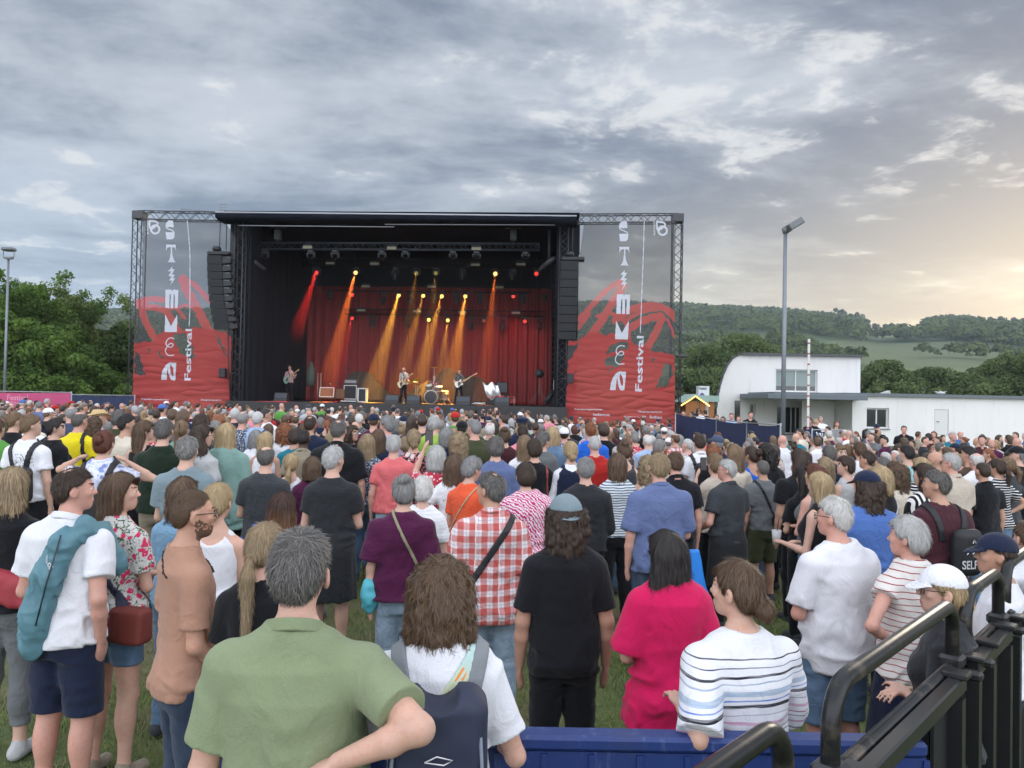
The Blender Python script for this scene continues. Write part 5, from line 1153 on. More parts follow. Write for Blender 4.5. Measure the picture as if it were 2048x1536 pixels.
# ---- trusses inside ----
m = SB(); a = uw(507, 492, 1.6); b = uw(1078, 494, 1.6); truss(m, (a[0], 1.6, a[1]), (b[0], 1.6, b[1]), .30, .022, rb=.012); FT = a[1]; m.build('lighting_truss', plain('truss_blue', (.10, .12, .15), .4, .5), None, 'front lighting truss hung below the stage roof', 'truss')
TR = {}
for k, (py, v, x0, x1) in {'a': (527, 4.5, 600, 1090), 'b': (576, 7.0, 650, 1062), 'c': (623, 8.3, 690, 1090)}.items():
    m = SB(); a = uw(x0, py, v); b = uw(x1, py, v); truss(m, (a[0], v, a[1]), (b[0], v, a[1]), .28, .02, rb=.010); TR[k] = (v, a[1])
    m.build('lighting_truss', plain('truss_dark', (.02, .02, .022), .5, .4), None, {'a': 'upper dark lighting truss over the middle of the stage', 'b': 'middle dark lighting truss before the red curtain', 'c': 'lowest dark lighting truss in front of the red curtain'}[k], 'truss')
    for u in (a[0]+.5, b[0]-.5):
        m = SB(); m.tube([(u, v, a[1]), (u, v, ROOF)], .015, 5); m.build('chain', gear, bpy.data.objects[[o.name for o in C.objects if o.name.startswith('lighting_truss')][-1]])
m = SB(); 
for px in (556, 1027):
    u, w_ = uw(px, 470, 1.6); m = SB(); m.box((u, 1.6, w_), (.30, .3, .5), bev=.03); m.box((u, 1.6, w_+.35), (.75, .1, .08)); m.tube([(u, 1.6, w_), (u, 1.6, FT)], .02, 5); m.build('motor_hoist', plain('hoist', (.10, .11, .12), .5), None, 'grey motor hoist above the %s end of the front truss' % ('left' if px < 700 else 'right'), 'hoist')
def spot(p, d, col, power, size=R(14), blend=.4, r=.08, vis=1.):
    l = bpy.data.lights.new('beam', 'SPOT'); l.energy = power; l.color = col; l.spot_size = size; l.spot_blend = blend; l.shadow_soft_size = r
    o = bpy.data.objects.new('beam', l); C.objects.link(o); o.location = p; o.rotation_euler = Vector(d).to_track_quat('-Z', 'Y').to_euler(); return o
def fixture(px, py, v, kind, label, grp=None, lens=None, lit=None):
    """moving head: py is the lens centre"""
    u, w_ = uw(px, py, v); tw = {1.6: FT}.get(v, None) or [q for q in TR.values() if q[0] == v][0][1]
    r = empty('stage_light', W(u, v, w_-.1), label, 'stage light', grp)
    s = 1.0; top_ = tw-.17
    m = SB(); m.box((u, v, top_-.06), (.26*s, .24, .12), bev=.02); m.tube([(u-.08, v, top_), (u-.08, v, top_+.12)], .02, 5); m.tube([(u+.08, v, top_), (u+.08, v, top_+.12)], .02, 5); m.build('base', gearg if kind == 'front' else gear, r)
    hw = .17; m = SB(); m.box((u, v, top_-.15), (2*hw+.06, .1, .05)); 
    for q in (-1, 1): m.box((u+q*hw, v, (top_-.15+w_)/2), (.04, .12, abs(top_-.15-w_)+.08))
    m.build('yoke', gearg if kind == 'front' else gear, r)
    m = SB(); M_ = np.array([[1, 0, 0], [0, 0, -1], [0, 1, 0]])
    if kind == 'down': m.lathe((u, v, w_-.02), [(.0, .16), (.11, .14), (.13, 0), (.12, -.18), (.09, -.26), (0, -.27)], 12)
    else: m.lathe((u, v, w_), [(0, .22), (.09, .20), (.125, .10), (.125, -.06), (.10, -.08)], 14, M=-M_@np.diag([1, 1, -1]) if False else np.array([[1, 0, 0], [0, 0, 1], [0, 1, 0]]))
    m.build('head', gear, r)
    if lens:
        m = SB(); m.lathe((u, v-.075, w_), [(0, -.030), (.06, -.022), (.105, 0)], 14, M=np.array([[1, 0, 0], [0, 0, 1], [0, 1, 0]])); m.build('lens', emis('lens_'+lens, {'yellow': (1, .62, .12), 'orange': (1, .55, .16), 'red': (1, .05, .04), 'dimred': (.8, .12, .06), 'dimyellow': (.45, .36, .10)}[lens], {'yellow': 2.4, 'orange': 2.6, 'red': 1.3, 'dimred': .35, 'dimyellow': .5}[lens]), r)
    return r
for i, px in enumerate((530, 622, 670, 764, 811, 906, 953, 1051)): fixture(px, 513, 1.6, 'front', f"grey unlit moving head hanging under the front truss, {['first','second','third','fourth','fifth','sixth','seventh','eighth'][i]} from the left", 'moving heads on the front truss')
RED, ORG, YEL = (1, .03, .025), (1, .19, .03), (1, .42, .05)
LM = [  # px, py, row, lens, beam target (px, py, v), colour, power
 (634, 546, 'a', 'red', (594, 660, 2.2), RED, 260), (712, 546, 'a', 'orange', (652, 775, 2.2), ORG, 900), (833, 547, 'a', 'dimyellow', (815, 680, 3), YEL, 60), (872, 547, 'a', 'dimyellow', (862, 680, 3), YEL, 60), (991, 548, 'a', 'orange', (975, 690, 3.5), ORG, 420), (1073, 548, 'a', 'red', None, RED, 0),
 (705, 590, 'b', 'red', None, RED, 0), (798, 591, 'b', 'yellow', (752, 755, 4.2), YEL, 620), (847, 592, 'b', 'yellow', (800, 760, 4.6), YEL, 260), (884, 593, 'b', 'yellow', (838, 760, 4.6), YEL, 420), (931, 593, 'b', 'yellow', (903, 760, 4.2), (1, .34, .04), 640), (1027, 593, 'b', 'red', None, RED, 0),
 (705, 637, 'c', 'red', (680, 740, 6), RED, 120), (858, 640, 'c', 'yellow', (845, 760, 6), YEL, 130), (896, 641, 'c', 'yellow', (880, 760, 6), YEL, 220), (968, 642, 'c', 'dimred', None, RED, 0), (1050, 643, 'c', 'red', None, RED, 0)]
nmr = {'a': 'upper', 'b': 'middle', 'c': 'lowest'}; cnt = {}
for px, py, row, ln, tgt, col, pw in LM:
    v = TR[row][0]; k = (row, ln); cnt[k] = cnt.get(k, 0)+1; tot = sum(1 for q in LM if q[2] == row and q[3] == ln)
    od = ['first', 'second', 'third', 'fourth', 'fifth'][cnt[k]-1]
    r = fixture(px, py, v, 'lit', f"{ln.replace('dimred','faint red').replace('dimyellow','faint yellow')} lit moving head on the {nmr[row]} stage truss"+(f", {od} such from the left" if tot > 1 else ''), 'lit stage lights', ln)
    if tgt:
        p = SP(px, py, v)-SV*.14; q = SP(*tgt); spot(p, q-p, col, pw*105, R(12) if ln != 'orange' else R(10), .35, .05)
for i, (px, py, row) in enumerate(((766, 600, 'b'), (820, 600, 'b'), (867, 596, 'b'), (913, 597, 'b'), (960, 598, 'b'), (1047, 598, 'b'), (1090, 592, 'b'), (745, 645, 'c'), (815, 645, 'c'), (942, 650, 'c'), (1005, 650, 'c'), (1079, 650, 'c'), (790, 548, 'a'), (925, 548, 'a'), (1025, 548, 'a'), (660, 590, 'b'))):
    u_lim = px; fixture(px, py, TR[row][0], 'down', f"dark moving head pointing down on the {nmr[row]} stage truss, number {i+1} of the unlit ones", 'unlit heads on the inner trusses')
# blinder panels
for i, (px, py, v) in enumerate(((616, 495, 1.5), (784, 497, 1.5), (953, 498, 1.5), (661, 527, 4.3), (750, 528, 4.3), (951, 530, 4.3), (1042, 529, 4.3), (732, 573, 6.8), (864, 574, 6.8), (999, 575, 6.8), (723, 621, 8.1), (835, 623, 8.1), (925, 625, 8.1), (1032, 626, 8.1))):
    u, w_ = uw(px, py, v); r = empty('blinder_panel', W(u, v, w_-.1), 'pale flat light panel on the %s, %s' % ({1.5: 'front truss', 4.3: 'upper inner truss', 6.8: 'middle inner truss', 8.1: 'lowest inner truss'}[v], ['leftmost', 'middle', 'rightmost'][i] if i < 3 else ['first from left', 'second from left', 'third from left', 'fourth from left'][(i-3) % 4 if i < 7 else (i-7 if i < 10 else i-10)]), 'light panel', 'light panels on the trusses')
    m = SB(); m.box((u, v, w_+.05), (.46, .14, .26), bev=.02); m.build('housing', gear, r); m = SB(); m.box((u, v-.08, w_), (.44, .02, .13 if i < 3 else .11)); m.build('front_panel', plain('panel_cream', (.34, .32, .22), .5), r)
for px, s_ in ((508, 1), (1098, -1)):      # clamps and profile lamps near the towers
    u, w_ = uw(px, 512, 1.2); r = empty('profile_spotlight', W(u, 1.2, w_-.7), 'grey profile spotlight hanging beside the %s roof tower' % ('left' if s_ > 0 else 'right'), 'spotlight')
    m = SB(); m.tube([(u, 1.2, w_+1.2), (u, 1.2, w_-.2)], .06, 8); m.build('bracket', gearg, r)
    m = SB(); m.tube([(u-.28*s_, 1.0, w_-.12), (u+.0*s_, 1.2, w_-.28), (u+.42*s_, 1.5, w_-.58)], [.10, .14, .08], 10); m.build('head', gearg, r)
# red wash on the curtain and stage
for px, py, v, pw, tg, sz in ((860, 600, 6.0, 60, (880, 720, 8.9), 85), (1000, 610, 6.0, 130, (1010, 700, 8.9), 90), (720, 650, 6.5, 14, (700, 740, 8.9), 70), (1060, 620, 6.0, 50, (1060, 700, 8.9), 80)):
    p = SP(px, py, v); q = SP(*tg); spot(p, q-p, (1, .055, .05), pw, R(sz), 1., .3)
# white front light on the band
for px in (620, 820, 1000):
    p = SP(px, 470, .2); q = SP(px*.3+860*.7, 770, 3); spot(p, q-p, (1, .86, .74), 700, R(30), .8, .2)
# thin smoke held under the roof
m = SB(); m.box(((u0+u1)/2, 5.4, (ROOF+DECK)/2-.1), (u1-u0-1.0, 6.4, ROOF-DECK-.5))
sm = bpy.data.materials.new('smoke'); sm.use_nodes = True; sn = sm.node_tree.nodes; sn.clear(); pv = sn.new('ShaderNodeVolumePrincipled'); pv.inputs['Color'].default_value = (.9, .88, .85, 1); pv.inputs['Density'].default_value = .011; pv.inputs['Anisotropy'].default_value = .2
so_ = sn.new('ShaderNodeOutputMaterial'); sm.node_tree.links.new(pv.outputs[0], so_.inputs['Volume']); m.build('smoke', sm, None, 'thin stage smoke in which the light beams show', 'smoke', kind='stuff')
# ---------------- backline and gear on the stage ----------------
wdg = plain('monitor_grille', (.045, .055, .070), .6, var=.2, nscale=60)
def D(px, v): return uw(px, 805, v)[0]
def wedge(px, v, wd, label):
    u = D(px, v); r = empty('floor_monitor', W(u, v, DECK), label, 'monitor speaker', 'floor monitors along the stage edge'); m = SB()
    m.add([(u+a*wd/2, v+b, DECK+c) for a in (-1, 1) for b, c in ((-.02, .0), (.12, .40), (.42, .38), (.5, 0))], [(0, 1, 2, 3), (7, 6, 5, 4), (0, 4, 5, 1), (1, 5, 6, 2), (2, 6, 7, 3), (3, 7, 4, 0)]); m.build('cabinet', gear, r)
    m = SB(); m.add([(u+a*(wd/2-.03), v+b, DECK+c) for a in (-1, 1) for b, c in ((.0, .04), (.10, .37))], [(0, 2, 3, 1)]); m.build('grille', wdg, r)
for px, wd, lb in ((783, .62, 'grey wedge monitor at the singer\'s feet, outer one'), (826, .62, 'grey wedge monitor between the singer and the bass drum'), (926, .66, 'grey wedge monitor in front of the bass player'), (1004, .66, 'grey wedge monitor before the chair and amplifier'), (560, .6, 'dark wedge monitor before the guitarist in the shadows')): wedge(px, 1.2, wd, lb)
# amplifiers
def cabi(px, w_, h_, dep, v, label, body, gril, trim=None, tilt=0., name='amplifier', base=0., head=None, rz=0.):
    u = D(px, v); r = empty(name, W(u, v, DECK+base), label, 'amplifier')
    M_ = np.array([[cos(rz), -sin(rz)*cos(tilt), sin(rz)*sin(tilt)], [sin(rz), cos(rz)*cos(tilt), -cos(rz)*sin(tilt)], [0, sin(tilt), cos(tilt)]])
    z = DECK+base+h_/2+.03; m = SB(); m.box((u, v, z), (w_, dep, h_), M=M_, bev=.03); m.build('cabinet', body, r)
    f = M_@np.array([0, -dep/2-.006, 0]); m = SB(); m.box((u+f[0], v+f[1], z+f[2]), (w_*.86, .01, h_*.84), M=M_); m.build('grille', gril, r)
    if trim:
        m = SB()
        for q in (-1, 1):
            for a, b, c in (((q*w_*.46), 0, h_*.9), ): 
                p = M_@np.array([a, -dep/2-.01, 0]); m.box((u+p[0], v+p[1], z+p[2]), (.035, .02, c), M=M_)
            p = M_@np.array([0, -dep/2-.01, q*h_*.46]); m.box((u+p[0], v+p[1], z+p[2]), (w_*.95, .02, .035), M=M_)
        m.build('trim', trim, r)
    if head:
        m = SB(); m.box((u, v, DECK+base+h_+.19), (w_*.96, dep*.8, .24), bev=.02); m.build('amp_head', gearg, r); m = SB(); m.box((u, v-dep*.4-.01, DECK+base+h_+.19), (w_*.86, .01, .12)); m.build('control_panel', plain('ctl', (.22, .22, .22), .4), r)
    return r
tweed = plain('tweed', (.30, .13, .045), .8, var=.3, nscale=40); tweed2 = plain('tweed_grille', (.22, .10, .05), .8, var=.3, nscale=90); silv = plain('silver_trim', (.50, .50, .50), .4, .3)
cabi(654, .72, .52, .32, 3.0, 'tan tweed guitar amplifier leaning back', tweed, tweed2, silv, tilt=-.35, base=.12, rz=.15)
cabi(681, .50, .48, .30, 3.1, 'smaller brown tweed amplifier tilted beside the tan one', tweed2, plain('tw3', (.14, .08, .045), .8), None, tilt=-.3, base=.10, rz=-.4)
cabi(702, .66, .72, .38, 3.2, 'tall black bass amplifier with separate head', gear, vinyl, silv, head=True, base=.10)
m = SB(); u = D(700, 3.0); m.box((u, 2.9, DECK+.06), (.75, .4, .05)); m.build('amplifier_riser', silv, None, 'low silver edged platform under the tall bass amplifier', 'riser')
u = D(725, 3.1); m = SB(); 
for a, b, c, d in ((-.2, .35, .06, .7), (.2, .35, .06, .7), (0, .68, .46, .05), (0, .04, .46, .05)): m.box((u+a, 3.1, DECK+b), (c, .3, d))
r = empty('flight_case', W(u, 3.1, DECK), 'black upright flight case with a white frame beside the bass amplifier', 'case'); m.build('frame', plain('case_white', (.6, .6, .58), .5), r); m = SB(); m.box((u, 3.15, DECK+.35), (.40, .25, .62)); m.build('panel', gear, r)
cabi(1004, .58, .55, .4, 3.6, 'small black combo amplifier on a box right of the bass player', gear, gearg, None, base=.55)
m = SB(); u = D(1006, 3.6); m.box((u, 3.6, DECK+.27), (.66, .45, .54), bev=.02); m.build('equipment_box', plain('box_dark', (.03, .02, .02), .6), None, 'dark equipment box carrying the small combo amplifier', 'box')
# silver and red cloth over a small keyboard stand
m = SB(); u = D(984, 2.6); V = []; n_ = 9
for i in range(n_):
    for j in range(7):
        a = (i/(n_-1)-.5)*.75; b = j/6; V.append((u+a+.16*b*1.6-.1, 2.5-.12*sin(b*3)+.06*sin(i*2.2), DECK+1.02-b*.66+.10*math.cos(i*1.3)-.25*abs(a)*b))
m.add(V, [(i*7+j, i*7+j+1, (i+1)*7+j+1, (i+1)*7+j) for i in range(n_-1) for j in range(6)], True)
r = empty('covered_keyboard', W(u, 2.6, DECK), 'keyboard stand under a crumpled silver sheet with red corners', 'keyboard'); m.build('silver_sheet', plain('foil', (.72, .72, .72), .32, .55, var=.1), r)
m = SB(); m.add([(u-.15, 2.42, DECK+.42), (u+.12, 2.42, DECK+.44), (u-.05, 2.42, DECK+.26), (u+.22, 2.41, DECK+.48), (u+.60, 2.41, DECK+.46), (u+.42, 2.41, DECK+.18)], [(0, 2, 1), (3, 5, 4)]); m.build('red_corner', plain('red_flap', (.60, .03, .03), .6), r)
m = SB(); m.box((u+.1, 2.7, DECK+.26), (.62, .35, .50), bev=.02); m.build('stand', gear, r)
# fan lamp on tripod
u, w_ = uw(1079, 747, 3.4); r = empty('fan_lamp', W(u, 3.4, DECK), 'round dark fan lamp on a tall tripod stand near the right stage edge', 'lamp'); m = SB(); m.lathe((u, 3.4, w_), [(0, .10), (.16, .10), (.22, 0), (.20, -.10), (0, -.11)], 18, M=np.array([[1, 0, 0], [0, 0, 1], [0, 1, 0]])); m.build('lamp_head', gear, r)
m = SB(); m.tube([(u, 3.4, w_-.2), (u, 3.4, DECK+.1)], .022, 6)
for a in (-2.6, -.6, 1.6): m.tube([(u, 3.4, DECK+.75), (u+.6*cos(a)*1.0, 3.4+.4*sin(a), DECK+.02)], .014, 5)
m.build('tripod', plain('stand_grey', (.20, .20, .2), .4, .6), r)
u = D(1112, 3.); m = SB(); m.box((u, 3.2, DECK+.35), (.6, .5, .7), bev=.04); m.tube([(u-.5, 2.6, DECK+.15), (u-.1, 2.7, DECK+.75)], .12, 8); m.build('amplifier_rack', gear, None, 'dark equipment rack and lamp in the right stage corner', 'rack')
m = SB(); u = D(1113, 3.); w1 = DECK+1.25; m.tube([(u-.15, 3, DECK+.6), (u-.15, 3, w1), (u+.2, 3, w1), (u+.2, 3, DECK+.6)], .025, 6); m.build('metal_frame', silv, None, 'pale bent metal frame behind the dark rack in the stage corner', 'frame')
# orange chair
u = D(1022, 3.0); r = empty('chair', W(u, 3, DECK), 'small red orange chair right of the box amplifier', 'chair'); m = SB(); m.box((u, 3, DECK+.42), (.34, .34, .04)); m.build('seat', plain('chair_red', (.55, .06, .03), .5), r); m = SB(); m.box((u+.05, 3.16, DECK+.25), (.34, .03, .26)); m.build('backrest', MATS['chair_red'], r)
for a in (-1, 1):
    for b in (-1, 1): m = SB(); m.tube([(u+a*.15, 3+b*.15, DECK), (u+a*.14, 3+b*.14, DECK+.42)], .012, 5); m.build('leg', silv, r)
# dark cloth thrown over the other band's equipment
def cover(pts, v, label, dep=1.6, seed=0):
    P = [uw(*p, v) for p in pts]; us = np.array([p[0] for p in P]); ws = np.array([p[1] for p in P]); n = 70; m = SB(); V = []; k = 12
    for i in range(n+1):
        u = us[0]+(us[-1]-us[0])*i/n; wt_ = np.interp(u, us, ws)
        for j in range(k+1):
            t = j/k; h = wt_-(wt_-DECK)*t**1.15; vv = v-.10-t*.9*dep*.5+.05*sin(i*.9+t*4+seed)+.04*sin(i*2.3-t*6)
            V.append((u+t*(.5*sin(seed+i*.13))*.6, vv, max(DECK+.01, h)))
    m.add(V, [(i*(k+1)+j, (i+1)*(k+1)+j, (i+1)*(k+1)+j+1, i*(k+1)+j+1) for i in range(n) for j in range(k)], True)
    m.add([(us[0]+(us[-1]-us[0])*i/n, v+.6, max(DECK+.01, np.interp(us[0]+(us[-1]-us[0])*i/n, us, ws)-.1)) for i in range(n+1)]+[V[i*(k+1)] for i in range(n+1)], [(i, i+1, n+2+i, n+1+i) for i in range(n)], True)
    return m.build('equipment_cover', plain('cover_cloth', (.060, .048, .036), .85, var=.35, nscale=3), None, label, 'cover')
cover([(676, 800), (690, 765), (700, 748), (712, 742), (740, 745), (765, 775), (800, 800)], 6.2, 'dark cloth cover over a mound of equipment left of the singer', seed=1)
cover([(800, 802), (830, 775), (870, 755), (893, 734), (902, 736), (925, 752), (958, 754), (978, 766), (992, 800)], 6.4, 'big dark cloth cover over equipment behind the drummer and bass player', seed=4)
cover([(488, 800), (500, 762), (515, 752), (528, 775), (540, 800)], 5.0, 'dark cloth cover over boxes in the left stage corner', seed=7)
# pale jacket on a stand
u, w_ = uw(622, 752, 4.2); r = empty('coat_stand', W(u, 4.2, DECK), 'greenish jacket hanging on a thin stand beside the left guitarist', 'clothes stand'); m = SB(); m.lathe((u, 4.2, w_), [(.02, .75), (.10, .55), (.2, .3), (.24, -.2), (.18, -.5), (0, -.52)], 9); m.build('jacket', plain('jacket_green', (.07, .09, .07), .8), r); m = SB(); m.tube([(u, 4.2, DECK), (u, 4.2, w_+.8)], .015, 5); m.build('stand', gear, r)
def micstand(px, py, v, label, boom=None):
    u, w_ = uw(px, py, v); r = empty('microphone_stand', W(u, v, DECK), label, 'microphone stand'); m = SB(); m.lathe((u, v, DECK), [(0, .0), (.13, .0), (.13, .02), (.02, .03)], 12)
    if boom: ub, wb = uw(*boom, v); m.tube([(ub, v, DECK), (ub, v, wb)], .012, 5); m.tube([(ub, v, wb), (u, v-.1, w_)], .009, 5)
    else: m.tube([(u, v, DECK), (u, v, w_)], .012, 5)
    m.build('stand', gearg, r); m = SB(); m.tube([(u, v-.1, w_), (u-.05, v-.2, w_+.05)], [.018, .028], 8); m.build('microphone', gear, r)
micstand(698, 738, 3.4, 'boom microphone stand beside the tall bass amplifier', (680, 765)); micstand(803, 745, 1.7, 'straight microphone stand before the singer'); micstand(917, 750, 1.7, 'straight microphone stand before the bass player'); micstand(663, 770, 2.8, 'short boom microphone stand over the tweed amplifiers', (664, 790))
for px in (636, 642): 
    u, w_ = uw(px, 746, 3.6); m = SB(); m.tube([(u, 3.6, DECK), (u, 3.6, w_)], .016, 6); m.build('thin_stand', plain('st_pale', (.3, .3, .28), .4), None, 'thin pale upright stand behind the tweed amplifiers', 'stand', 'pair of thin stands')
u = D(665, 4.4); m = SB(); 
for i in range(5): m.tube([(u-.4+.2*i, 4.4, DECK+.3), (u-.4+.2*i, 4.4, DECK+.95)], .014, 5)
m.tube([(u-.42, 4.4, DECK+.95), (u+.42, 4.4, DECK+.95)], .014, 5); m.tube([(u-.42, 4.4, DECK+.3), (u+.42, 4.4, DECK+.3)], .014, 5); m.build('guitar_rack', gearg, None, 'metal guitar rack behind the tweed amplifiers', 'rack')
m = SB(); u = D(958, 1.0); rs = np.random.RandomState(4); pts = [(u+.45*sin(i*1.3)*(.4+.6*((i*7) % 5)/5), 1.0+.2*cos(i*2.1), DECK+.03+.04*(i % 3)) for i in range(16)]; m.tube(pts, .022, 5); m.build('cable_coil', plain('cable_white', (.6, .6, .6), .5), None, 'loose black and white cables heaped on the stage edge', 'cable')
# drum kit
DKV = 4.0; uD = uw(864, 790, DKV)[0]
r = empty('drum_kit', W(uD, DKV, DECK), 'dark drum kit with a black bass drum and brass cymbals in mid stage', 'drum kit')
def drum(u, v, w_, rad, dep, tilt, name, mt, hd):
    ax = np.array([0, -sin(tilt), cos(tilt)]); a = np.cross([1, 0, 0], ax); M_ = np.stack([np.array([1, 0, 0]), a*-1 if False else np.cross(ax, [1, 0, 0]), ax], 1)
    m = SB(); m.lathe((u, v, w_), [(rad, -dep/2), (rad, dep/2)], 26, M=M_); b_ = m.build(name, mt, r)
    m = SB(); 
    for q in (-1, 1): m.lathe((u, v, w_), [(rad*1.03, q*dep/2-.015), (rad*1.05, q*dep/2), (rad*1.03, q*dep/2+.015), (rad*.96, q*dep/2+.015)], 26, M=M_)
    m.build('hoop', silv, b_); m = SB(); m.lathe((u, v, w_), [(0, dep/2), (rad*.98, dep/2)], 26, M=M_); m.lathe((u, v, w_), [(0, -dep/2), (rad*.98, -dep/2)], 26, M=M_); m.build('drumhead', hd, b_)
drumw = plain('drum_shell', (.18, .17, .14), .35, .2, var=.4, nscale=5); hdb = plain('head_black', (.025, .026, .03), .3); hdw = plain('head_white', (.55, .55, .52), .5)
ub, wb = uw(863, 797, DKV-.45); drum(ub, DKV-.45, DECK+.33, .32, .42, pi/2, 'bass_drum', drumw, hdb)
drum(uD-.10, DKV-.35, DECK+.80, .16, .22, .35, 'tom', drumw, hdw); drum(uD+.36, DKV-.30, DECK+.76, .19, .20, .3, 'snare', drumw, hdw); drum(uD+.62, DKV+.0, DECK+.45, .22, .38, .1, 'floor_tom', drumw, hdw)
brass = plain('brass', (.62, .42, .12), .3, .9); cym = [(uw(815, 764, DKV)[0], uw(815, 764, DKV)[1], .26, .35), (uw(870, 735, DKV)[0], uw(870, 735, DKV)[1]+.0, .20, .1), (uw(894, 787, DKV)[0], uw(894, 787, DKV)[1], .17, 0), (uw(833, 757, DKV)[0], uw(833, 757, DKV)[1]-.1, .22, .5), (uw(836, 772, DKV)[0], uw(836, 772, DKV)[1], .15, 0)]
for u, w_, rad, tl in cym:
    ct, st_ = cos(tl), sin(tl); M_ = np.array([[1, 0, 0], [0, ct, -st_], [0, st_, ct]]); m = SB(); m.lathe((u, DKV-.2, w_), [(0, .03), (.04, .02), (rad, -.01), (rad, -.014), (0, -.005)], 22, M=M_); m.build('cymbal', brass, r)
    m = SB(); m.tube([(u, DKV-.2, w_), (u, DKV-.2, DECK+.3)], .012, 5)
    for a in (0, 2.1, 4.2): m.tube([(u, DKV-.2, DECK+.35), (u+.28*cos(a), DKV-.2+.28*sin(a), DECK+.01)], .009, 4)
    m.build('cymbal_stand', silv, r)
# ---------------- the musicians ----------------
def guitar(fig, root, px, v, label, body, neck_dir, centre, tele=False, long_=1.0):
    """solid-body guitar held in front of the hips, in figure coordinates"""
    n = unit(neck_dir); f = unit(np.array([0, 1., .12])-n*(np.array([0, 1., .12])@n)); s_ = np.cross(f, n)
    c = np.array(centre); outline = [(-.20, .0), (-.19, .10), (-.10, .165), (.00, .125), (.07, .105), (.15, .14), (.235, .125), (.17, .06), (.13, .03), (.13, -.03), (.16, -.06), (.20, -.115), (.13, -.145), (.05, -.105), (-.02, -.115), (-.10, -.165), (-.19, -.11)]
    g = empty('electric_guitar' if long_ == 1 else 'bass_guitar', root.matrix_basis@Vector(c) if False else (0, 0, 0), label, 'guitar')
    Mr = Matrix.Translation(root.location)@Matrix.Rotation(root.rotation_euler.z, 4, 'Z')@Matrix.Scale(root.scale[0], 4); g.location = Mr@Vector(c); o0 = np.array(g.location)
    Rg = np.array(Mr.to_3x3())
    def tw(pts): return [np.array(Mr@Vector(c+n*a+s_*b+f*z)) for a, b, z in pts]
    sc_ = 1.0; m = MB(); m.prism(tw([(a, b, -.02) for a, b in outline]), Rg@(f*.045)); m.build('guitar_body', body, g)
    m = MB(); m.prism(tw([(-.08, -.10, .027), (.02, -.09, .027), (.12, -.06, .027), (.12, .05, .027), (.03, .07, .027), (-.05, .02, .027)]), Rg@(f*.004)); m.build('pickguard', plain('pickguard', (.10, .07, .06), .3), g)
    L_ = .62*long_; m = MB(); P0 = [(.10, -.026, .02), (.10+L_, -.020, .02), (.10+L_, .020, .02), (.10, .026, .02)]; m.prism(tw(P0), Rg@(f*.022)); hd = [(.10+L_, -.022, .018), (.20+L_, -.045, .01), (.29+L_, -.03, .0), (.28+L_, .02, .0), (.10+L_, .022, .018)]; m.prism(tw(hd), Rg@(f*.015)); m.build('guitar_neck', plain('maple', (.50, .33, .17), .45), g)
    m = MB(); sh = np.array([-.06, .10, 1.46]); P = [c-n*.19, np.array([-.10, .17, 1.25]), np.array([.04, .10, 1.49]), np.array([.09, -.06, 1.48]), np.array([.14, -.14, 1.30]), np.array([.12, -.08, 1.10]), c+n*.12]
    m.tube([np.array(Mr@Vector(p)) for p in P], .018, 6); m.build('strap', plain('strap_dark', (.03, .02, .02), .8), g)
def musician(px, v, ytop, label, fkw, bkw, rz, seat=0.):
    u, wt_ = uw(px, ytop, v); p = W(u, v, DECK); Hh = (wt_-DECK)/1.77 if not seat else 1.02
    r = empty('person', p-(0, 0, seat), label, 'person', 'the band on stage'); r.rotation_euler.z = pi+SANG+rz; r.scale = (Hh,)*3
    f = Fig(**fkw); build_person(f, h=.014, root=r, **bkw); return r, f
gL = ((.28, .02, -1), (-.62, .62, .14)); gR = ((.55, .25, -.75), (.05, .85, .62))
r_, f_ = musician(919, 2.4, 737, 'person playing a white bass, short dark hair and grey printed shirt, centre stage', dict(armR=((.42, -.18, -1), (-.62, .75, -.12)), armL=((.42, .35, -.80), (.62, .55, .42)), wide=.88, stance=.20, nod=-.05), dict(hair='tuft', hairc='black', top=('grey', 'speckle', 'collar'), bottom=('black', 'slim'), shoes=('black',), glasses=False, face=True, skin='pink', seed=3), .12)
guitar(f_, r_, 0, 0, 'white bass guitar with a brown pickguard and maple neck', plain('guitar_white', (.75, .73, .68), .3), (-.82, .18, .50), (.02, .20, 1.02), long_=1.25)
r_, f_ = musician(808, 2.4, 733, 'person singing in a striped shirt with short dark hair and a low-slung guitar', dict(armR=((.30, -.10, -1), (-.35, .55, -.55)), armL=((.35, .1, -1), (.25, .6, -.1)), wide=.85, stance=.13), dict(hair='short', hairc='black', top=('maroon', 'vstripe', 'collar'), bottom=('black', 'slim'), shoes=('black',), face=True, skin='pink', beard=True, seed=5), -.10)
guitar(f_, r_, 0, 0, 'cream electric guitar slung low on the striped-shirt singer', plain('guitar_cream', (.70, .62, .42), .35), (-.72, .35, .55), (.06, .22, .94))
r_, f_ = musician(580, 3.2, 730, 'person with dark glasses playing a pale green guitar in the left shadows', dict(armR=((.42, -.12, -1), (-.62, .75, -.05)), armL=((.42, .3, -.8), (.55, .5, .50)), wide=.95, stance=.15, step=.05), dict(hair='shortf', hairc='dark', top=('brown', 'plaid'), topkw=dict(sleeve=1.9), bottom=('black', 'long'), shoes=('black',), face=True, glasses=True, seed=6), -.15)
guitar(f_, r_, 0, 0, 'mint green electric guitar held by the guitarist in the shadows', plain('guitar_mint', (.30, .55, .45), .35), (-.80, .2, .55), (.04, .20, 1.05))
r_, f_ = musician(869, 4.35, 757, 'person drumming with red hair, glasses and a pale shirt behind the drum kit', dict(armR='drum', armL='drum', wide=.9, sit=True, nod=-.1), dict(hair='short', hairc='red', top=('cream', 'blackfloral', 'collar'), bottom=('black', 'long'), shoes=('black',), face=True, glasses=True, skin='pink', seed=8), 0, seat=.36)
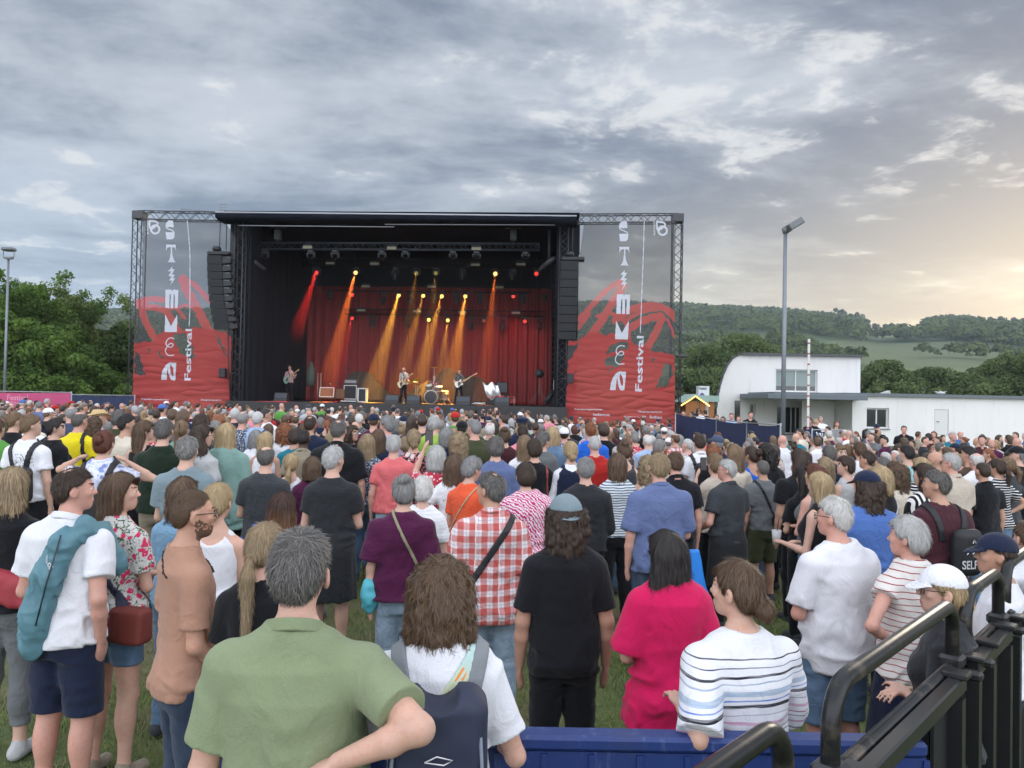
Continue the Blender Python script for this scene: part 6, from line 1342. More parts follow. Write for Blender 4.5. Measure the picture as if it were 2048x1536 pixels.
m = SB(); u = uw(869, 790, 4.35)[0]; m.lathe((u, 4.38, DECK), [(.0, .50), (.16, .50), (.16, .44), (.03, .42), (.03, .02), (.2, 0)], 14); m.build('drum_stool', gear, None, 'low round drum stool under the red-haired drummer', 'stool')
# ---------------- fences, white building, hut, lamps, barrier pole ----------------
white = plain('white_render', (.60, .60, .585), .9, var=.05, nscale=.8, bump=.15, bscale=60)
def wall_mat():
    b = NB('render_wall'); v = b.map(); n = b.noise(b.map(sc3=(.5, .5, .12)), 1, 4, .6); n2 = b.noise(b.map(sc3=(3, 3, .5)), 1, 4); c = b.mix(b.step(n, .35, .7), (.80, .80, .785), (.74, .735, .72)); c = b.mix(b.math('MULTIPLY', b.step(n2, .55, .8), .3), c, (.44, .43, .40))
    b.set(Base_Color=c, Roughness=.9); b.bump(b.noise(v, 60, 2), .15, .01); return b.m
wallm = wall_mat(); trimg = plain('roof_grey', (.13, .155, .175), .5, var=.08); gl = NB('window_glass'); gl.set(Base_Color=(.02, .028, .03), Roughness=.06); gl.b.inputs['Specular IOR Level'].default_value = .9; glass = gl.m
frm = plain('frame_white', (.66, .67, .66), .5, var=.03); blind = plain('roller_blind', (.27, .33, .32), .7, var=.08, nscale=2)
YB = 46.; YU = 50.
bld = empty('white_building', at(1700, 870, YB)*(1, 1, 0)+(0, 0, -.5), 'white rendered building with curved end, upper storey and long low wing', 'building')
def wallrect(mb, px0, py0, px1, zb, Y, holes, th=.3):
    """front wall at depth Y with rectangular openings; holes in photo pixels"""
    x0 = at(px0, py0, Y)[0]; x1 = at(px1, py0, Y)[0]; z1 = at((px0+px1)/2, py0, Y)[2]
    hs = [(at(a, (b+d)/2, Y)[0], at(c, (b+d)/2, Y)[0], at((a+c)/2, d, Y)[2], at((a+c)/2, b, Y)[2]) for a, b, c, d in holes]
    X = sorted({x0, x1, *[h[0] for h in hs], *[h[1] for h in hs]}); Zs = sorted({zb, z1, *[h[2] for h in hs], *[h[3] for h in hs]})
    for i in range(len(X)-1):
        for j in range(len(Zs)-1):
            cx, cz = (X[i]+X[i+1])/2, (Zs[j]+Zs[j+1])/2
            if any(h[0] < cx < h[1] and h[2] < cz < h[3] for h in hs): continue
            mb.quad((X[i], Y, Zs[j]), (X[i+1], Y, Zs[j]), (X[i+1], Y, Zs[j+1]), (X[i], Y, Zs[j+1]))
    for h in hs:
        a, b, c, d = h; mb.quad((a, Y, c), (a, Y+th, c), (a, Y+th, d), (a, Y, d)); mb.quad((b, Y, d), (b, Y+th, d), (b, Y+th, c), (b, Y, c)); mb.quad((a, Y, d), (a, Y+th, d), (b, Y+th, d), (b, Y, d)); mb.quad((a, Y+th, c), (a, Y, c), (b, Y, c), (b, Y+th, c))
    return hs, (x0, x1, z1)
m = MB(); hsL, (lx0, lx1, lz) = wallrect(m, 1705, 797, 2260, -.6, YB, [(1733, 816, 1778, 857), (1869, 819, 1897, 870)])
m.quad((lx1, YB, -.6), (lx1, YB+14, -.6), (lx1, YB+14, lz), (lx1, YB, lz)); m.quad((lx0, YB+3, -.6), (lx0, YB, -.6), (lx0, YB, lz), (lx0, YB+3, lz))
m.build('low_wall', wallm, bld)
m = MB(); m.box(((lx0+lx1)/2-.2, YB+7, lz+.09), (lx1-lx0+.7, 14.5, .18)); m.build('low_roof', trimg, bld)
# two-storey block with the curved end
zt = at(1490, 708, YU)[2]; zt2 = at(1721, 716, YU)[2]; ux1 = at(1721, 760, YU)[0]
m = MB(); hsU, _ = wallrect(m, 1484, 712, 1721, -.6, YU, [(1551, 739, 1635, 784), (1553, 812, 1603, 868), (1499, 806, 1511, 841)])
A = [at(1484, 712, YU), at(1474, 713, YU), at(1464, 720, YU), at(1454, 735, YU), at(1446, 755, YU), at(1440, 775, YU), at(1436, 795, YU), at(1434, 815, YU)]; A[0][2] = at(1484, 712, YU)[2]
arc = [(p[0], p[2]) for p in A]; arc[0] = (at(1484, 712, YU)[0], at((1484+1721)/2, 712, YU)[2]+.0)
P = [(x, YU, z) for x, z in arc]+[(arc[-1][0]-.05, YU, -.6), (arc[0][0], YU, -.6)]
m.add(P, [tuple(range(len(P)))]); 
for (xa, za), (xb, zb_) in zip(arc[:-1]+[arc[-1]], arc[1:]+[(arc[-1][0]-.05, -.6)]): m.quad((xa, YU, za), (xb, YU, zb_), (xb+3.2, YU+8, zb_), (xa+3.2, YU+8, za))
zr = arc[0][1]; m.quad((ux1, YU, -.6), (ux1, YU+8, -.6), (ux1, YU+8, zr), (ux1, YU, zr))
m.build('upper_wall', wallm, bld)
m = MB(); m.box(((arc[0][0]+ux1)/2, YU+.3, zr+.07), (ux1-arc[0][0]+.1, 1.2, .14))
for (xa, za), (xb, zb_) in zip(arc[:-1], arc[1:]): m.add([(xa, YU-.12, za+.02), (xb-.02, YU-.12, zb_+.02), (xb-.16, YU-.12, zb_+.08), (xa-.05, YU-.12, za+.14), (xa+3.2, YU+8, za+.02), (xb+3.18, YU+8, zb_+.02), (xb+3.04, YU+8, zb_+.08), (xa+3.15, YU+8, za+.14)], [(0, 1, 2, 3), (3, 2, 6, 7), (4, 7, 6, 5), (0, 4, 5, 1)])
m.build('upper_roof', plain('roof_dark', (.08, .085, .09), .6), bld)
# canopy over the entrance
ca_, cb_ = at(1535, 792, YB-1.5), at(1736, 792, YB-1.5); m = MB(); m.box(((ca_[0]+cb_[0])/2, YB+1.2, at(1640, 794, YB-1.5)[2]), (cb_[0]-ca_[0], 5.4, .30), bev=.02); m.box(((ca_[0]+cb_[0])/2+.2, YB+1.3, at(1640, 789, YB-1.5)[2]+.02), (cb_[0]-ca_[0]-.6, 5.0, .18)); m.build('canopy', trimg, bld)
m = MB(); hsE, _ = wallrect(m, 1604, 800, 1708, -.6, YB+2.4, [(1669, 816, 1693, 853)]); m.build('entrance_wall', wallm, bld)
def window(h, Y, name, mull=(), bl=0., dep=.2, split=None):
    a, b, c, d = h; fw_ = .09; m = MB()
    for x in (a+fw_/2, b-fw_/2): m.box((x, Y+dep, (c+d)/2), (fw_, .08, d-c))
    for z in (c+fw_/2, d-fw_/2): m.box(((a+b)/2, Y+dep+.003, z), (b-a-2*fw_, .08, fw_))
    for t in mull: m.box((a+(b-a)*t, Y+dep+.005, (c+d)/2), (fw_*.8, .07, d-c-2*fw_))
    f = m.build(name, frm, bld); m = MB(); m.quad((a+.03, Y+dep+.03, c+.03), (b-.03, Y+dep+.03, c+.03), (b-.03, Y+dep+.03, d-.03), (a+.03, Y+dep+.03, d-.03)); m.build('pane', glass, f)
    m = MB(); m.box(((a+b)/2, Y-.03, c-.03), (b-a+.1, .12, .05)); m.build('sill', trimg, f)
    if bl: m = MB(); m.quad((a+.06, Y+dep+.015, d-(d-c)*bl), (b-.06, Y+dep+.015, d-(d-c)*bl), (b-.06, Y+dep+.015, d-.05), (a+.06, Y+dep+.015, d-.05)); m.build('blind', blind, f)
window(hsU[0], YU, 'window', (.5,), .74); window(hsU[2], YU, 'window', ()); window(hsL[0], YB, 'window', (.5,), 0.); window(hsE[0], YB+2.4, 'window', (.5,), 0.)
window(hsU[1], YU, 'glass_door', (.35, .62, .8)); 
m = MB(); a, b, c, d = hsL[1]; m.box(((a+b)/2, YB+.05, (c+d)/2), (b-a-.06, .06, d-c-.04)); dr = m.build('door', frm, bld); m = MB(); m.tube([(a+.12, YB-.02, c+(d-c)*.52), (a+.28, YB-.02, c+(d-c)*.52)], .02, 6); m.build('handle', steel, dr)
p = at(1482, 822, YU); m = MB(); m.box((p[0]-.25, YU-.04, p[2]), (.35, .06, 1.35), bev=.01); m.build('window', glass, bld)
# things on the low roof
p = at(1768, 789, YB+1); m = MB(); m.box((p[0], YB+1, p[2]), (.7, .35, .30), M=[[.94, 0, -.34], [0, 1, 0], [.34, 0, .94]], bev=.03); m.tube([(p[0], YB+1, p[2]-.25), (p[0], YB+1, lz+.15)], .03, 6); m.build('roof_floodlight', plain('flood_pale', (.45, .46, .46), .4), None, 'pale floodlight standing on the low roof of the white building', 'floodlight')
p = at(1881, 786, YB+1); m = MB(); m.tube([(p[0], YB+1, lz+.15), (p[0], YB+1, p[2]+.15)], .03, 6); m.lathe((p[0], YB+1, p[2]-.02), [(0, .12), (.22, .08), (.28, 0), (.1, -.08), (0, -.1)], 12)
for a in (-1, 1): m.tube([(p[0], YB+1, p[2]), (p[0]+a*.38, YB+1, p[2]+.10)], [.04, .02], 5)
m.build('roof_antenna', plain('dish_pale', (.50, .51, .50), .4), None, 'small pale three-armed aerial on the low white roof', 'antenna')
# lamp posts
def post(px, ytop, ybot, Y, rad, label, head):
    t = at(px, ytop, Y); x = t[0]; b = zg(x, Y); r = empty('lamp_post', (x, Y, b), label, 'lamp post'); m = MB(); m.tube([(x, Y, b), (x, Y, t[2])], [rad*1.08, rad*.86], 14); m.build('pole', plain('galvanised', (.21, .235, .26), .5, .4, var=.1), r)
    m = MB(); head(m, x, Y, t[2]); m.build('lamp_head', plain('lamp_housing', (.17, .18, .19), .5, .3), r); return r, t
def h1(m, x, Y, z):
    M_ = np.array(Matrix.Rotation(R(-32), 3, 'Y')); m.box((x+.26, Y-.1, z+.20), (.56, .55, .24), M=M_, bev=.03); m.tube([(x, Y, z-.08), (x, Y, z+.12)], .11, 8); m.tube([(x-.12, Y, z+.06), (x+.12, Y, z+.02)], .05, 6)
r_, t_ = post(1571, 462, 870, 27, .078, 'tall galvanised lamp post before the white building with tilted square lamp', h1)
m = MB(); M_ = np.array(Matrix.Rotation(R(-32), 3, 'Y')); m.box((t_[0]+.26+.065, 27-.1, t_[2]+.20-.115), (.48, .46, .02), M=M_); m.build('lamp_glass', plain('lampglass', (.42, .44, .45), .2), r_)
def h2(m, x, Y, z): m.box((x, Y, z+.40), (.46, .4, .15), bev=.05); m.tube([(x-.22, Y, z+.34), (x-.22, Y, z+.08), (x+.22, Y, z+.08), (x+.22, Y, z+.34)], .018, 5); m.box((x, Y, z+.04), (.3, .2, .08))
post(17, 518, 790, 31.5, .052, 'thin galvanised lamp post at the left edge with a rectangular lamp', h2)
# raised barrier pole
t = at(1618, 678, 28); b = zg(t[0], 28); bp = NB('pole_stripes'); z_ = bp.sep(bp.map())[2]; bp.set(Base_Color=bp.mix(bp.math('LESS_THAN', bp.math('FRACT', bp.math('MULTIPLY', z_, 2.6)), .15), (.70, .69, .66), (.36, .09, .08)), Roughness=.6)
r = empty('barrier_pole', (t[0], 28, b), 'raised red and white striped barrier pole before the white building', 'barrier pole'); m = MB(); m.box((t[0], 28, (t[2]+b+1)/2), (.085, .05, t[2]-b-1), bev=.01); m.build('arm', bp.m, r); m = MB(); m.box((t[0], 28.05, b+.5), (.35, .35, 1.05), bev=.03); m.build('housing', plain('barrier_box', (.4, .4, .38), .5), r)
# wooden hut with lights
YH = 44.; hx0, hx1 = at(1371, 820, YH)[0], at(1428, 820, YH)[0]; hz = at(1400, 803, YH)[2]; r = empty('wooden_hut', ((hx0+hx1)/2, YH, -.3), 'little wooden sales hut with pale green roof and fairy lights', 'hut')
wood = plain('hut_wood', (.36, .16, .06), .8, var=.2, nscale=8)
m = MB()
for x, wd_ in ((hx0+.35, .7), ((hx0+hx1)/2+.15, .35), (hx1-.15, .3)): m.box((x, YH, (hz-.3)/2), (wd_, .1, hz+.3))
m.box(((hx0+hx1)/2, YH+.003, .2), (hx1-hx0, .1, 1.0)); m.build('wall', wood, r); m = MB(); m.box(((hx0+hx1)/2, YH+2, (hz-.3)/2), (hx1-hx0, .1, hz+.3)); m.build('rear_wall', wood, r)
m = MB(); gx = hx0+.45; pk = hz+.42; m.add([(gx-.75, YH-.4, hz-.05), (gx, YH-.4, pk), (gx+.75, YH-.4, hz-.05), (gx-.75, YH+2.2, hz-.05), (gx, YH+2.2, pk), (gx+.75, YH+2.2, hz-.05), (gx-.75, YH-.4, hz-.13), (gx, YH-.4, pk-.08), (gx+.75, YH-.4, hz-.13)], [(0, 1, 4, 3), (1, 2, 5, 4), (0, 6, 7, 1), (1, 7, 8, 2)])
m.add([(gx+.1, YH-.3, pk-.05), (hx1+.2, YH-.3, pk-.08), (hx1+.2, YH-.35, hz+.0), (gx+.7, YH-.35, hz+.0), (gx+.1, YH+2.2, pk-.05), (hx1+.2, YH+2.2, pk-.08)], [(0, 3, 2, 1), (0, 1, 5, 4)]); m.build('roof', plain('hut_roof', (.27, .40, .36), .7), r)
m = MB()
for i in range(17):
    t = i/16; z = pk-.13-abs(t-.5)*2*.52; m.lathe((gx-.78+1.56*t, YH-.48, z), [(0, .05), (.045, 0), (0, -.05)], 6)
m.build('fairy_lights', emis('bulb', (1, .58, .18), 5.), r)
# white sign tower
YS = 45.; a, b = at(1397, 790, YS)[0], at(1418.5, 790, YS)[0]; zt_ = at(1407, 772, YS)[2]; r = empty('sign_tower', ((a+b)/2, YS, -.3), 'white advertising tower with a blue and red half disc behind the hut', 'sign'); m = MB(); m.box(((a+b)/2, YS+.3, (zt_-.3)/2), (b-a, .6, zt_+.3)); m.build('panel', plain('sign_white', (.68, .70, .72), .5, var=.02), r)
m = MB(); c = at(1404, 797, YS); P = [(c[0]+.16*3.2*cos(t)*.35*1.9*.55, YS-.01, c[2]+.28*sin(t)*1.2) for t in np.linspace(0, pi, 14)]; m.add(P, [tuple(range(14))]); m.build('disc', plain('disc_blue', (.12, .08, .30), .5), r)
m = MB(); q = at(1399, 779, YS); text_on(m, 'Freudental', (q[0]-.02, YS-.012, q[2]), (1, 0, 0), (0, 0, 1), .22, .42, True); m.build('lettering', plain('ink', (.05, .05, .06), .6), r)
# fences
navy = plain('fence_navy', (.016, .030, .085), .65, var=.25, nscale=1.2, bump=.3, bscale=4)
def fence(pts, z_top, mt, label, nm='fence_panel', group=None, posts=True, sag=.04, zb=None, letter=None):
    """pts: photo px, Y, top-edge py"""
    P = [at(px, py, Y) for px, py, Y in pts]; r = empty(nm, (P[0][0], P[0][1], zg(P[0][0], P[0][1])), label, 'fence', group); m = MB(); n = 24
    for a, b in zip(P[:-1], P[1:]):
        V = []
        for i in range(n+1):
            t = i/n; q = a*(1-t)+b*t; s_ = sag*4*t*(1-t); off = .03*sin(i*1.7)
            V += [(q[0], q[1]+off, q[2]-s_), (q[0], q[1]+off*2, (q[2]+zg(q[0], q[1]))/2), (q[0], q[1]+off, zg(q[0], q[1])+.05)]
        m.add(V, [(3*i+k, 3*i+k+1, 3*i+k+4, 3*i+k+3) for i in range(n) for k in (0, 1)], True)
    m.build('sheet', mt, r)
    if posts:
        m = MB()
        for a in P: m.tube([(a[0], a[1]+.06, zg(a[0], a[1])), (a[0], a[1]+.06, a[2]+.06)], .028, 6)
        for a, b in zip(P[:-1], P[1:]): m.tube([(a[0], a[1]+.06, a[2]+.02), (b[0], b[1]+.06, b[2]+.02)], .018, 5)
        m.build('rail', plain('fence_rail', (.40, .42, .44), .4, .5), r)
    return r, P
pk_ = plain('fence_pink', (.46, .07, .17), .7, var=.22, nscale=.9, bump=.3, bscale=3)
r, P = fence([(-260, 779, 30), (141, 786, 30.5)], 0, pk_, 'pink printed fence sheet at the left edge of the festival ground')
m = MB(); a = at(14, 800, 29.6); text_on(m, 'Festival', a, (1, 0, 0), (0, 0, 1), .3, .8, True); a = at(14, 812, 29.6); text_on(m, 'STIMMEN', a, (1, 0, 0), (0, 0, 1), .25, .9, True); m.build('lettering', plain('pale_pink', (.62, .25, .36), .7), r)
fence([(143, 790, 33), (268, 792, 34)], 0, navy, 'dark blue fence sheet between the pink fence and the left banner')
fence([(1352, 828, 31), (1434, 840, 27.5)], 0, navy, 'blue fence sheet next to the right banner', group='blue fence right of the stage'); fence([(1434, 840, 27.5), (1495, 847, 24)], 0, navy, 'middle blue fence sheet below the narrow windows', group='blue fence right of the stage'); fence([(1495, 847, 24), (1563, 851, 20.5)], 0, navy, 'blue fence sheet ending at the lamp post', group='blue fence right of the stage')
r, P = fence([(1590, 856, 27), (1622, 857, 27)], 0, navy, 'short blue barrier sheet beside the striped pole', 'crowd_barrier', posts=False)
r, P = fence([(1626, 861, 24), (1662, 861, 24)], 0, navy, 'blue barrier sheet with white scribbled letters under the standing couple', 'crowd_barrier')
m = MB(); 
for pts in ([(1633, 864), (1636, 876), (1639, 866)], [(1641, 866), (1641.5, 877)], [(1644, 877), (1645.5, 866), (1648, 874), (1650, 867), (1652, 876)], [(1653.5, 876), (1655.5, 869), (1657, 876), (1658.5, 871)]): m.tube([at(a_, b_, 23.9) for a_, b_ in pts], .022, 5)
m.build('lettering', plain('sign_pale', (.65, .67, .7), .6), r)
fence([(1664, 861, 25), (1706, 862, 25)], 0, plain('grey_box', (.33, .34, .35), .6), 'grey metal barrier beside the woman with open arms', 'crowd_barrier', sag=0)
# blue plastic barrier in front of us
BY = 2.5; bx0, bx1 = at(380, 1470, BY)[0], at(1860, 1485, BY)[0]; bz = HC-(1467-795)*BY/F; BZ = bz
b_ = NB('blue_plastic'); v = b_.map(); n = b_.noise(b_.map(sc3=(9, 9, 1.5)), 1, 4); s_ = b_.noise(b_.map(sc3=(22, 22, 4), rot=(0, .3, 0)), 1, 6, .75)
c = b_.mix(n, (.010, .028, .135), (.014, .040, .18)); c = b_.mix(b_.math('MULTIPLY', b_.step(s_, .56, .70), .5), c, (.15, .20, .36)); d_ = b_.noise(b_.map(sc3=(3, 3, 2)), 1, 6, .75); c = b_.mix(b_.math('MULTIPLY', b_.step(d_, .52, .72), .45), c, (.045, .05, .075)); b_.set(Base_Color=c, Roughness=.42); b_.bump(s_, .25, .004)
r = empty('blue_barrier', ((bx0+bx1)/2, BY, 0), 'scratched blue plastic barrier wall in the foreground', 'barrier')
m = MB(); m.box(((bx0+bx1)/2, BY+.045, bz-.025), (bx1-bx0, .085, .05), bev=.012); m.build('top_rim', b_.m, r)
m = MB(); m.box(((bx0+bx1)/2, BY+.045, (bz-.055)/2), (bx1-bx0, .05, bz-.055))
x = bx0+.06
while x < bx1: m.box((x, BY+.018, (bz-.06)/2), (.02, .012, bz-.062)); x += .155
m.build('panel', b_.m, r)
# black tubular rail on the right
rail_m = plain('black_powder', (.014, .015, .017), .34, var=.3, nscale=12, spec=.6); wornm = NB('worn_tube'); nn = wornm.noise(wornm.map(sc3=(7, 7, 7)), 1, 5, .65); wornm.set(Base_Color=wornm.mix(wornm.step(nn, .52, .66), (.014, .015, .017), (.09, .075, .06)), Roughness=.30, Metallic=.35); worn = wornm.m
RD = np.array([.68, .733, 0]); R0 = np.array([1.63, 2.89, 0]); zr_, zt_ = 1.20, 1.44
def rp(t, z): p = R0+RD*t; return np.array([p[0], p[1], z])
def hoop(t0, t1, label, inner=None):
    r = empty('rail_hoop', rp(t0, 1.0), label, 'railing hoop', 'black tubular railing'); rad = .026; c_ = .11; P = [rp(t0, .2), rp(t0, zt_-c_)]
    for a in np.linspace(0, pi/2, 7)[1:]: P.append(rp(t0+c_*(1-cos(a)), zt_-c_+c_*sin(a)))
    for a in np.linspace(0, pi/2, 7): P.append(rp(t1-c_+c_*sin(a), zt_-c_+c_*cos(a)))
    P.append(rp(t1, .2)); m = MB(); m.tube(P, rad, 14); m.build('tube', worn, r)
    nrm = np.array([RD[1], -RD[0], 0])
    for t in (t0, t1): m = MB(); m.box(rp(t, zr_+.02)+nrm*.0, (.085, .085, .05), rz=atan2(RD[1], RD[0]), bev=.012); m.box(rp(t, zr_-.02)+nrm*.06, (.05, .09, .035), rz=atan2(RD[1], RD[0]), bev=.01); m.build('clamp', rail_m, r)
hoop(-2.35, -1.42, 'nearest black tube hoop at the bottom right, cut by the picture edge'); hoop(-1.12, .13, 'long black tube hoop running up before the white cap woman'); hoop(.33, .95, 'short black tube hoop behind the long one'); hoop(1.10, 2.3, 'black tube hoop cut off at the right picture edge')
r = empty('railing', rp(-1, 0), 'black metal railing with square top bar and close upright bars', 'railing'); rz_ = atan2(RD[1], RD[0]); nrm = np.array([RD[1], -RD[0], 0])
m = MB(); 
for t0, t1 in ((-1.08, .02), (.22, .86), (1.02, 2.2), (2.25, 3.5)): m.box(rp((t0+t1)/2, zr_-.02)+nrm*.05, (t1-t0, .05, .06), rz=rz_, bev=.006)
m.build('top_bar', rail_m, r)
for t in (-1.06, -.02, .24, .50, .84, 1.05, 1.5, 2.1):
    m = MB(); m.box(rp(t, zr_+.018)+nrm*.05, (.075, .085, .022), rz=rz_, bev=.005); m.build('post_cap', rail_m, r)
    m = MB(); m.box(rp(t, zr_/2-.03)+nrm*.05, (.05, .05, zr_-.08), rz=rz_); m.build('post', rail_m, r)
t = -.86
while t < 3.2:
    m = MB(); m.box(rp(t, zr_/2-.04)-nrm*.03, (.026, .026, zr_-.08), rz=rz_); m.box(rp(t, zr_-.065)-nrm*.03, (.045, .05, .03), rz=rz_, bev=.005); m.build('upright_bar', rail_m, r); t += .135 if t > 0 else .19
m = MB()
for t0, t1 in ((-.22, 3.6),): m.box(rp((t0+t1)/2, zr_/2-.04)+nrm*.02, (t1-t0, .012, zr_-.12), rz=rz_)
m.build('infill_panel', plain('infill', (.008, .009, .010), .6), r)
m = MB(); m.tube([rp(-2.4, zr_-.0)+nrm*.0, rp(3.4, zr_)], .022, 10); m.build('round_rail', worn, r)
# ---------------- the audience ----------------
STG = np.array([-4.8, 37.0])
def hor(px): return 795+.0192*(px-1024)
def bag_root(root, name, label, cat):
    g = empty(name, root.location, label, cat); g.rotation_euler = root.rotation_euler; g.scale = root.scale; return g
def sdf_part(name, f, lo, hi, h, mat, parent):
    V, Q = mesh_sdf(f, np.array(lo, float), np.array(hi, float), h)
    if len(V): return put(name, V, Q, [mat], parent)
def rbox(p, c, s, r=.03):
    q = np.abs(p-np.asarray(c))-(np.asarray(s)-r); return np.linalg.norm(np.maximum(q, 0), axis=1)+np.minimum(q.max(1), 0)-r
def surf_y(ft, x, z, y0=-.32, y1=.05, n=90):
    ys = np.linspace(y0, y1, n); P = np.array([[a, y, b] for a, b in zip(x, z) for y in ys]); d = ft(P).reshape(-1, n)
    k = np.argmax(d < 0, axis=1); return ys[k]
def text_back(ft, root, txt, x0, z0, ux, uz, size, width, mat, name='lettering', bold=True, parent=None, dy=-.006):
    V, Fs = text_polys(txt, 1., bold); x = V[:, 0]-V[:, 0].min(); kx = width/x.max()
    X = x0+x*kx*ux[0]+V[:, 1]*size*uz[0]; Z = z0+x*kx*ux[1]+V[:, 1]*size*uz[1]
    gx = np.linspace(X.min(), X.max(), 9); gz = np.linspace(Z.min(), Z.max(), 7); GX, GZ = np.meshgrid(gx, gz, indexing='ij'); GY = surf_y(ft, GX.ravel(), GZ.ravel()).reshape(GX.shape)
    fi = (X-gx[0])/max(gx[-1]-gx[0], 1e-6)*8; fj = (Z-gz[0])/max(gz[-1]-gz[0], 1e-6)*6; i = np.clip(fi.astype(int), 0, 7); j = np.clip(fj.astype(int), 0, 5); a = fi-i; b = fj-j
    Yv = GY[i, j]*(1-a)*(1-b)+GY[i+1, j]*a*(1-b)+GY[i, j+1]*(1-a)*b+GY[i+1, j+1]*a*b+dy
    me = new_mesh(name, np.stack([X, Yv, Z], 1), Fs, [mat]); o = bpy.data.objects.new(name, me); C.objects.link(o); o.parent = parent or root; return o
PLACED = []
def place(px, ytop, d, s_='m', hair='short', hc='brown', top='white', pat=None, bot=('denim', 'long'), aL='down', aR='down', rz=0., yaw=0., label='', wide=1., kw=None, fk=None, collar=False, items=None, skin='fair', hmax=1.93, hmin=1.50):
    d *= float(np.interp(d, [2.3, 3, 6, 10], [1.05, 1.13, 1.13, 1.06])); p = at(px, ytop, d); x, y = p[0], p[1]; g = zg(x, y); H = float(np.clip((p[2]-g), hmin, hmax)); kw = dict(kw or {}); fk = dict(fk or {})
    r = empty('person', (x, y, g), label, 'person'); s = H/(1.785 if hair in ('afro', 'curly', 'topbun') or kw.get('hat') else 1.770); r.scale = (s, s, s)
    face = atan2(-(STG[0]-x), STG[1]-y)*.8; r.rotation_euler.z = face*.7+rz
    f = Fig(sex=s_, wide=wide, armL=aL, armR=aR, yaw=yaw, **fk)
    sd = int(abs(px)*7+ytop) % 997; h = float(np.clip(d*.0024, .0060, .020)); near = d < 4.6
    n = 0 if d > 11.5 else int(np.clip(24000/(d/2.2)**1.4, 1200, 24000))
    if hair in ('long', 'longpony', 'lob', 'curly', 'bob'): n = int(n*1.3)
    tp = (top, pat)+(('collar',) if collar else ())
    build_person(f, h=h, skin=skin, hair=hair, hairc=hc, top=tp, bottom=bot, nstr=n, near=near, root=r, seed=sd, face=kw.pop('face', d < 11 and (abs(yaw+rz) > .3)), **kw)
    tk = dict(sleeve=.62, hem=.90, seed=sd); tk.update(kw.get('topkw') or {}); ft = lambda q: f.top(q, **tk)
    if items: items(f, r, ft, h)
    PLACED.append((x, y, d)); return r
TANK = dict(topkw=dict(tank=True)); LONG = dict(topkw=dict(sleeve=1.96)); NV = plain('bag_navy', (.020, .026, .055), .7, var=.2); BK = plain('bag_black', (.012, .013, .016), .6, var=.3)
def strap(f, r, ft, a, b, w_, mat, name, label, cat='bag', h=.007, bag=None, bagm=None):
    """diagonal shoulder strap from (x, z) a to b seen from behind, with an optional bag at its lower end"""
    a = np.array(a, float); b = np.array(b, float); t = (b-a)/np.linalg.norm(b-a); nx = np.array([t[1], 0, -t[0]]); g = bag_root(r, name, label, cat)
    fn = lambda p: np.maximum(np.maximum(np.abs(ft(p)-.003)-.0065, np.abs((p-np.array([a[0], 0, a[1]]))@nx)-w_/2), np.maximum(min(a[1], b[1])-.02-p[:, 2], p[:, 2]-1.52))
    sdf_part('strap', fn, [-.32, -.3, .85], [.32, .34, 1.56], h, mat, g)
    if bag: c, s_ = bag; sdf_part('pouch', lambda p: rbox(p, c, s_, .03)+.004*vn(p*22, 3), np.array(c)-np.array(s_)-.03, np.array(c)+np.array(s_)+.03, h, bagm or mat, g)
    return g
def backpack(f, r, ft, c, s_, mat, smat, label, h=.008, detail=False, name='backpack'):
    g = bag_root(r, name, label, 'backpack'); 
    def body(p):
        d = rbox(p, c, s_, .055); d = np.maximum(d, .062-np.hypot(p[:, 0]-c[0], (p[:, 2]-c[2]-s_[2]-.012)*1.0) if name == 'backpack' else d); d = np.maximum(d, -(ft(p)+.002)); return d+.005*vn(p*14, 2)
    sdf_part('pack', body, np.array(c)-np.array(s_)-.03, np.array(c)+np.array(s_)+.03, h, mat, g)
    for k in (1, -1):
        sdf_part('strap', lambda p: np.maximum(np.maximum(np.abs(ft(p)-.006)-.009, np.abs(p[:, 0]-k*(.115+.25*(p[:, 2]-1.40)*(p[:, 1] < 0)))-.026), np.maximum(1.12+.0*p[:, 2]-p[:, 2], np.where(p[:, 1] < -.03, c[2]+s_[2]-.10, 1.15)-p[:, 2])), [-.3, -.3, 1.1], [.3, .34, 1.56], h, smat, g)
    return g
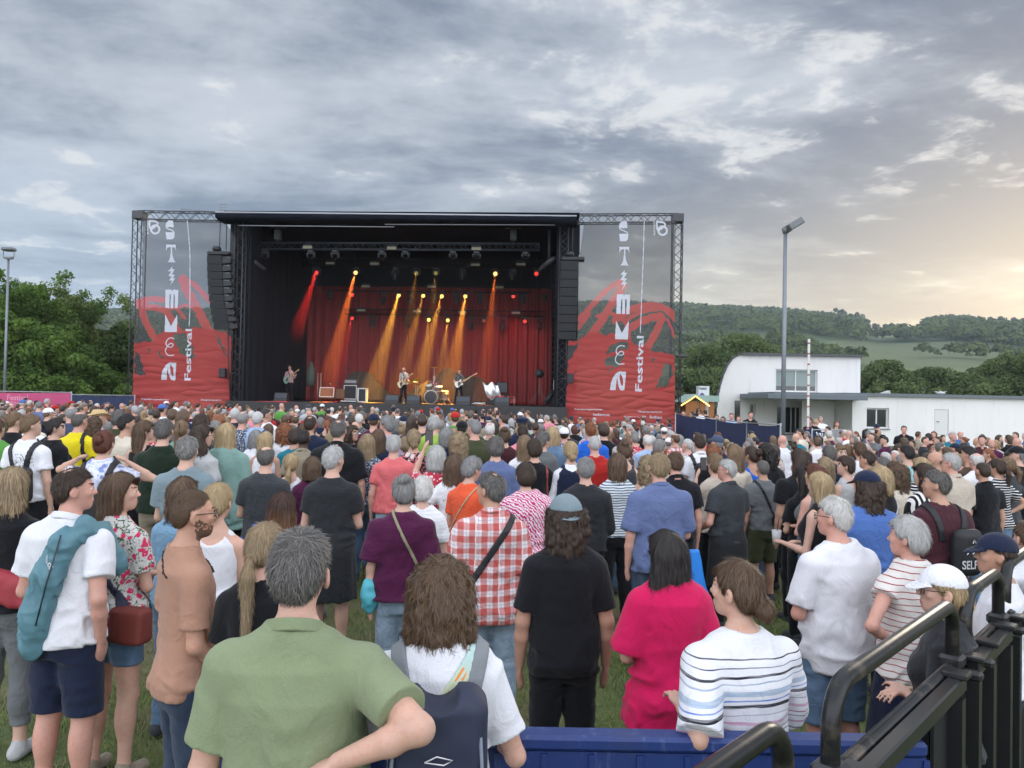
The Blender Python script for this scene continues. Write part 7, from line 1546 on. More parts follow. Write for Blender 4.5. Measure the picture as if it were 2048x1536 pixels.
# -- nearest rows, one by one --
def it_love(f, r, ft, h):
    g = backpack(f, r, ft, (0, -.225, 1.15), (.145, .085, .27), NV, plain('mesh_grey', (.20, .22, .24), .8, nscale=300, var=.3), 'navy hiking backpack with grey padded straps worn by the woman leaning on the barrier', .0065)
    m = MB(); 
    for k in (1, -1): m.tube([(k*.125, -.285, 1.30), (k*.135, -.305, 1.15), (k*.13, -.29, .93)], .006, 6)
    m.tube([(-.12, -.308, 1.19), (0, -.318, 1.17), (.12, -.308, 1.19)], .007, 6); m.tube([(-.10, -.318, 1.05), (.09, -.318, 1.04)], .006, 6); m.tube([(.09, -.322, 1.04), (.095, -.326, .99)], .006, 5)
    me = new_mesh('piping', np.array(m.v), m.f, [plain('piping_grey', (.16, .19, .24), .6)], True); o = bpy.data.objects.new('piping', me); C.objects.link(o); o.parent = g; o.location.y = -.010
    m = MB(); m.tube([(-.035, -.317, 1.245), (.0, -.319, 1.262), (.045, -.318, 1.25), (.02, -.320, 1.238), (-.035, -.317, 1.245)], .0022, 4); me = new_mesh('logo', np.array(m.v), m.f, [plain('logo_white', (.7, .72, .75), .6)], True); o = bpy.data.objects.new('logo', me); C.objects.link(o); o.parent = g; o.location.y = -.012
    g2 = bag_root(r, 'shoulder_strap', 'pale pastel shoulder strap printed with orange letters under the navy backpack', 'strap'); a = np.array([.105, 1.455]); b = np.array([-.075, 1.20]); t = unit(b-a); nx = np.array([t[1], 0, -t[0]])
    b_ = NB('pastel'); z_ = b_.sep(b_.map())[2]; b_.set(Base_Color=b_.ramp(b_.step(z_, 1.22, 1.46), [(0, (.62, .58, .50)), (.4, (.66, .56, .36)), (.7, (.55, .62, .42)), (1, (.42, .58, .55))]), Roughness=.8)
    sdf_part('band', lambda p: np.maximum(np.maximum(np.abs(ft(p)-.004)-.006, np.abs((p-np.array([a[0], 0, a[1]]))@nx)-.030), np.maximum(1.20-p[:, 2], p[:, 1]-.0)), [-.3, -.3, 1.15], [.3, .1, 1.56], .0065, b_.m, g2)
    lt = [plain('let_'+n, c, .7) for n, c in (('grey', (.35, .42, .55)), ('salmon', (.72, .30, .22)), ('orange', (.85, .25, .04)), ('teal', (.3, .5, .45)))]
    for i, ch in enumerate('LOVE'):
        q = b+(a-b)*(.06+.235*i); u = unit(a-b); text_back(ft, r, ch, q[0]+.022*u[1]*1.0, q[1]-.022*u[0], (u[0], u[1]), (-u[1], u[0]), .058, .045, lt[[0, 0, 1, 2][i]], parent=g2, dy=-.013)
place(598, 1058, 2.13, 'm', 'tuft', 'dgrey', 'sage', None, ('khaki', 'shorts'), 'down', ((.62, -.72, -.30), (-.84, .22, -.42)), yaw=-.12, wide=1.15, collar=True, label='broad person in a sage green polo, one hand on the hip, nearest to us', kw=dict(topkw=dict(sleeve=.72, hem=.84, fold=.010)), fk=dict(belly=.2))
place(885, 1100, 2.32, 'f', 'curly', 'brown', 'white', None, ('dkjeans', 'long'), ((.36, .05, -.95), (-.4, .95, .18)), ((.34, .0, -.95), (-.35, 1, .12)), wide=1.12, label='person with wavy brown hair, white T-shirt and navy backpack leaning on the blue barrier', items=it_love, fk=dict(nod=-.12), kw=dict(topkw=dict(sleeve=.72)))
place(1482, 1114, 2.56, 'f', 'lowbun', 'brown', 'white', 'bluestripe', ('dkjeans', 'long'), ((.42, -.62, -.74), (-.25, .95, .12)), 'rail', rz=.22, yaw=.55, wide=1.22, label='person in a white shirt with blue, black and pink stripes, elbow over the barrier', kw=dict(face=True, topkw=dict(sleeve=.95, ease=.03, hem=.86)))
place(378, 972, 3.1, 'm', 'buzz', 'brown', 'tan', None, ('dkjeans', 'slim'), 'down', ((.12, .0, -1), (-.18, .80, -.62)), rz=-.95, yaw=-.15, wide=.98, label='bearded person in a tan T-shirt turned to the side, cord around the neck', kw=dict(beard=True, face=True, glasses=True, topkw=dict(hem=.85, sleeve=.75, fold=.010, ease=.012)), skin='mid',
  items=lambda f, r, ft, h: strap(f, r, ft, (-.06, 1.47), (.05, 1.40), .006, BK, 'necklace', 'thin dark cord necklace of the bearded person in tan', 'necklace'))
place(524, 1040, 3.0, 'f', 'longpony', 'dblond', 'black', None, ('black', 'long'), 'front', 'front', yaw=-.35, label='person with a long straight blond ponytail and black top behind the green polo', kw=dict(topkw=dict(sleeve=.62)), fk=dict(tilt=.08))
def it_jacket(f, r, ft, h):
    g = bag_root(r, 'draped_jacket', 'teal outdoor jacket slung over the shoulder of the person in the white polo', 'jacket'); m = plain('teal_jacket', (.085, .20, .245), .6, var=.18, nscale=7, bump=.4, bscale=14)
    pts = [((.16, .03, 1.41), .05), ((.12, -.05, 1.45), .058), ((.06, -.115, 1.37), .064), ((-.0, -.140, 1.22), .066), ((-.05, -.150, 1.02), .075), ((-.07, -.145, .88), .062)]
    def jk(p):
        d = 1e3
        for (a, ra), (b, rb) in zip(pts[:-1], pts[1:]): d = smin(d, cone(p*(1, 1.25, 1), np.array(a)*(1, 1.25, 1), np.array(b)*(1, 1.25, 1), ra, rb), .02)
        d = smin(d, cone(p, (.15, .03, 1.43), (.20, .10, 1.25), .045, .05), .03)
        n = vn(np.stack([p[:, 0]*26+p[:, 2]*6, p[:, 1]*16, p[:, 2]*6], 1), 4); n5 = vn(p*np.array([9, 9, 22])+n[:, None], 8); return d-.016*(1-np.abs(n)*2.2)-.012*(.4-np.abs(n5))
    sdf_part('fabric', jk, [-.22, -.3, .76], [.34, .15, 1.58], .0075, m, g)
    tb = MB(); tb.tube([(.09, -.165, 1.44), (.05, -.20, 1.22), (.0, -.208, 1.0)], .004, 5); me = new_mesh('zip', np.array(tb.v), tb.f, [plain('zip', (.02, .03, .05), .4)], True); o = bpy.data.objects.new('zip', me); C.objects.link(o); o.parent = g
    text_back(jk, r, 'VAUDE', .005, 1.33, (.62, -.78), (.78, .62), .026, .075, plain('logo_white', (.7, .72, .75), .6), parent=g, dy=-.008)
place(143, 930, 3.6, 'm', 'crown', 'dark', 'white', None, ('navy', 'shorts'), ((.30, .0, -1), (-.7, .75, .1)), 'pocket', rz=-.22, yaw=-.85, wide=1.02, collar=True, label='person in a white polo and navy shorts with a teal jacket over the shoulder', kw=dict(face=True, topkw=dict(hem=.86)), skin='pink', items=it_jacket)
def it_red(f, r, ft, h):
    g = bag_root(r, 'folded_jacket', 'red and grey folded jacket under the arm of the person at the left edge', 'jacket'); sdf_part('fabric', lambda p: rbox(p@np.array([[1, 0, .2], [0, 1, 0], [-.2, 0, 1]]), (.0, -.05, 1.06), (.27, .13, .10), .05)+.008*vn(p*18, 2), [-.36, -.3, .8], [.36, .2, 1.3], .010, plain('red_jacket', (.33, .035, .05), .7, var=.3), g)
place(22, 930, 4.1, 'f', 'lob', 'dblond', 'black', None, ('grey', 'rolled'), 'crossed', 'crossed', label='person with shoulder-length blond hair and black top cut by the left picture edge', kw=dict(shoes=('lgrey',)), items=it_red)
def it_fl(f, r, ft, h):
    g = strap(f, r, ft, (-.12, 1.46), (.17, .95), .035, NV, 'shoulder_bag', 'navy and rust shoulder bag of the person in the floral blouse', 'bag', .008, ((.20, -.10, .92), (.11, .06, .10)), plain('bag_rust', (.16, .030, .022), .7))
place(236, 940, 3.9, 'f', 'lob', 'brown', 'white', 'floral', ('denim', 'hotpants'), 'crossed', 'crossed', rz=-.30, yaw=-.95, label='person in a floral blouse and denim shorts looking to the right', kw=dict(face=True, shoes=('khaki',)), items=it_fl)
place(366, 950, 4.4, 'f', 'lob', 'brown', 'sky', None, ('denim', 'long'), 'crossed', 'crossed', rz=-.2, label='person in a light blue T-shirt half hidden behind the bearded one in tan', hmax=1.72)
place(434, 962, 3.9, 'f', 'lowbun', 'blond', 'white', None, ('black', 'long'), 'front', 'front', yaw=-.2, label='person with messy blond pinned-up hair and a white sleeveless top', kw=dict(topkw=dict(tank=True)), items=None)
place(565, 980, 4.4, 'f', 'lob', 'ombre', 'plum', None, ('black', 'long'), 'crossed', 'crossed', label='person with copper-ended hair just above the blond ponytail', hmin=1.45)
def tied(c, l_=.50, fl=.05):
    def ex(fig, ft, tk): return [('tied_jacket', lambda p: np.minimum(fig.skirt(p, l_, .03, fl, seed=3), ell(p, (0, .15, .98), (.07, .05, .05))), [-.36, -.32, l_-.03], [.36, .32, 1.1], .012, cloth_mat(c), True)]
    return ex
place(374, 870, 5.7, 'm', 'short', 'pepper', 'greyblue', None, ('khaki', 'long'), 'crossed', 'crossed', label='person with short salt-and-pepper hair in a plain grey-blue T-shirt', wide=1.0)
place(327, 833, 7.0, 'm', 'short', 'dgrey', 'darkgreen', None, ('khaki', 'long'), 'crossed', 'crossed', label='broad person in a very dark green T-shirt with grey-streaked dark hair', wide=1.12, kw=dict(topkw=dict(sleeve=.9)))
place(532, 889, 6.3, 'm', 'bald', 'dgrey', 'dgrey', 'heather', ('navy', 'long'), 'crossed', 'crossed', label='person with a bald crown in a heathered dark grey T-shirt', wide=1.06, kw=dict(extra=tied('royal', .70)))
place(666, 890, 5.7, 'm', 'short', 'lgrey', 'charcoal', None, ('denim', 'shorts'), 'crossed', 'crossed', yaw=-.55, label='grey-haired person in charcoal T-shirt with a dark jacket tied round the waist', kw=dict(extra=tied('charcoal'), face=True), wide=1.02)
place(677, 836, 7.9, 'm', 'crown', 'dgrey', 'black', None, ('navy', 'long'), 'down', 'down', yaw=-.25, label='large balding person in a black polo shirt left of the curly-haired person', wide=1.22, collar=True, kw=dict(topkw=dict(sleeve=.8)))
def it_turq(f, r, ft, h):
    strap(f, r, ft, (-.05, 1.47), (.16, 1.05), .022, plain('strap_khaki', (.28, .27, .17), .8), 'shoulder_strap', 'thin khaki shoulder strap across the purple shirt', 'strap')
    g = bag_root(r, 'folded_cloth', 'turquoise cloth held at the left hip of the person in purple', 'cloth'); sdf_part('fabric', lambda p: ell(p, (-.22, -.07, .92), (.065, .06, .12))-.014*vn(p*24, 3), [-.34, -.2, .74], [-.1, .06, 1.1], .009, plain('turq_cloth', (.10, .48, .58), .6, var=.2), g)
place(808, 943, 4.6, 'f', 'topbun', 'grey', 'plum', None, ('ljeans', 'long'), ((.25, -.10, -1), (.0, -.05, -1)), 'down', yaw=.1, label='person in a loose purple shirt with a messy grey bun and blue jeans', kw=dict(topkw=dict(sleeve=.80, ease=.035, flare=.02)), items=it_turq, wide=1.05)
place(846, 952, 5.3, 'f', 'shortf', 'white', 'white', 'wstripe', ('ljeans', 'long'), 'crossed', 'crossed', label='person in a white lace blouse mostly hidden behind the purple shirt', hmin=1.45)
place(788, 868, 7.8, 'm', 'short', 'lgrey', 'salmon', None, ('ljeans', 'long'), 'down', 'front', label='person with short light grey hair in a salmon pink T-shirt', wide=1.05, skin='pink')
place(938, 911, 6.1, 'f', 'shortf', 'grey', 'orange', None, ('khaki', 'long'), 'crossed', 'front', rz=-.45, yaw=-.45, label='person with short grey hair in a bright orange top looking down', kw=dict(face=True), fk=dict(nod=-.25), wide=1.08, items=lambda f, r, ft, h: strap(f, r, ft, (.10, 1.46), (-.17, 1.05), .018, plain('strap_tan', (.45, .33, .2), .7), 'shoulder_strap', 'thin tan strap across the bright orange top', 'strap', h=.009))
place(985, 940, 4.3, 'm', 'crown', 'dgrey', 'red', 'plaid', ('ljeans', 'long'), 'down', 'down', rz=.05, yaw=.80, wide=1.05, collar=True, label='person in a red and white plaid shirt looking left with a black shoulder strap', kw=dict(face=True, topkw=dict(sleeve=.88, hem=.82, ease=.024)), skin='mid', fk=dict(belly=.5),
  items=lambda f, r, ft, h: strap(f, r, ft, (.12, 1.46), (-.17, 1.02), .042, BK, 'shoulder_bag', 'black shoulder bag strap worn diagonally over the plaid shirt', 'bag', .0075, ((-.22, -.06, 1.04), (.05, .08, .09))))
place(910, 905, 6.5, 'f', 'long', 'brown', 'white', None, ('denim', 'long'), 'hips', 'crossed', rz=-.3, label='person in a white T-shirt with long brown hair behind the orange top')
place(1052, 924, 5.8, 'f', 'shortf', 'dark', 'magenta', 'pinkgeo', ('khaki', 'long'), 'crossed', 'crossed', yaw=.1, label='person in a pink and white zigzag patterned blouse with short dark hair', wide=1.25, kw=dict(topkw=dict(sleeve=.95, ease=.03)))
place(992, 871, 7.4, 'm', 'shortf', 'dgrey', 'steel', None, ('denim', 'long'), 'crossed', 'crossed', label='person in a slate blue T-shirt above the plaid shirt', wide=1.08, kw=dict(topkw=dict(sleeve=.85)))
place(1133, 980, 3.5, 'm', 'curly', 'dark', 'black', None, ('black', 'long'), 'down', 'down', yaw=.05, label='person in a black T-shirt with a faded grey-blue cap worn backwards', kw=dict(hat=('backcap', 'greyblue'), topkw=dict(sleeve=.80, hem=.84)), wide=1.02, skin='mid')
place(1340, 1056, 3.2, 'f', 'long', 'black', 'magenta', None, ('dkjeans', 'slim'), ((.25, .1, -1), (-.6, .8, .4)), ((.25, .1, -1), (-.6, .8, .3)), yaw=.15, label='person with long black hair and an oversized magenta shirt', kw=dict(topkw=dict(sleeve=.85, hem=.76, ease=.034, neck=.02)), fk=dict(tilt=-.10), wide=1.02)
place(1172, 912, 6.1, 'm', 'short', 'grey', 'charcoal', None, ('black', 'long'), 'crossed', 'crossed', label='grey-haired person in a black jacket right of the backwards cap', kw=dict(topkw=dict(sleeve=1.96)), wide=1.08)
place(1142, 880, 7.9, 'f', 'lowbun', 'blond', 'white', None, ('navy', 'long'), 'crossed', 'crossed', label='person with pinned-up blond hair, navy vest and white sleeves', kw=dict(topkw=dict(sleeve=1.9), extra=lambda fig, ft, tk: [('vest', lambda p: np.maximum(fig.top(p, tank=True, ease=.030, hem=.72, fold=.004), -1), [-.3, -.3, .7], [.3, .3, 1.55], .014, cloth_mat('navy'), True)]))
place(1070, 876, 7.9, 'f', 'shortf', 'dark', 'black', None, ('black', 'long'), 'crossed', 'crossed', label='person in a black sweater with a patterned red strap over the right shoulder', kw=dict(topkw=dict(sleeve=1.9)), items=lambda f, r, ft, h: strap(f, r, ft, (.13, 1.46), (.16, 1.0), .030, plain('strap_red', (.28, .07, .07), .8, var=.5, nscale=60), 'shoulder_strap', 'patterned red strap on the black sweater', 'strap', h=.012))
place(1235, 904, 7.0, 'f', 'lob', 'brown', 'white', 'breton', ('black', 'long'), 'crossed', 'crossed', label='person in a narrow blue and white striped top with straight brown hair')
def it_blue(f, r, ft, h):
    g = bag_root(r, 'rain_jacket', 'bright blue jacket hanging from the arm of the person in the blue shirt', 'jacket'); sdf_part('fabric', lambda p: loft(p, np.array([[.52, .17, .05, -.02], [.75, .12, .05, 0], [.98, .07, .05, .03]]), 2.2, .27)-.006*vn(p*(26, 26, 5), 3), [.05, -.2, .5], [.5, .2, 1.05], .011, plain('royal_jacket', (.015, .22, .72), .6, var=.15), g)
place(1320, 904, 5.6, 'm', 'short', 'dblond', 'steel', None, ('dkjeans', 'long'), 'down', 'crossed', label='sandy-haired person in a blue short-sleeved shirt with reddish neck', collar=True, wide=1.12, kw=dict(topkw=dict(sleeve=.85, hem=.82, ease=.024)), items=it_blue, skin='pink')
place(1457, 916, 7.2, 'm', 'short', 'lgrey', 'dgrey', None, ('black', 'long'), ((.35, -.15, -1), (-.2, .8, -.35)), 'crossed', rz=.25, yaw=.85, collar=True, label='person in a dark grey polo with glasses looking left and a jacket around the waist', kw=dict(glasses=True, face=True, extra=tied('charcoal', .45)), wide=1.08, skin='pink')
def phone(r, p, label, s=1.):
    Mr = Matrix.Translation(r.location)@Matrix.Rotation(r.rotation_euler.z, 4, 'Z')@Matrix.Scale(r.scale[0], 4); q = Mr@Vector(p); g = empty('phone', q, label, 'phone'); g.rotation_euler.z = r.rotation_euler.z; m = MB(); m.box((0, 0, 0), (.078, .010, .155), bev=.004); me = new_mesh('case', np.array(m.v), m.f, [plain('phone_black', (.015, .015, .018), .3)]); o = bpy.data.objects.new('case', me); C.objects.link(o); o.parent = g
    m = MB(); m.box((0, -.006, 0), (.068, .002, .140)); me = new_mesh('screen', np.array(m.v), m.f, [plain('phone_screen', (.10, .09, .10), .15)]); o = bpy.data.objects.new('screen', me); C.objects.link(o); o.parent = g
def hand_pos(f, k): sh, el, wr, Fo, nm = f.arms[k]; return wr+unit(Fo)*.11+np.array([-k*.02, .0, .04])
place(1432, 906, 7.8, 'f', 'shortf', 'lbrown', 'beige', None, ('black', 'long'), 'phone', 'phone', yaw=.2, label='person in a pale beige top holding up a phone with both hands', kw=dict(topkw=dict(sleeve=1.2)), items=lambda f, r, ft, h: phone(r, (hand_pos(f, 1)+hand_pos(f, -1))/2+(0, .03, .02), 'black phone held up by the person in the pale beige top'))
place(1527, 918, 8.6, 'm', 'buzz', 'dgrey', 'grey', None, ('olive', 'shorts'), 'down', ((.20, .0, -1), (.05, .6, -.55)), label='person in a grey T-shirt and olive shorts with a sling bag', wide=1.02, skin='mid', items=lambda f, r, ft, h: strap(f, r, ft, (-.10, 1.46), (.13, 1.02), .036, BK, 'sling_bag', 'black sling bag with a white-marked strap on the grey T-shirt', 'bag', .011, ((.14, -.16, 1.03), (.09, .05, .06))))
def cup(f, r, k, label):
    Mr = Matrix.Translation(r.location)@Matrix.Rotation(r.rotation_euler.z, 4, 'Z')@Matrix.Scale(r.scale[0], 4); q = Mr@Vector(hand_pos(f, k)); g = empty('cup', q-Vector((0, 0, .05)), label, 'cup'); m = MB(); m.lathe((q[0], q[1], q[2]-.03), [(0, -.05), (.032, -.05), (.042, .07), (.038, .07), (.036, .0), (0, -.01)], 12); o = m.build('beaker', plain('cup_clear', (.45, .45, .46), .25), g); m = MB(); m.tube([(q[0], q[1], q[2]), (q[0]+.02, q[1], q[2]+.14)], .004, 5); m.build('straw', gear, g)
place(1643, 941, 5.7, 'f', 'lob', 'blond', 'black', None, ('black', 'slim'), 'front', 'crossed', rz=.55, yaw=-.1, label='person with blond hair in a black sleeveless top holding a drink', kw=dict(topkw=dict(tank=True)), items=lambda f, r, ft, h: cup(f, r, -1, 'clear cup with a straw held by the person in the black sleeveless top'), wide=1.08)
place(1675, 990, 3.75, 'm', 'short', 'white', 'white', None, ('denim', 'shorts'), 'crossed', 'crossed', rz=.20, yaw=.55, wide=1.10, label='white-haired person with glasses in a plain white T-shirt and denim shorts', kw=dict(glasses=True, face=True, topkw=dict(sleeve=.85, hem=.80, ease=.024)), skin='pink', hmin=1.60)
place(1737, 935, 5.3, 'm', 'curly', 'dark', 'blue', None, ('navy', 'long'), 'crossed', 'crossed', yaw=.45, label='person in a blue T-shirt and a dark cap over curly dark hair', kw=dict(hat=('cap', 'navy'), topkw=dict(sleeve=.85)), wide=1.15)
place(1763, 929, 6.3, 'f', 'bob', 'blond', 'black', None, ('black', 'long'), 'front', 'front', rz=.45, yaw=.45, label='person with reddish blond bob and a black top right of the dark cap', kw=dict(face=True), items=lambda f, r, ft, h: strap(f, r, ft, (.10, 1.46), (-.12, 1.1), .03, plain('strap_grey', (.45, .47, .47), .8), 'shoulder_strap', 'pale grey strap on the black top of the reddish blond person', 'strap', h=.010))
place(1822, 1030, 3.55, 'f', 'shortf', 'lgrey', 'white', 'redline', ('navy', 'skirt'), 'hips', 'crossed', rz=.12, yaw=.6, label='person with a silver bob in a cream top with thin red stripes', kw=dict(face=True, topkw=dict(sleeve=.30, ease=.028, hem=.86)), wide=1.05, skin='pink')
def it_selfie(f, r, ft, h):
    g = backpack(f, r, ft, (.06, -.20, 1.17), (.115, .055, .17), BK, BK, 'black drawstring bag with white lettering on the maroon T-shirt', .009, name='drawstring_bag'); fb = lambda p: rbox(p, (.06, -.20, 1.17), (.115, .055, .17), .055)
    wm = plain('print_white', (.60, .60, .62), .7); text_back(fb, r, 'SELFIE', -.03, 1.065, (1, 0), (0, 1), .085, .18, wm, parent=g, dy=-.010)
    m = MB(); m.tube([(.0, -.268, 1.17), (.03, -.27, 1.20), (.05, -.27, 1.17), (.08, -.27, 1.21), (.12, -.268, 1.17)], .004, 4); m.tube([(.05, -.27, 1.25), (.06, -.27, 1.28), (.08, -.27, 1.24)], .005, 4); me = new_mesh('print', np.array(m.v), m.f, [wm]); o = bpy.data.objects.new('print', me); C.objects.link(o); o.parent = g
place(1878, 936, 5.3, 'm', 'crown', 'dgrey', 'maroon', None, ('dkjeans', 'long'), 'crossed', 'down', rz=.1, yaw=.75, label='person in a maroon T-shirt with a black drawstring bag on the back', kw=dict(face=True, topkw=dict(sleeve=.85)), wide=1.15, skin='mid', items=it_selfie)
place(1893, 1120, 2.86, 'f', 'lowbun', 'blond', 'charcoal', None, ('black', 'long'), 'crossed', 'crossed', rz=.9, yaw=.35, label='person in a white baseball cap and dark top behind the black railing', kw=dict(hat=('cap', 'white'), glasses=True, face=True), hmin=1.45)
place(2000, 1058, 3.4, 'm', 'short', 'dark', 'white', None, ('navy', 'long'), 'front', 'front', rz=.8, yaw=.35, label='person in a dark blue baseball cap and white shirt at the right edge', kw=dict(hat=('cap', 'navy'), face=True), hmin=1.45, skin='mid')
place(2062, 1040, 4.0, 'm', 'short', 'brown', 'white', None, ('denim', 'long'), 'crossed', 'crossed', label='person in a white shirt almost cut off by the right picture edge')
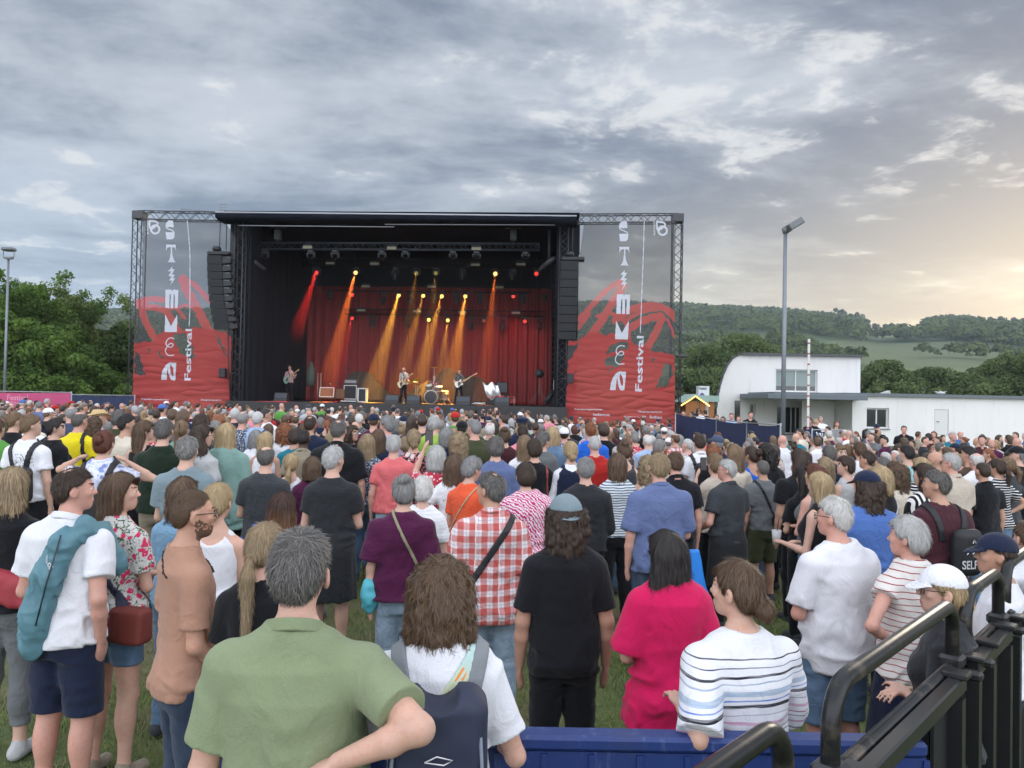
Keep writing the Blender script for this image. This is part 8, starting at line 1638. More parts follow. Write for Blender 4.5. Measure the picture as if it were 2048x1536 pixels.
# -- middle rows: px, top, depth, sex, hair, hair colour, top, pattern, bottom, left arm, right arm, turn, head, width, collar, extra, label --
P5 = ('black', 'long'); J = ('denim', 'long')
MID = [
 (1968, 922, 8.6, 'm', 'buzz', 'dark', 'black', None, J, 'down', 'down', 0, 0, 1.1, 1, {}, 'close-cropped person in a black polo shirt near the right edge', 'mid'),
 (1905, 903, 8.2, 'm', 'short', 'lgrey', 'beige', None, J, 'crossed', 'crossed', .1, .6, 1.15, 1, dict(glasses=True), 'grey-haired person with glasses in a light beige shirt with prints', 'pink'),
 (1997, 915, 9.2, 'f', 'pony', 'dark', 'black', 'wstripe', J, 'crossed', 'hips', .1, .3, 1., 0, {}, 'person with dark ponytail in a black and white striped top, right edge', 'mid'),
 (2018, 912, 9.8, 'f', 'pony', 'lbrown', 'dgrey', None, P5, 'crossed', 'hips', .4, .2, 1., 0, {}, 'person in a dark grey T-shirt with hand on hip beside the striped ponytail one', 'fair'),
 (2036, 880, 10.4, 'm', 'short', 'grey', 'black', None, P5, 'front', 'front', .7, .3, 1.1, 0, dict(hat=('cap', 'black'), topkw=dict(sleeve=1.9)), 'person all in black with black cap at the right picture edge', 'fair'),
 (1873, 900, 8.9, 'm', 'none', 'brown', 'dgrey', None, J, 'down', 'down', 0, .5, 1.1, 0, dict(glasses=True), 'tanned bald person in dark grey left of the beige shirt', 'mid'),
 (1940, 889, 10., 'm', 'short', 'black', 'brown', None, J, 'down', 'down', .1, .5, 1.0, 0, {}, 'person with dark hair in a brown T-shirt above the black polo', 'mid'),
 (1955, 903, 9.6, 'm', 'bald', 'white', 'white', None, J, 'down', 'down', 0, 0, 1.05, 0, {}, 'bald person in white between the beige shirt and the black polo', 'pink'),
 (1853, 924, 6.8, 'f', 'lob', 'dark', 'black', 'vstripe', P5, 'crossed', 'crossed', .2, .4, 1.05, 0, {}, 'dark-haired person in a black and white vertically striped blouse', 'fair'),
 (1816, 886, 10., 'm', 'short', 'black', 'aqua', None, J, 'down', 'down', 0, .2, 1.05, 0, {}, 'dark-haired person in a pale aqua T-shirt', 'fair'),
 (1795, 918, 7.4, 'f', 'curly', 'brown', 'cream', None, J, 'down', 'down', .2, .3, 1.05, 0, {}, 'person with loose curly brown updo in a cream top', 'fair'),
 (1845, 913, 8.4, 'f', 'bob', 'blond', 'black', 'wstripe', J, 'down', 'down', 0, .2, 1., 0, {}, 'person with a pale blond bob in a black and white striped shirt', 'fair'),
 (1768, 910, 8.3, 'm', 'buzz', 'dgrey', 'lgrey', None, J, 'down', 'down', 0, .7, 1.05, 0, dict(beard=True, glasses=True), 'bearded person with shaved head and glasses in light grey', 'mid'),
 (1737, 899, 9.2, 'm', 'recede', 'dark', 'white', None, J, 'down', 'down', 0, .7, 1.0, 0, {}, 'person with receding dark hair in a white T-shirt looking left', 'mid'),
 (1722, 873, 10.4, 'm', 'tuft', 'brown', 'white', None, J, 'down', 'down', 0, -.3, .95, 0, {}, 'tall young person with thick brown hair in a white T-shirt', 'fair'),
 (1698, 886, 10.6, 'm', 'short', 'lbrown', 'pink', None, J, 'down', 'down', 0, -.4, 1., 0, {}, 'person with light brown hair in a dusty pink T-shirt', 'pink'),
 (1660, 883, 9.4, 'm', 'short', 'dgrey', 'navy', None, J, 'down', 'down', 0, -.2, 1.15, 1, {}, 'broad person with greying hair in a navy polo', 'pink'),
 (1681, 885, 10.2, 'f', 'topbun', 'lbrown', 'beige', None, J, 'down', 'down', 2.9, 0, 1., 0, dict(face=True), 'pale-faced person with a light brown bun looking back at us', 'fair'),
 (1694, 910, 8.5, 'f', 'shortf', 'dark', 'lgrey', None, J, 'front', 'front', .3, .8, 1., 0, dict(topkw=dict(tank=True)), 'person with short dark hair in a light grey sleeveless top', 'fair'),
 (1602, 890, 7.8, 'm', 'lob', 'dark', 'black', None, P5, 'down', 'down', 0, .2, 1.12, 0, {}, 'long-haired person in a black T-shirt left of the tattooed one', 'mid'),
 (1612, 930, 7.0, 'f', 'long', 'black', 'black', None, P5, 'crossed', 'crossed', .1, 0, 1., 0, {}, 'person with very dark long hair and black top below the long-haired one', 'fair'),
 (1634, 925, 6.7, 'f', 'bob', 'auburn', 'grey', None, J, 'crossed', 'crossed', .3, .3, 1.05, 0, dict(topkw=dict(tank=True)), 'person with auburn hair in a grey tank top baring the shoulders', 'pink'),
 (1652, 912, 9., 'f', 'lob', 'dblond', 'brown', None, J, 'down', 'down', 0, 0, 1., 0, {}, 'person with dark blond hair under the navy polo', 'fair'),
 (1535, 881, 9.4, 'm', 'curly', 'black', 'black', None, P5, 'down', 'down', .2, .7, 1.05, 1, dict(glasses=True), 'person with thick black curls, glasses and a black shirt', 'mid'),
 (1506, 890, 9.2, 'f', 'bun', 'dark', 'royal', None, J, 'down', 'front', .1, .3, .98, 0, dict(topkw=dict(tank=True)), 'dark-haired person in a royal blue tank top', 'mid'),
 (1470, 886, 8.8, 'f', 'long', 'lbrown', 'cream', None, J, 'down', 'down', -.1, 0, 1., 0, {}, 'person with long straight light brown hair above the dark grey polo', 'fair'),
 (1428, 887, 9.4, 'f', 'bob', 'red', 'black', None, P5, 'down', 'down', 0, 0, 1., 0, {}, 'person with a chestnut bob behind the raised phone', 'fair'),
 (1400, 857, 10.4, 'm', 'short', 'dark', 'white', None, J, 'down', 'down', 0, 0, 1.05, 1, dict(), 'dark-haired person in a white shirt wearing a black backpack', 'fair'),
 (1436, 862, 11.2, 'm', 'short', 'grey', 'navy', None, J, 'down', 'down', 0, .5, 1.08, 0, dict(hat=('cap', 'slate')), 'person in a grey-blue peaked cap and navy shirt', 'pink'),
 (1352, 901, 7.0, 'm', 'short', 'brown', 'black', None, P5, 'down', 'down', 0, 0, 1.1, 1, {}, 'brown-haired person in a black polo just right of the blue shirt', 'pink'),
 (1296, 906, 7.2, 'f', 'curly', 'dblond', 'cream', None, J, 'down', 'down', 0, 0, 1.05, 0, dict(topkw=dict(tank=True)), 'person with curly dark blond hair in a cream strappy top', 'fair'),
 (1249, 878, 8.3, 'f', 'topbun', 'brown', 'dgrey', None, J, 'down', 'down', 0, 0, 1., 0, dict(topkw=dict(tank=True)), 'person with a brown topknot in a dark grey strappy top', 'fair'),
 (1190, 869, 9., 'm', 'buzz', 'lgrey', 'red', None, J, 'down', 'down', 0, 0, 1.1, 0, {}, 'person with cropped white hair in a dark red T-shirt', 'pink'),
 (1182, 843, 10.8, 'm', 'short', 'red', 'royal', None, J, 'down', 'down', 0, 0, 1.08, 0, dict(topkw=dict(sleeve=1.9, hood=True)), 'sandy-haired person in a bright blue hooded jacket', 'fair'),
 (1208, 834, 11.2, 'm', 'shortf', 'dark', 'black', None, P5, 'down', 'down', 0, 0, 1.1, 0, {}, 'tall dark-haired person in black below the right banner', 'fair'),
 (1105, 851, 10.2, 'f', 'lob', 'blond', 'denim', None, J, 'down', 'down', 0, 0, 1., 0, dict(topkw=dict(sleeve=1.9)), 'person with wavy blond hair in a blue denim jacket', 'fair'),
 (1086, 862, 9.3, 'f', 'shortf', 'dgrey', 'grey', None, J, 'down', 'down', -.2, -.8, 1., 0, {}, 'grey-haired person in a grey T-shirt looking right', 'fair'),
 (1050, 868, 8.6, 'f', 'long', 'lbrown', 'white', None, J, 'down', 'down', 0, 0, 1., 0, {}, 'person with long light brown hair in a white T-shirt', 'fair'),
 (1010, 851, 9.7, 'f', 'topbun', 'brown', 'maroon', None, J, 'down', 'down', 0, -.1, 1.05, 0, {}, 'person with a brown topknot in a maroon sweater', 'fair'),
 (950, 832, 9.2, 'm', 'buzz', 'grey', 'olive', None, J, 'down', 'down', .1, .5, 1.12, 0, {}, 'person with cropped grey hair in an olive T-shirt looking left', 'pink'),
 (918, 859, 8.4, 'f', 'curly', 'dblond', 'black', 'speckle', J, 'down', 'down', 0, 0, 1., 0, {}, 'person with a mass of curly golden hair in a speckled black top', 'fair'),
 (828, 856, 8.3, 'f', 'lowbun', 'dblond', 'black', 'blackfloral', P5, 'down', 'down', 0, 0, 1.02, 0, {}, 'person in a black blouse with big white and pink flowers', 'fair'),
 (868, 829, 10.6, 'm', 'short', 'lgrey', 'lime', None, J, 'down', 'down', 0, 0, 1.05, 0, {}, 'grey-haired person in a lime green T-shirt', 'fair'),
 (893, 852, 9.4, 'f', 'bob', 'grey', 'navy', None, J, 'down', 'down', 0, 0, 1., 0, {}, 'person with a grey bob in navy behind the raised phone', 'fair'),
 (703, 846, 10.2, 'f', 'curly', 'dark', 'black', None, P5, 'down', 'down', -2.2, .1, 1., 0, dict(face=True, glasses=True), 'person with dark curls and glasses facing away from the stage', 'mid'),
 (775, 830, 10.2, 'm', 'shortf', 'grey', 'lilac', None, J, 'down', 'down', .1, 1., 1.05, 0, {}, 'person with longish grey hair and lilac shirt seen in left profile', 'pink'),
 (735, 865, 8.4, 'f', 'long', 'dblond', 'navy', 'navyfloral', J, 'down', 'down', 0, 0, .98, 0, {}, 'person with half-up blond hair in a navy leaf-print top', 'fair'),
 (757, 856, 9., 'f', 'long', 'brown', 'navy', None, J, 'down', 'down', 0, 0, 1., 0, {}, 'person with long crimped brown hair beside the leaf-print top', 'fair'),
 (748, 813, 11.6, 'm', 'short', 'brown', 'plum', None, J, 'down', 'phone', 0, 0, 1.05, 0, dict(hat=('cap', 'navy')), 'person in a navy cap and plum T-shirt lifting a phone', 'pink'),
 (583, 904, 7.0, 'f', 'longpony', 'blond', 'white', None, J, 'down', 'down', 0, 0, .95, 0, dict(topkw=dict(tank=True)), 'person with a long pale blond ponytail right of the bald crown', 'fair'),
 (625, 911, 6.7, 'f', 'bob', 'brown', 'plum', None, J, 'down', 'down', 0, .1, 1., 0, {}, 'person with a smooth brown bob in plum left of the charcoal T-shirt', 'fair'),
 (607, 856, 8.4, 'm', 'buzz', 'black', 'khaki', None, J, 'down', 'down', 0, -.1, 1.03, 1, {}, 'dark-skinned person in a pale olive shirt with very short black hair', 'dark'),
 (570, 842, 10., 'f', 'curly', 'red', 'white', None, J, 'down', 'down', 0, 0, 1., 0, {}, 'person with big curly red hair', 'fair'),
 (590, 856, 9.5, 'm', 'shortf', 'dark', 'teal', None, J, 'down', 'down', 0, -.1, 1., 0, {}, 'person with dark hair in a petrol blue T-shirt beside the red curls', 'mid'),
 (620, 830, 10.2, 'm', 'crown', 'dark', 'navy', None, J, 'down', 'down', 0, -.1, 1.15, 0, {}, 'dark-haired person with a thinning crown in navy', 'mid'),
 (532, 861, 8.9, 'f', 'long', 'blond', 'white', None, J, 'down', 'down', 0, 0, 1., 0, dict(topkw=dict(tank=True)), 'person with blond hair and bare shoulders above the bald crown', 'mid'),
 (512, 858, 9.6, 'f', 'bob', 'grey', 'white', None, J, 'down', 'down', 0, 0, 1., 0, {}, 'person with a dark grey bob in a white top', 'fair'),
 (453, 843, 7.5, 'f', 'long', 'blond', 'mint', None, P5, 'down', 'down', 0, -.1, 1.12, 0, dict(topkw=dict(sleeve=1.9, hood=True, hem=.70, ease=.035)), 'person with long blond hair in a sea green hooded jacket', 'fair'),
 (485, 816, 11., 'm', 'crown', 'grey', 'navy', 'navyfloral', J, 'down', 'down', 0, 0, 1.05, 0, {}, 'balding person in a navy and white flower-print shirt', 'pink'),
 (515, 816, 11., 'm', 'short', 'lgrey', 'lblue', None, J, 'down', 'down', 0, -.1, 1.08, 1, {}, 'grey-haired person in a light blue shirt with dark straps', 'pink'),
 (402, 846, 7.2, 'f', 'long', 'dark', 'lgrey', None, J, 'down', 'down', -.3, -.6, 1., 0, dict(glasses=True, face=True), 'dark-haired person with glasses behind the grey-blue T-shirt', 'fair'),
 (362, 838, 8.8, 'f', 'highpony', 'lbrown', 'mint', None, J, 'down', 'down', 0, 0, 1., 0, {}, 'person with a light brown ponytail and mint top', 'fair'),
 (287, 838, 8., 'f', 'long', 'brown', 'black', None, P5, 'down', 'down', -.2, -.7, .98, 0, dict(topkw=dict(tank=True)), 'person with sleek long brown hair in a black low-backed top', 'fair'),
 (252, 826, 8.8, 'm', 'short', 'black', 'cream', None, J, 'crossed', 'crossed', -.2, -.8, 1.08, 0, {}, 'black-haired person in a cream sweatshirt looking right', 'mid'),
 (158, 817, 9.2, 'm', 'bald', 'dgrey', 'yellow', None, J, 'down', 'down', 0, -.3, 1.1, 0, dict(glasses=True), 'balding person in a bright yellow T-shirt', 'pink'),
 (110, 833, 8.4, 'f', 'bun', 'black', 'black', None, P5, 'down', 'down', -.3, -.9, 1., 0, dict(face=True), 'person with black hair and fringe in black beside the printed T-shirt', 'fair'),
 (28, 822, 9.4, 'm', 'short', 'lbrown', 'black', None, J, 'down', 'down', -.1, -.5, .95, 0, {}, 'young person in a black T-shirt left of the printed white one', 'fair'),
 (-8, 836, 8.4, 'm', 'short', 'brown', 'green', None, J, 'down', 'down', 0, 0, 1.05, 0, {}, 'person in a green T-shirt at the very left edge', 'fair'),
 (197, 812, 11., 'm', 'short', 'brown', 'lilac', None, J, 'down', 'down', 0, -.7, 1., 0, dict(hat=('straw', 'beige')), 'person in a straw hat and lilac shirt', 'fair'),
 (187, 829, 9.8, 'f', 'curly', 'brown', 'beige', None, J, 'down', 'down', 0, 0, 1., 0, {}, 'person with curly brown hair beneath the straw hat', 'fair'),
 (238, 804, 10.4, 'm', 'shortf', 'dgrey', 'olive', None, J, 'down', 'down', 0, -.4, 1.1, 0, dict(glasses=True), 'grey-haired person with glasses in a grey-green T-shirt', 'pink'),
 (143, 804, 11.8, 'm', 'crown', 'grey', 'slate', None, J, 'down', 'down', 0, 0, 1.08, 0, {}, 'person with a bald patch in a dark blue shirt near the pink fence', 'pink'),
 (345, 798, 11.8, 'm', 'short', 'brown', 'navy', None, J, 'down', 'down', 0, 0, 1.08, 0, {}, 'tall person in navy below the left banner', 'fair'),
 (367, 807, 11.2, 'f', 'long', 'brown', 'grey', None, J, 'down', 'down', 0, 0, 1., 0, {}, 'person with long brown hair below the left banner', 'fair'),
 (403, 826, 9.6, 'm', 'afro', 'dark', 'dgrey', None, J, 'down', 'down', 0, -.2, 1.05, 0, {}, 'person with thick dark hair in a grey T-shirt behind the glasses wearer', 'mid'),
 (437, 827, 11., 'f', 'afro', 'red', 'black', None, J, 'down', 'down', 0, 0, 1., 0, {}, 'person with short curly ginger hair', 'fair'),
 (470, 790, 13.2, 'm', 'short', 'lgrey', 'navy', None, J, 'down', 'down', 0, 0, 1.05, 0, {}, 'tall silver-haired person in navy before the left roof tower', 'pink'),
 (532, 790, 13.2, 'm', 'short', 'black', 'white', None, J, 'phone', 'down', -.2, -1.0, 1.05, 0, dict(face=True, glasses=True), 'dark-haired person in a white T-shirt raising a hand before the stage', 'mid'),
 (812, 872, 9.4, 'f', 'shortf', 'dblond', 'denim', None, J, 'down', 'down', 0, 0, 1., 0, {}, 'person with short dark blond hair in denim behind the salmon T-shirt', 'fair'),
 (845, 823, 11.4, 'm', 'short', 'dark', 'dgrey', None, J, 'down', 'down', 0, 0, 1.02, 0, {}, 'dark-haired person in dark grey beside the lime T-shirt', 'fair'),
 (825, 828, 11.6, 'f', 'long', 'dark', 'dgrey', None, J, 'down', 'down', 0, 0, 1., 0, {}, 'person with long dark hair left of the lime T-shirt', 'fair'),
 (924, 838, 11., 'm', 'short', 'black', 'black', None, J, 'down', 'down', 0, 0, 1., 0, dict(hat=('cap', 'black')), 'person in a black cap left of the olive T-shirt', 'fair'),
 (911, 813, 14., 'm', 'short', 'brown', 'green', None, J, 'down', 'down', 0, 0, 1., 0, dict(hat=('cap', 'red')), 'person in a bright red cap before the bass player', 'fair'),
 (1044, 830, 12., 'm', 'short', 'navy' if False else 'dark', 'navy', None, J, 'down', 'down', 0, 0, 1., 0, dict(hat=('beret', 'navy')), 'person in a dark blue woollen hat in the middle of the crowd', 'fair'),
 (1046, 848, 10.8, 'm', 'short', 'dark', 'pink', None, J, 'down', 'down', 0, 0, 1., 0, {}, 'dark-haired person in a light pink T-shirt in mid crowd', 'fair'),
]
for q in MID:
    px, yt, d, s_, hr, hc, tp, pt, bo, aL, aR, rz_p, yw, wd_, cl_, kx, lb, sk = q
    it = None
    if px == 1400: it = lambda f, r, ft, h: backpack(f, r, ft, (0, -.20, 1.20), (.13, .07, .20), BK, BK, 'black backpack on the white shirt of the dark-haired person', .014)
    if px == 158: it = lambda f, r, ft, h: strap(f, r, ft, (.10, 1.47), (.15, 1.0), .045, BK, 'bag_strap', 'wide black strap over the right shoulder of the yellow T-shirt', 'strap', h=.014)
    if px == 515: it = lambda f, r, ft, h: strap(f, r, ft, (.10, 1.47), (-.15, 1.0), .03, NV, 'bag_strap', 'dark strap across the light blue shirt', 'strap', h=.015)
    if px == 532 and yt == 790: it = lambda f, r, ft, h: phone(r, hand_pos(f, -1), 'phone in the raised hand of the person in white before the stage')
    place(px, yt, d, s_, hr, hc, tp, pt, bo, aL, aR, rz_p, yw, lb, wd_, dict(kx), None, bool(cl_), it, sk)
def it_drw(f, r, ft, h): backpack(f, r, ft, (.10, -.22, 1.08), (.12, .07, .17), BK, BK, 'black drawstring bag hanging over the printed white T-shirt', .010, name='drawstring_bag')
place(60, 811, 7.6, 'm', 'short', 'lbrown', 'white', 'print', ('black', 'shorts'), 'down', 'down', rz=-.15, yaw=-.6, wide=1.1, label='person in a white T-shirt with a black line drawing on the back', kw=dict(face=True), items=it_drw)
place(207, 858, 6.2, 'f', 'bun', 'auburn', 'white', 'bluefloral', ('dkjeans', 'long'), 'nape', ((.75, .1, -.10), (-.70, -.30, .55)), wide=1.1, label='person with dark auburn bun, both hands at the neck, in a pale flowered shirt', items=lambda f, r, ft, h: backpack(f, r, ft, (0, -.21, 1.10), (.13, .07, .17), BK, BK, 'black backpack of the person with both hands at the neck', .010))
place(873, 888, 6.8, 'f', 'bob', 'lgrey', 'red', 'redfloral', ('khaki', 'long'), 'phonehi', 'phone', wide=1.05, label='person in a red and white flowered blouse holding up a white phone', items=lambda f, r, ft, h: phone(r, hand_pos(f, -1), 'phone held high by the person in the red flowered blouse'))
# ---- templates for the rest of the crowd ----
HAIRW = {'buzz': 'cropped', 'short': 'short', 'tuft': 'thick short', 'crown': 'thinning', 'bald': 'balding', 'shortf': 'bushy', 'bob': 'chin-length', 'lob': 'shoulder-length', 'long': 'long', 'curly': 'curly', 'pony': 'ponytailed', 'bun': 'pinned-up', 'topbun': 'knotted', 'none': 'no', 'recede': 'receding'}
TPL = []
def template(i, s_, hair, aL, aR, yaw, wide, top='t', h=.021, hat=None, col=False, rz=0):
    f = Fig(sex=s_, wide=wide, armL=aL, armR=aR, yaw=yaw); r = empty('person', (0, 0, -50)); tk = {'t': {}, 'l': dict(sleeve=1.9), 'k': dict(tank=True)}[top]
    build_person(f, h=h, hair=hair, hairc='brown', top=('white', None)+(('collar',) if col else ()), bottom=('denim', 'long'), root=r, topkw=tk, seed=i*13, nstr=260, hat=hat, face=abs(yaw) > .5)
    return (r, hair, s_, top, hat, yaw)
SP_ = [('m', 'short', 'down', 'down', 0, 1.05, 't'), ('m', 'short', 'crossed', 'crossed', .5, 1.1, 't'), ('m', 'buzz', 'down', 'down', -.3, 1.05, 't'), ('m', 'crown', 'crossed', 'crossed', 0, 1.12, 't'), ('m', 'bald', 'down', 'crossed', .2, 1.05, 't'), ('m', 'tuft', 'down', 'down', .7, 1., 't'), ('m', 'shortf', 'down', 'down', -.7, 1.05, 'l'), ('m', 'short', 'phone', 'down', 0, 1.05, 't'),
      ('f', 'lob', 'down', 'down', 0, 1., 't'), ('f', 'long', 'crossed', 'crossed', .3, 1., 't'), ('f', 'bob', 'down', 'down', -.4, 1.05, 't'), ('f', 'curly', 'crossed', 'crossed', 0, 1., 't'), ('f', 'pony', 'down', 'down', .6, .98, 'k'), ('f', 'bun', 'down', 'front', 0, 1., 'k'), ('f', 'topbun', 'down', 'down', -.2, 1., 't'), ('f', 'shortf', 'crossed', 'crossed', .8, 1.1, 't'), ('f', 'long', 'down', 'down', -.7, .97, 'k'), ('f', 'bob', 'phone', 'phone', 0, 1.02, 't'), ('m', 'none', 'down', 'down', .3, 1.08, 't'), ('f', 'lob', 'crossed', 'down', .9, 1., 'l')]
for i, q in enumerate(SP_): TPL.append(template(i, *q))
TPL.append(template(30, 'm', 'short', 'down', 'down', .1, 1.05, 't', hat=('cap', 'navy'))); TPL.append(template(31, 'm', 'short', 'crossed', 'crossed', -.2, 1.05, 't', hat=('cap', 'white')))
rs = np.random.RandomState(42)
TOPC = ['black', 'black', 'black', 'navy', 'navy', 'white', 'white', 'grey', 'dgrey', 'charcoal', 'lgrey', 'blue', 'denim', 'olive', 'beige', 'maroon', 'red', 'lblue', 'pink', 'teal', 'khaki', 'cream', 'steel', 'slate', 'green', 'plum', 'salmon', 'brown', 'greyblue', 'black']
TW = {'dgrey': 'dark grey', 'lgrey': 'light grey', 'denim': 'denim blue', 'lblue': 'pale blue', 'steel': 'slate blue', 'greyblue': 'grey-blue', 'charcoal': 'charcoal', 'salmon': 'salmon pink'}
HW = {'m': ['dark', 'brown', 'brown', 'dgrey', 'grey', 'dark', 'lgrey', 'pepper', 'black', 'lbrown', 'white'], 'f': ['brown', 'dark', 'lbrown', 'dblond', 'blond', 'brown', 'auburn', 'grey', 'lgrey', 'black', 'red']}
HN = {'dark': 'dark', 'dgrey': 'iron-grey', 'lgrey': 'silver', 'pepper': 'salt-and-pepper', 'lbrown': 'light brown', 'dblond': 'dark blond', 'red': 'ginger'}
def zone(px):
    for x, n in ((60, 'by the pink fence'), (140, 'near the corner of the pink fence'), (265, 'before the blue fence on the left'), (340, 'under the left banner'), (410, 'under the banner word Festival'), (470, 'below the curved speaker array'), (560, 'before the dark left stage corner'), (620, 'below the shadowed guitarist'), (690, 'before the tweed amplifiers'), (760, 'before the tall black amplifier'), (820, 'below the striped singer'), (890, 'below the drummer'), (945, 'below the bass player'), (1010, 'before the silver-covered keyboard'), (1080, 'before the fan lamp'), (1130, 'below the right roof tower'), (1200, 'under the left half of the right banner'), (1280, 'under the right banner'), (1350, 'under the right banner edge'), (1430, 'before the wooden hut'), (1500, 'before the blue fence sheets'), (1560, 'before the narrow windows'), (1620, 'by the tall lamp post'), (1690, 'before the entrance canopy'), (1760, 'before the ground-floor window'), (1840, 'before the blank white wall'), (1920, 'before the white door'), (1990, 'right of the white door')):
        if px < x: return n
    return 'by the right picture edge'
USED = {}; children_of = {}
for t in TPL: children_of[t[0].name] = list(t[0].children)
def ground_of(x, y): return zg(x, y)
def spawn(t, x, y, H, rz, tc, hc, sk, bc='denim', label='', group='spectators in the crowd'):
    r0 = t[0]; r = r0.copy(); C.objects.link(r); r.location = (x, y, zg(x, y)); r.rotation_euler = (rs.normal(0, .022), rs.normal(0, .022), rz); r.scale = (H/1.770,)*3
    r['label'] = label; r['category'] = 'person'; r['group'] = group
    for ch in children_of[r0.name]:
        c = ch.copy(); C.objects.link(c); c.parent = r; st = ch.name.split('.')[0]
        mt = {'body': skin_mat(sk), 'hair': hair_mat(hc), 'shirt': cloth_mat(*tc), 'top': cloth_mat(*tc), 'collar': cloth_mat(*tc), 'trousers': cloth_mat(bc)}.get(st)
        if mt is not None and c.material_slots: c.material_slots[0].link = 'OBJECT'; c.material_slots[0].material = mt
    return r
taken = [(p[0], p[1]) for p in PLACED]; NIND = 296-len(PLACED)-4; cand = []
yy = 8.6
while yy < 31.2:
    step = .68 if yy < 20 else .74; xw = yy*.72+1.0; x = -xw+rs.uniform(0, .4)
    while x < xw:
        X_, Y__ = x+rs.normal(0, .12), yy+rs.normal(0, .16); cand.append((X_, Y__)); x += step*rs.uniform(.8, 1.25)
    yy += .84
def okpos(x, y):
    px, py = px_of((x, y, 1.6)); 
    if px < -60 or px > 2110: return False
    if px > 1340 and y > 19.5-(px-1340)*.0 and px < 1600: return y < 19.0
    if px >= 1600 and y > 23.5: return False
    if px >= 1600 and y > 14 and rs.rand() < .35: return False
    if y > 29.8: return px < 1345
    if px > 1930 and y < 13: return False
    return True
FIXED = [(1752, 847, 24., 'dark-capped person in a black shirt standing before the ground-floor window', 20, 'black', 2.6), (1808, 850, 23., 'tall person in black with short hair between the window and the white door', 0, 'black', 2.6), (1905, 861, 18.5, 'person in a turquoise T-shirt with folded arms before the white door', 1, 'teal', 2.8), (1968, 868, 17., 'person in a maroon top with dark tied hair facing us on the right', 14, 'maroon', 2.7)]
n_ind = 0; crowd = []
for i, (px, yt, d, lb, ti, tc, rz_) in enumerate(FIXED):
    p = at(px, yt, d); H = float(np.clip(p[2]-zg(p[0], p[1]), 1.5, 1.95)); spawn(TPL[ti], p[0], p[1], H, rz_, (tc, None), 'dark' if i != 2 else 'lgrey', 'pink', label=lb); taken.append((p[0], p[1]))
for px, yt, d, lb, ti, tc, rz_, hc in ((1500, 822, 27.5, 'person in a black T-shirt looking over the blue fence by the window', 1, 'black', 2.8, 'dark'), (1463, 825, 28.5, 'person in a light blue shirt leaning on the blue fence', 0, 'lblue', 2.8, 'brown'), (1478, 830, 28., 'person in black leaning over the fence below the narrow window', 2, 'black', 3.0, 'dark'), (1642, 831, 30.5, 'person in a white shirt with folded arms behind the scribbled barrier', 3, 'white', 3.1, 'grey'), (1622, 835, 29., 'person in a dark red checked jacket beside the striped pole', 6, 'maroon', 3.0, 'dark'), (1630, 837, 28.6, 'person in black hugging the one in the dark red jacket', 2, 'black', -1.2, 'blond'), (1675, 840, 27., 'person with long brown hair, black top and pale skirt near the barrier', 16, 'black', -2.6, 'brown'), (1434, 828, 30., 'person with brown hair at the blue fence before the curved wall', 9, 'beige', 2.9, 'brown'), (1445, 832, 30., 'person in red leaning at the fence before the curved wall', 10, 'red', 3.0, 'dark'), (1368, 820, 33., 'person in a white shirt standing left of the wooden hut', 0, 'white', 2.5, 'dark'), (1384, 822, 33., 'person in a white top before the wooden hut counter', 8, 'white', 1.5, 'dark'), (1402, 818, 34., 'person in white and navy before the hut door', 1, 'white', .5, 'brown'), (1411, 819, 34., 'person in black at the right side of the wooden hut', 5, 'black', -.5, 'dark'), (1394, 815, 42., 'person serving inside the wooden hut', 11, 'charcoal', 3.1, 'dark')):
    p = at(px, yt, d); H = float(np.clip(p[2]-zg(p[0], p[1]), 1.5, 1.95)); r = spawn(TPL[ti], p[0], p[1], H, rz_, (tc, None), hc, 'pink', label=lb, group='people standing beyond the fences'); r.location.z = p[2]-H
    if px == 1675:
        for c in r.children:
            if c.name.startswith('trousers'): c.material_slots[0].material = cloth_mat('aqua')
NIND = 296-len(PLACED)-len(FIXED)-14
cand.sort(key=lambda q: q[1])
pats = [None]*13+['wstripe', 'plaid', 'floral', 'navyfloral', 'heather', 'redfloral', 'speckle']
PW = {None: '', 'wstripe': 'striped', 'plaid': 'checked', 'floral': 'flowered', 'navyfloral': 'flower-print', 'heather': 'mottled', 'redfloral': 'red flowered', 'speckle': 'speckled'}
last = None
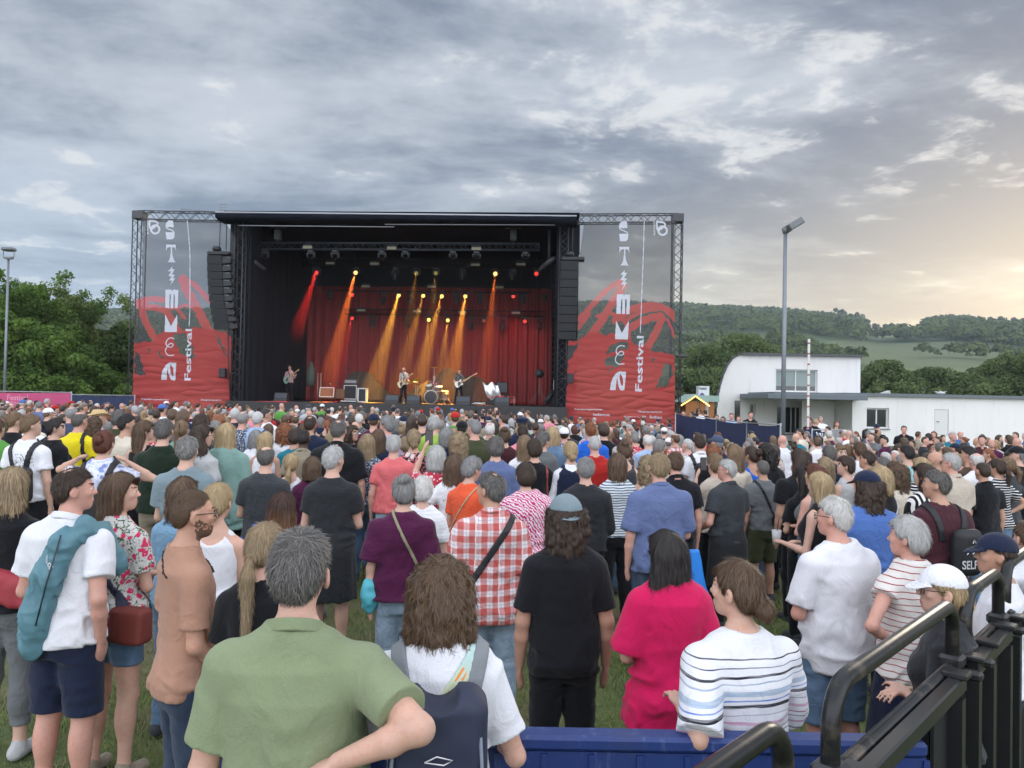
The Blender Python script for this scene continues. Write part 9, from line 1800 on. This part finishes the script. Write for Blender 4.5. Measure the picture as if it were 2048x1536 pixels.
for x, y in cand:
    if not okpos(x, y): continue
    if any((x-a)**2+(y-b)**2 < (.50 if y > 10.5 else .62)**2 for a, b in taken[-160:]+taken[:130]): continue
    taken.append((x, y)); ti = rs.randint(len(TPL)) if rs.rand() > .06 else 20+rs.randint(2); ti = min(ti, len(TPL)-1)
    if ti >= 20 and rs.rand() < .5: ti = rs.randint(20)
    t = TPL[ti]; H = (rs.normal(1.765, .06) if t[2] == 'm' else rs.normal(1.665, .055)); H = float(np.clip(H, 1.52, 1.92)); face = atan2(-(STG[0]-x), STG[1]-y)
    rz_ = face*.85+rs.normal(0, .16); px, _ = px_of((x, y, 1.6))
    if px > 1700 and y > 13 and rs.rand() < .5: rz_ = rs.choice([-1, 1])*rs.uniform(1.8, 3.0)
    tc = TOPC[rs.randint(len(TOPC))]; pt = pats[rs.randint(len(pats))]; hc = HW[t[2]][rs.randint(11)]; sk = ['fair', 'pink', 'mid', 'fair', 'tan'][rs.randint(5)]
    if n_ind < NIND:
        hw = HAIRW[t[1]]; nm = {'cropped': 'close-cropped %s hair', 'no': 'a shaved head', 'balding': 'a balding head and %s fringe', 'thinning': 'thinning %s hair', 'curly': 'curly %s hair', 'ponytailed': 'a %s ponytail', 'pinned-up': 'a %s bun', 'knotted': 'a %s topknot'}.get(hw, hw+' %s hair')
        nm = nm % HN.get(hc, hc) if '%s' in nm else nm
        hatw = (', %s cap' % t[4][1]) if t[4] else ''
        row = 'nearer' if y < 11 else ('mid-crowd' if y < 14.5 else 'farther')
        lb = f"{row} person, {nm}{hatw}, {PW[pt]} {TW.get(tc, tc) if pt in (None,'wstripe','plaid','heather') else ''} top, {zone(px)}".replace('  ', ' ')
        if len(lb.split()) > 16: lb = lb.replace('the ', '').replace('before silver', 'before the silver')
        if lb in USED: 
            hc = HW[t[2]][(HW[t[2]].index(hc)+3) % 11]; tc = TOPC[(TOPC.index(tc)+7) % len(TOPC)]; lb = lb.replace('top,', 'top and jeans,').replace('nearer person', 'near person'); 
            if lb in USED: continue
        USED[lb] = 1
        spawn(t, x, y, H, rz_, (tc, pt), hc, sk, ['denim', 'black', 'khaki', 'dkjeans', 'ljeans'][rs.randint(5)], lb); n_ind += 1; ymax_ind = y
    else: crowd.append((ti, x, y, H, rz_, tc, pt, hc, sk))
# the far rows as one mass, same figures
def crowd_mesh():
    mats = []; mid_ = {}; VV = []; QQ = []; MI = []; off = 0; SV_ = []
    low = {}
    for ti in range(len(TPL)):
        t = TPL[ti]; parts = []
        q = (list(SP_)+[('m', 'short', 'down', 'down', .1, 1.05, 't'), ('m', 'short', 'crossed', 'crossed', -.2, 1.05, 't')])[ti]; f = Fig(sex=q[0], wide=q[5], armL=q[2], armR=q[3], yaw=q[4]); lo, hi = fbox(f); lo = lo.copy(); lo[2] = .85; h = .034
        parts.append(('skin',)+mesh_sdf(lambda p: f.skin(p, False, False, False), lo, hi, h)); parts.append(('top',)+mesh_sdf(lambda p: f.top(p, tank=q[6] == 'k', sleeve=1.9 if q[6] == 'l' else .62, ease=.024, fold=0), lo, hi, h))
        if q[1] != 'none': parts.append(('hair',)+mesh_sdf(lambda p: f.hair(p, q[1], ti), f.hc-.32, f.hc+.2, .026))
        if t[4]: parts.append(('hat',)+mesh_sdf(lambda p: f.hat(p, 'cap'), f.hc-.2, f.hc+.2, .026))
        low[ti] = parts
    for ti, x, y, H, rz_, tc, pt, hc, sk in crowd:
        ca, sa = cos(rz_), sin(rz_); s = H/1.770; Rm = np.array([[ca, sa, 0], [-sa, ca, 0], [0, 0, 1]])
        for nm, V, Q in low[ti]:
            if not len(V): continue
            m = {'skin': lambda: skin_mat(sk), 'top': lambda: cloth_mat(tc), 'hair': lambda: hair_mat(hc), 'hat': lambda: cloth_mat(['navy', 'red', 'white', 'blue', 'dgrey'][int(x*10) % 5])}[nm]()
            if m.name not in mid_: mid_[m.name] = len(mats); mats.append(m)
            VV.append((V*s)@Rm+np.array([x, y, zg(x, y)])); QQ.append(Q+off); off += len(V); MI.append(np.full(len(Q), mid_[m.name]))
    me = new_mesh('crowd', np.concatenate(VV), np.concatenate(QQ), mats, True, np.concatenate(MI)); o = bpy.data.objects.new('crowd', me); C.objects.link(o); tag(o, 'densely packed far rows of spectators in front of the stage', 'crowd', kind='stuff')
if crowd: crowd_mesh()
for t in TPL:
    for c in list(t[0].children): bpy.data.objects.remove(c)
    bpy.data.objects.remove(t[0])
print('people', len(PLACED), n_ind, 'crowd', len(crowd), 'ymax', ymax_ind)
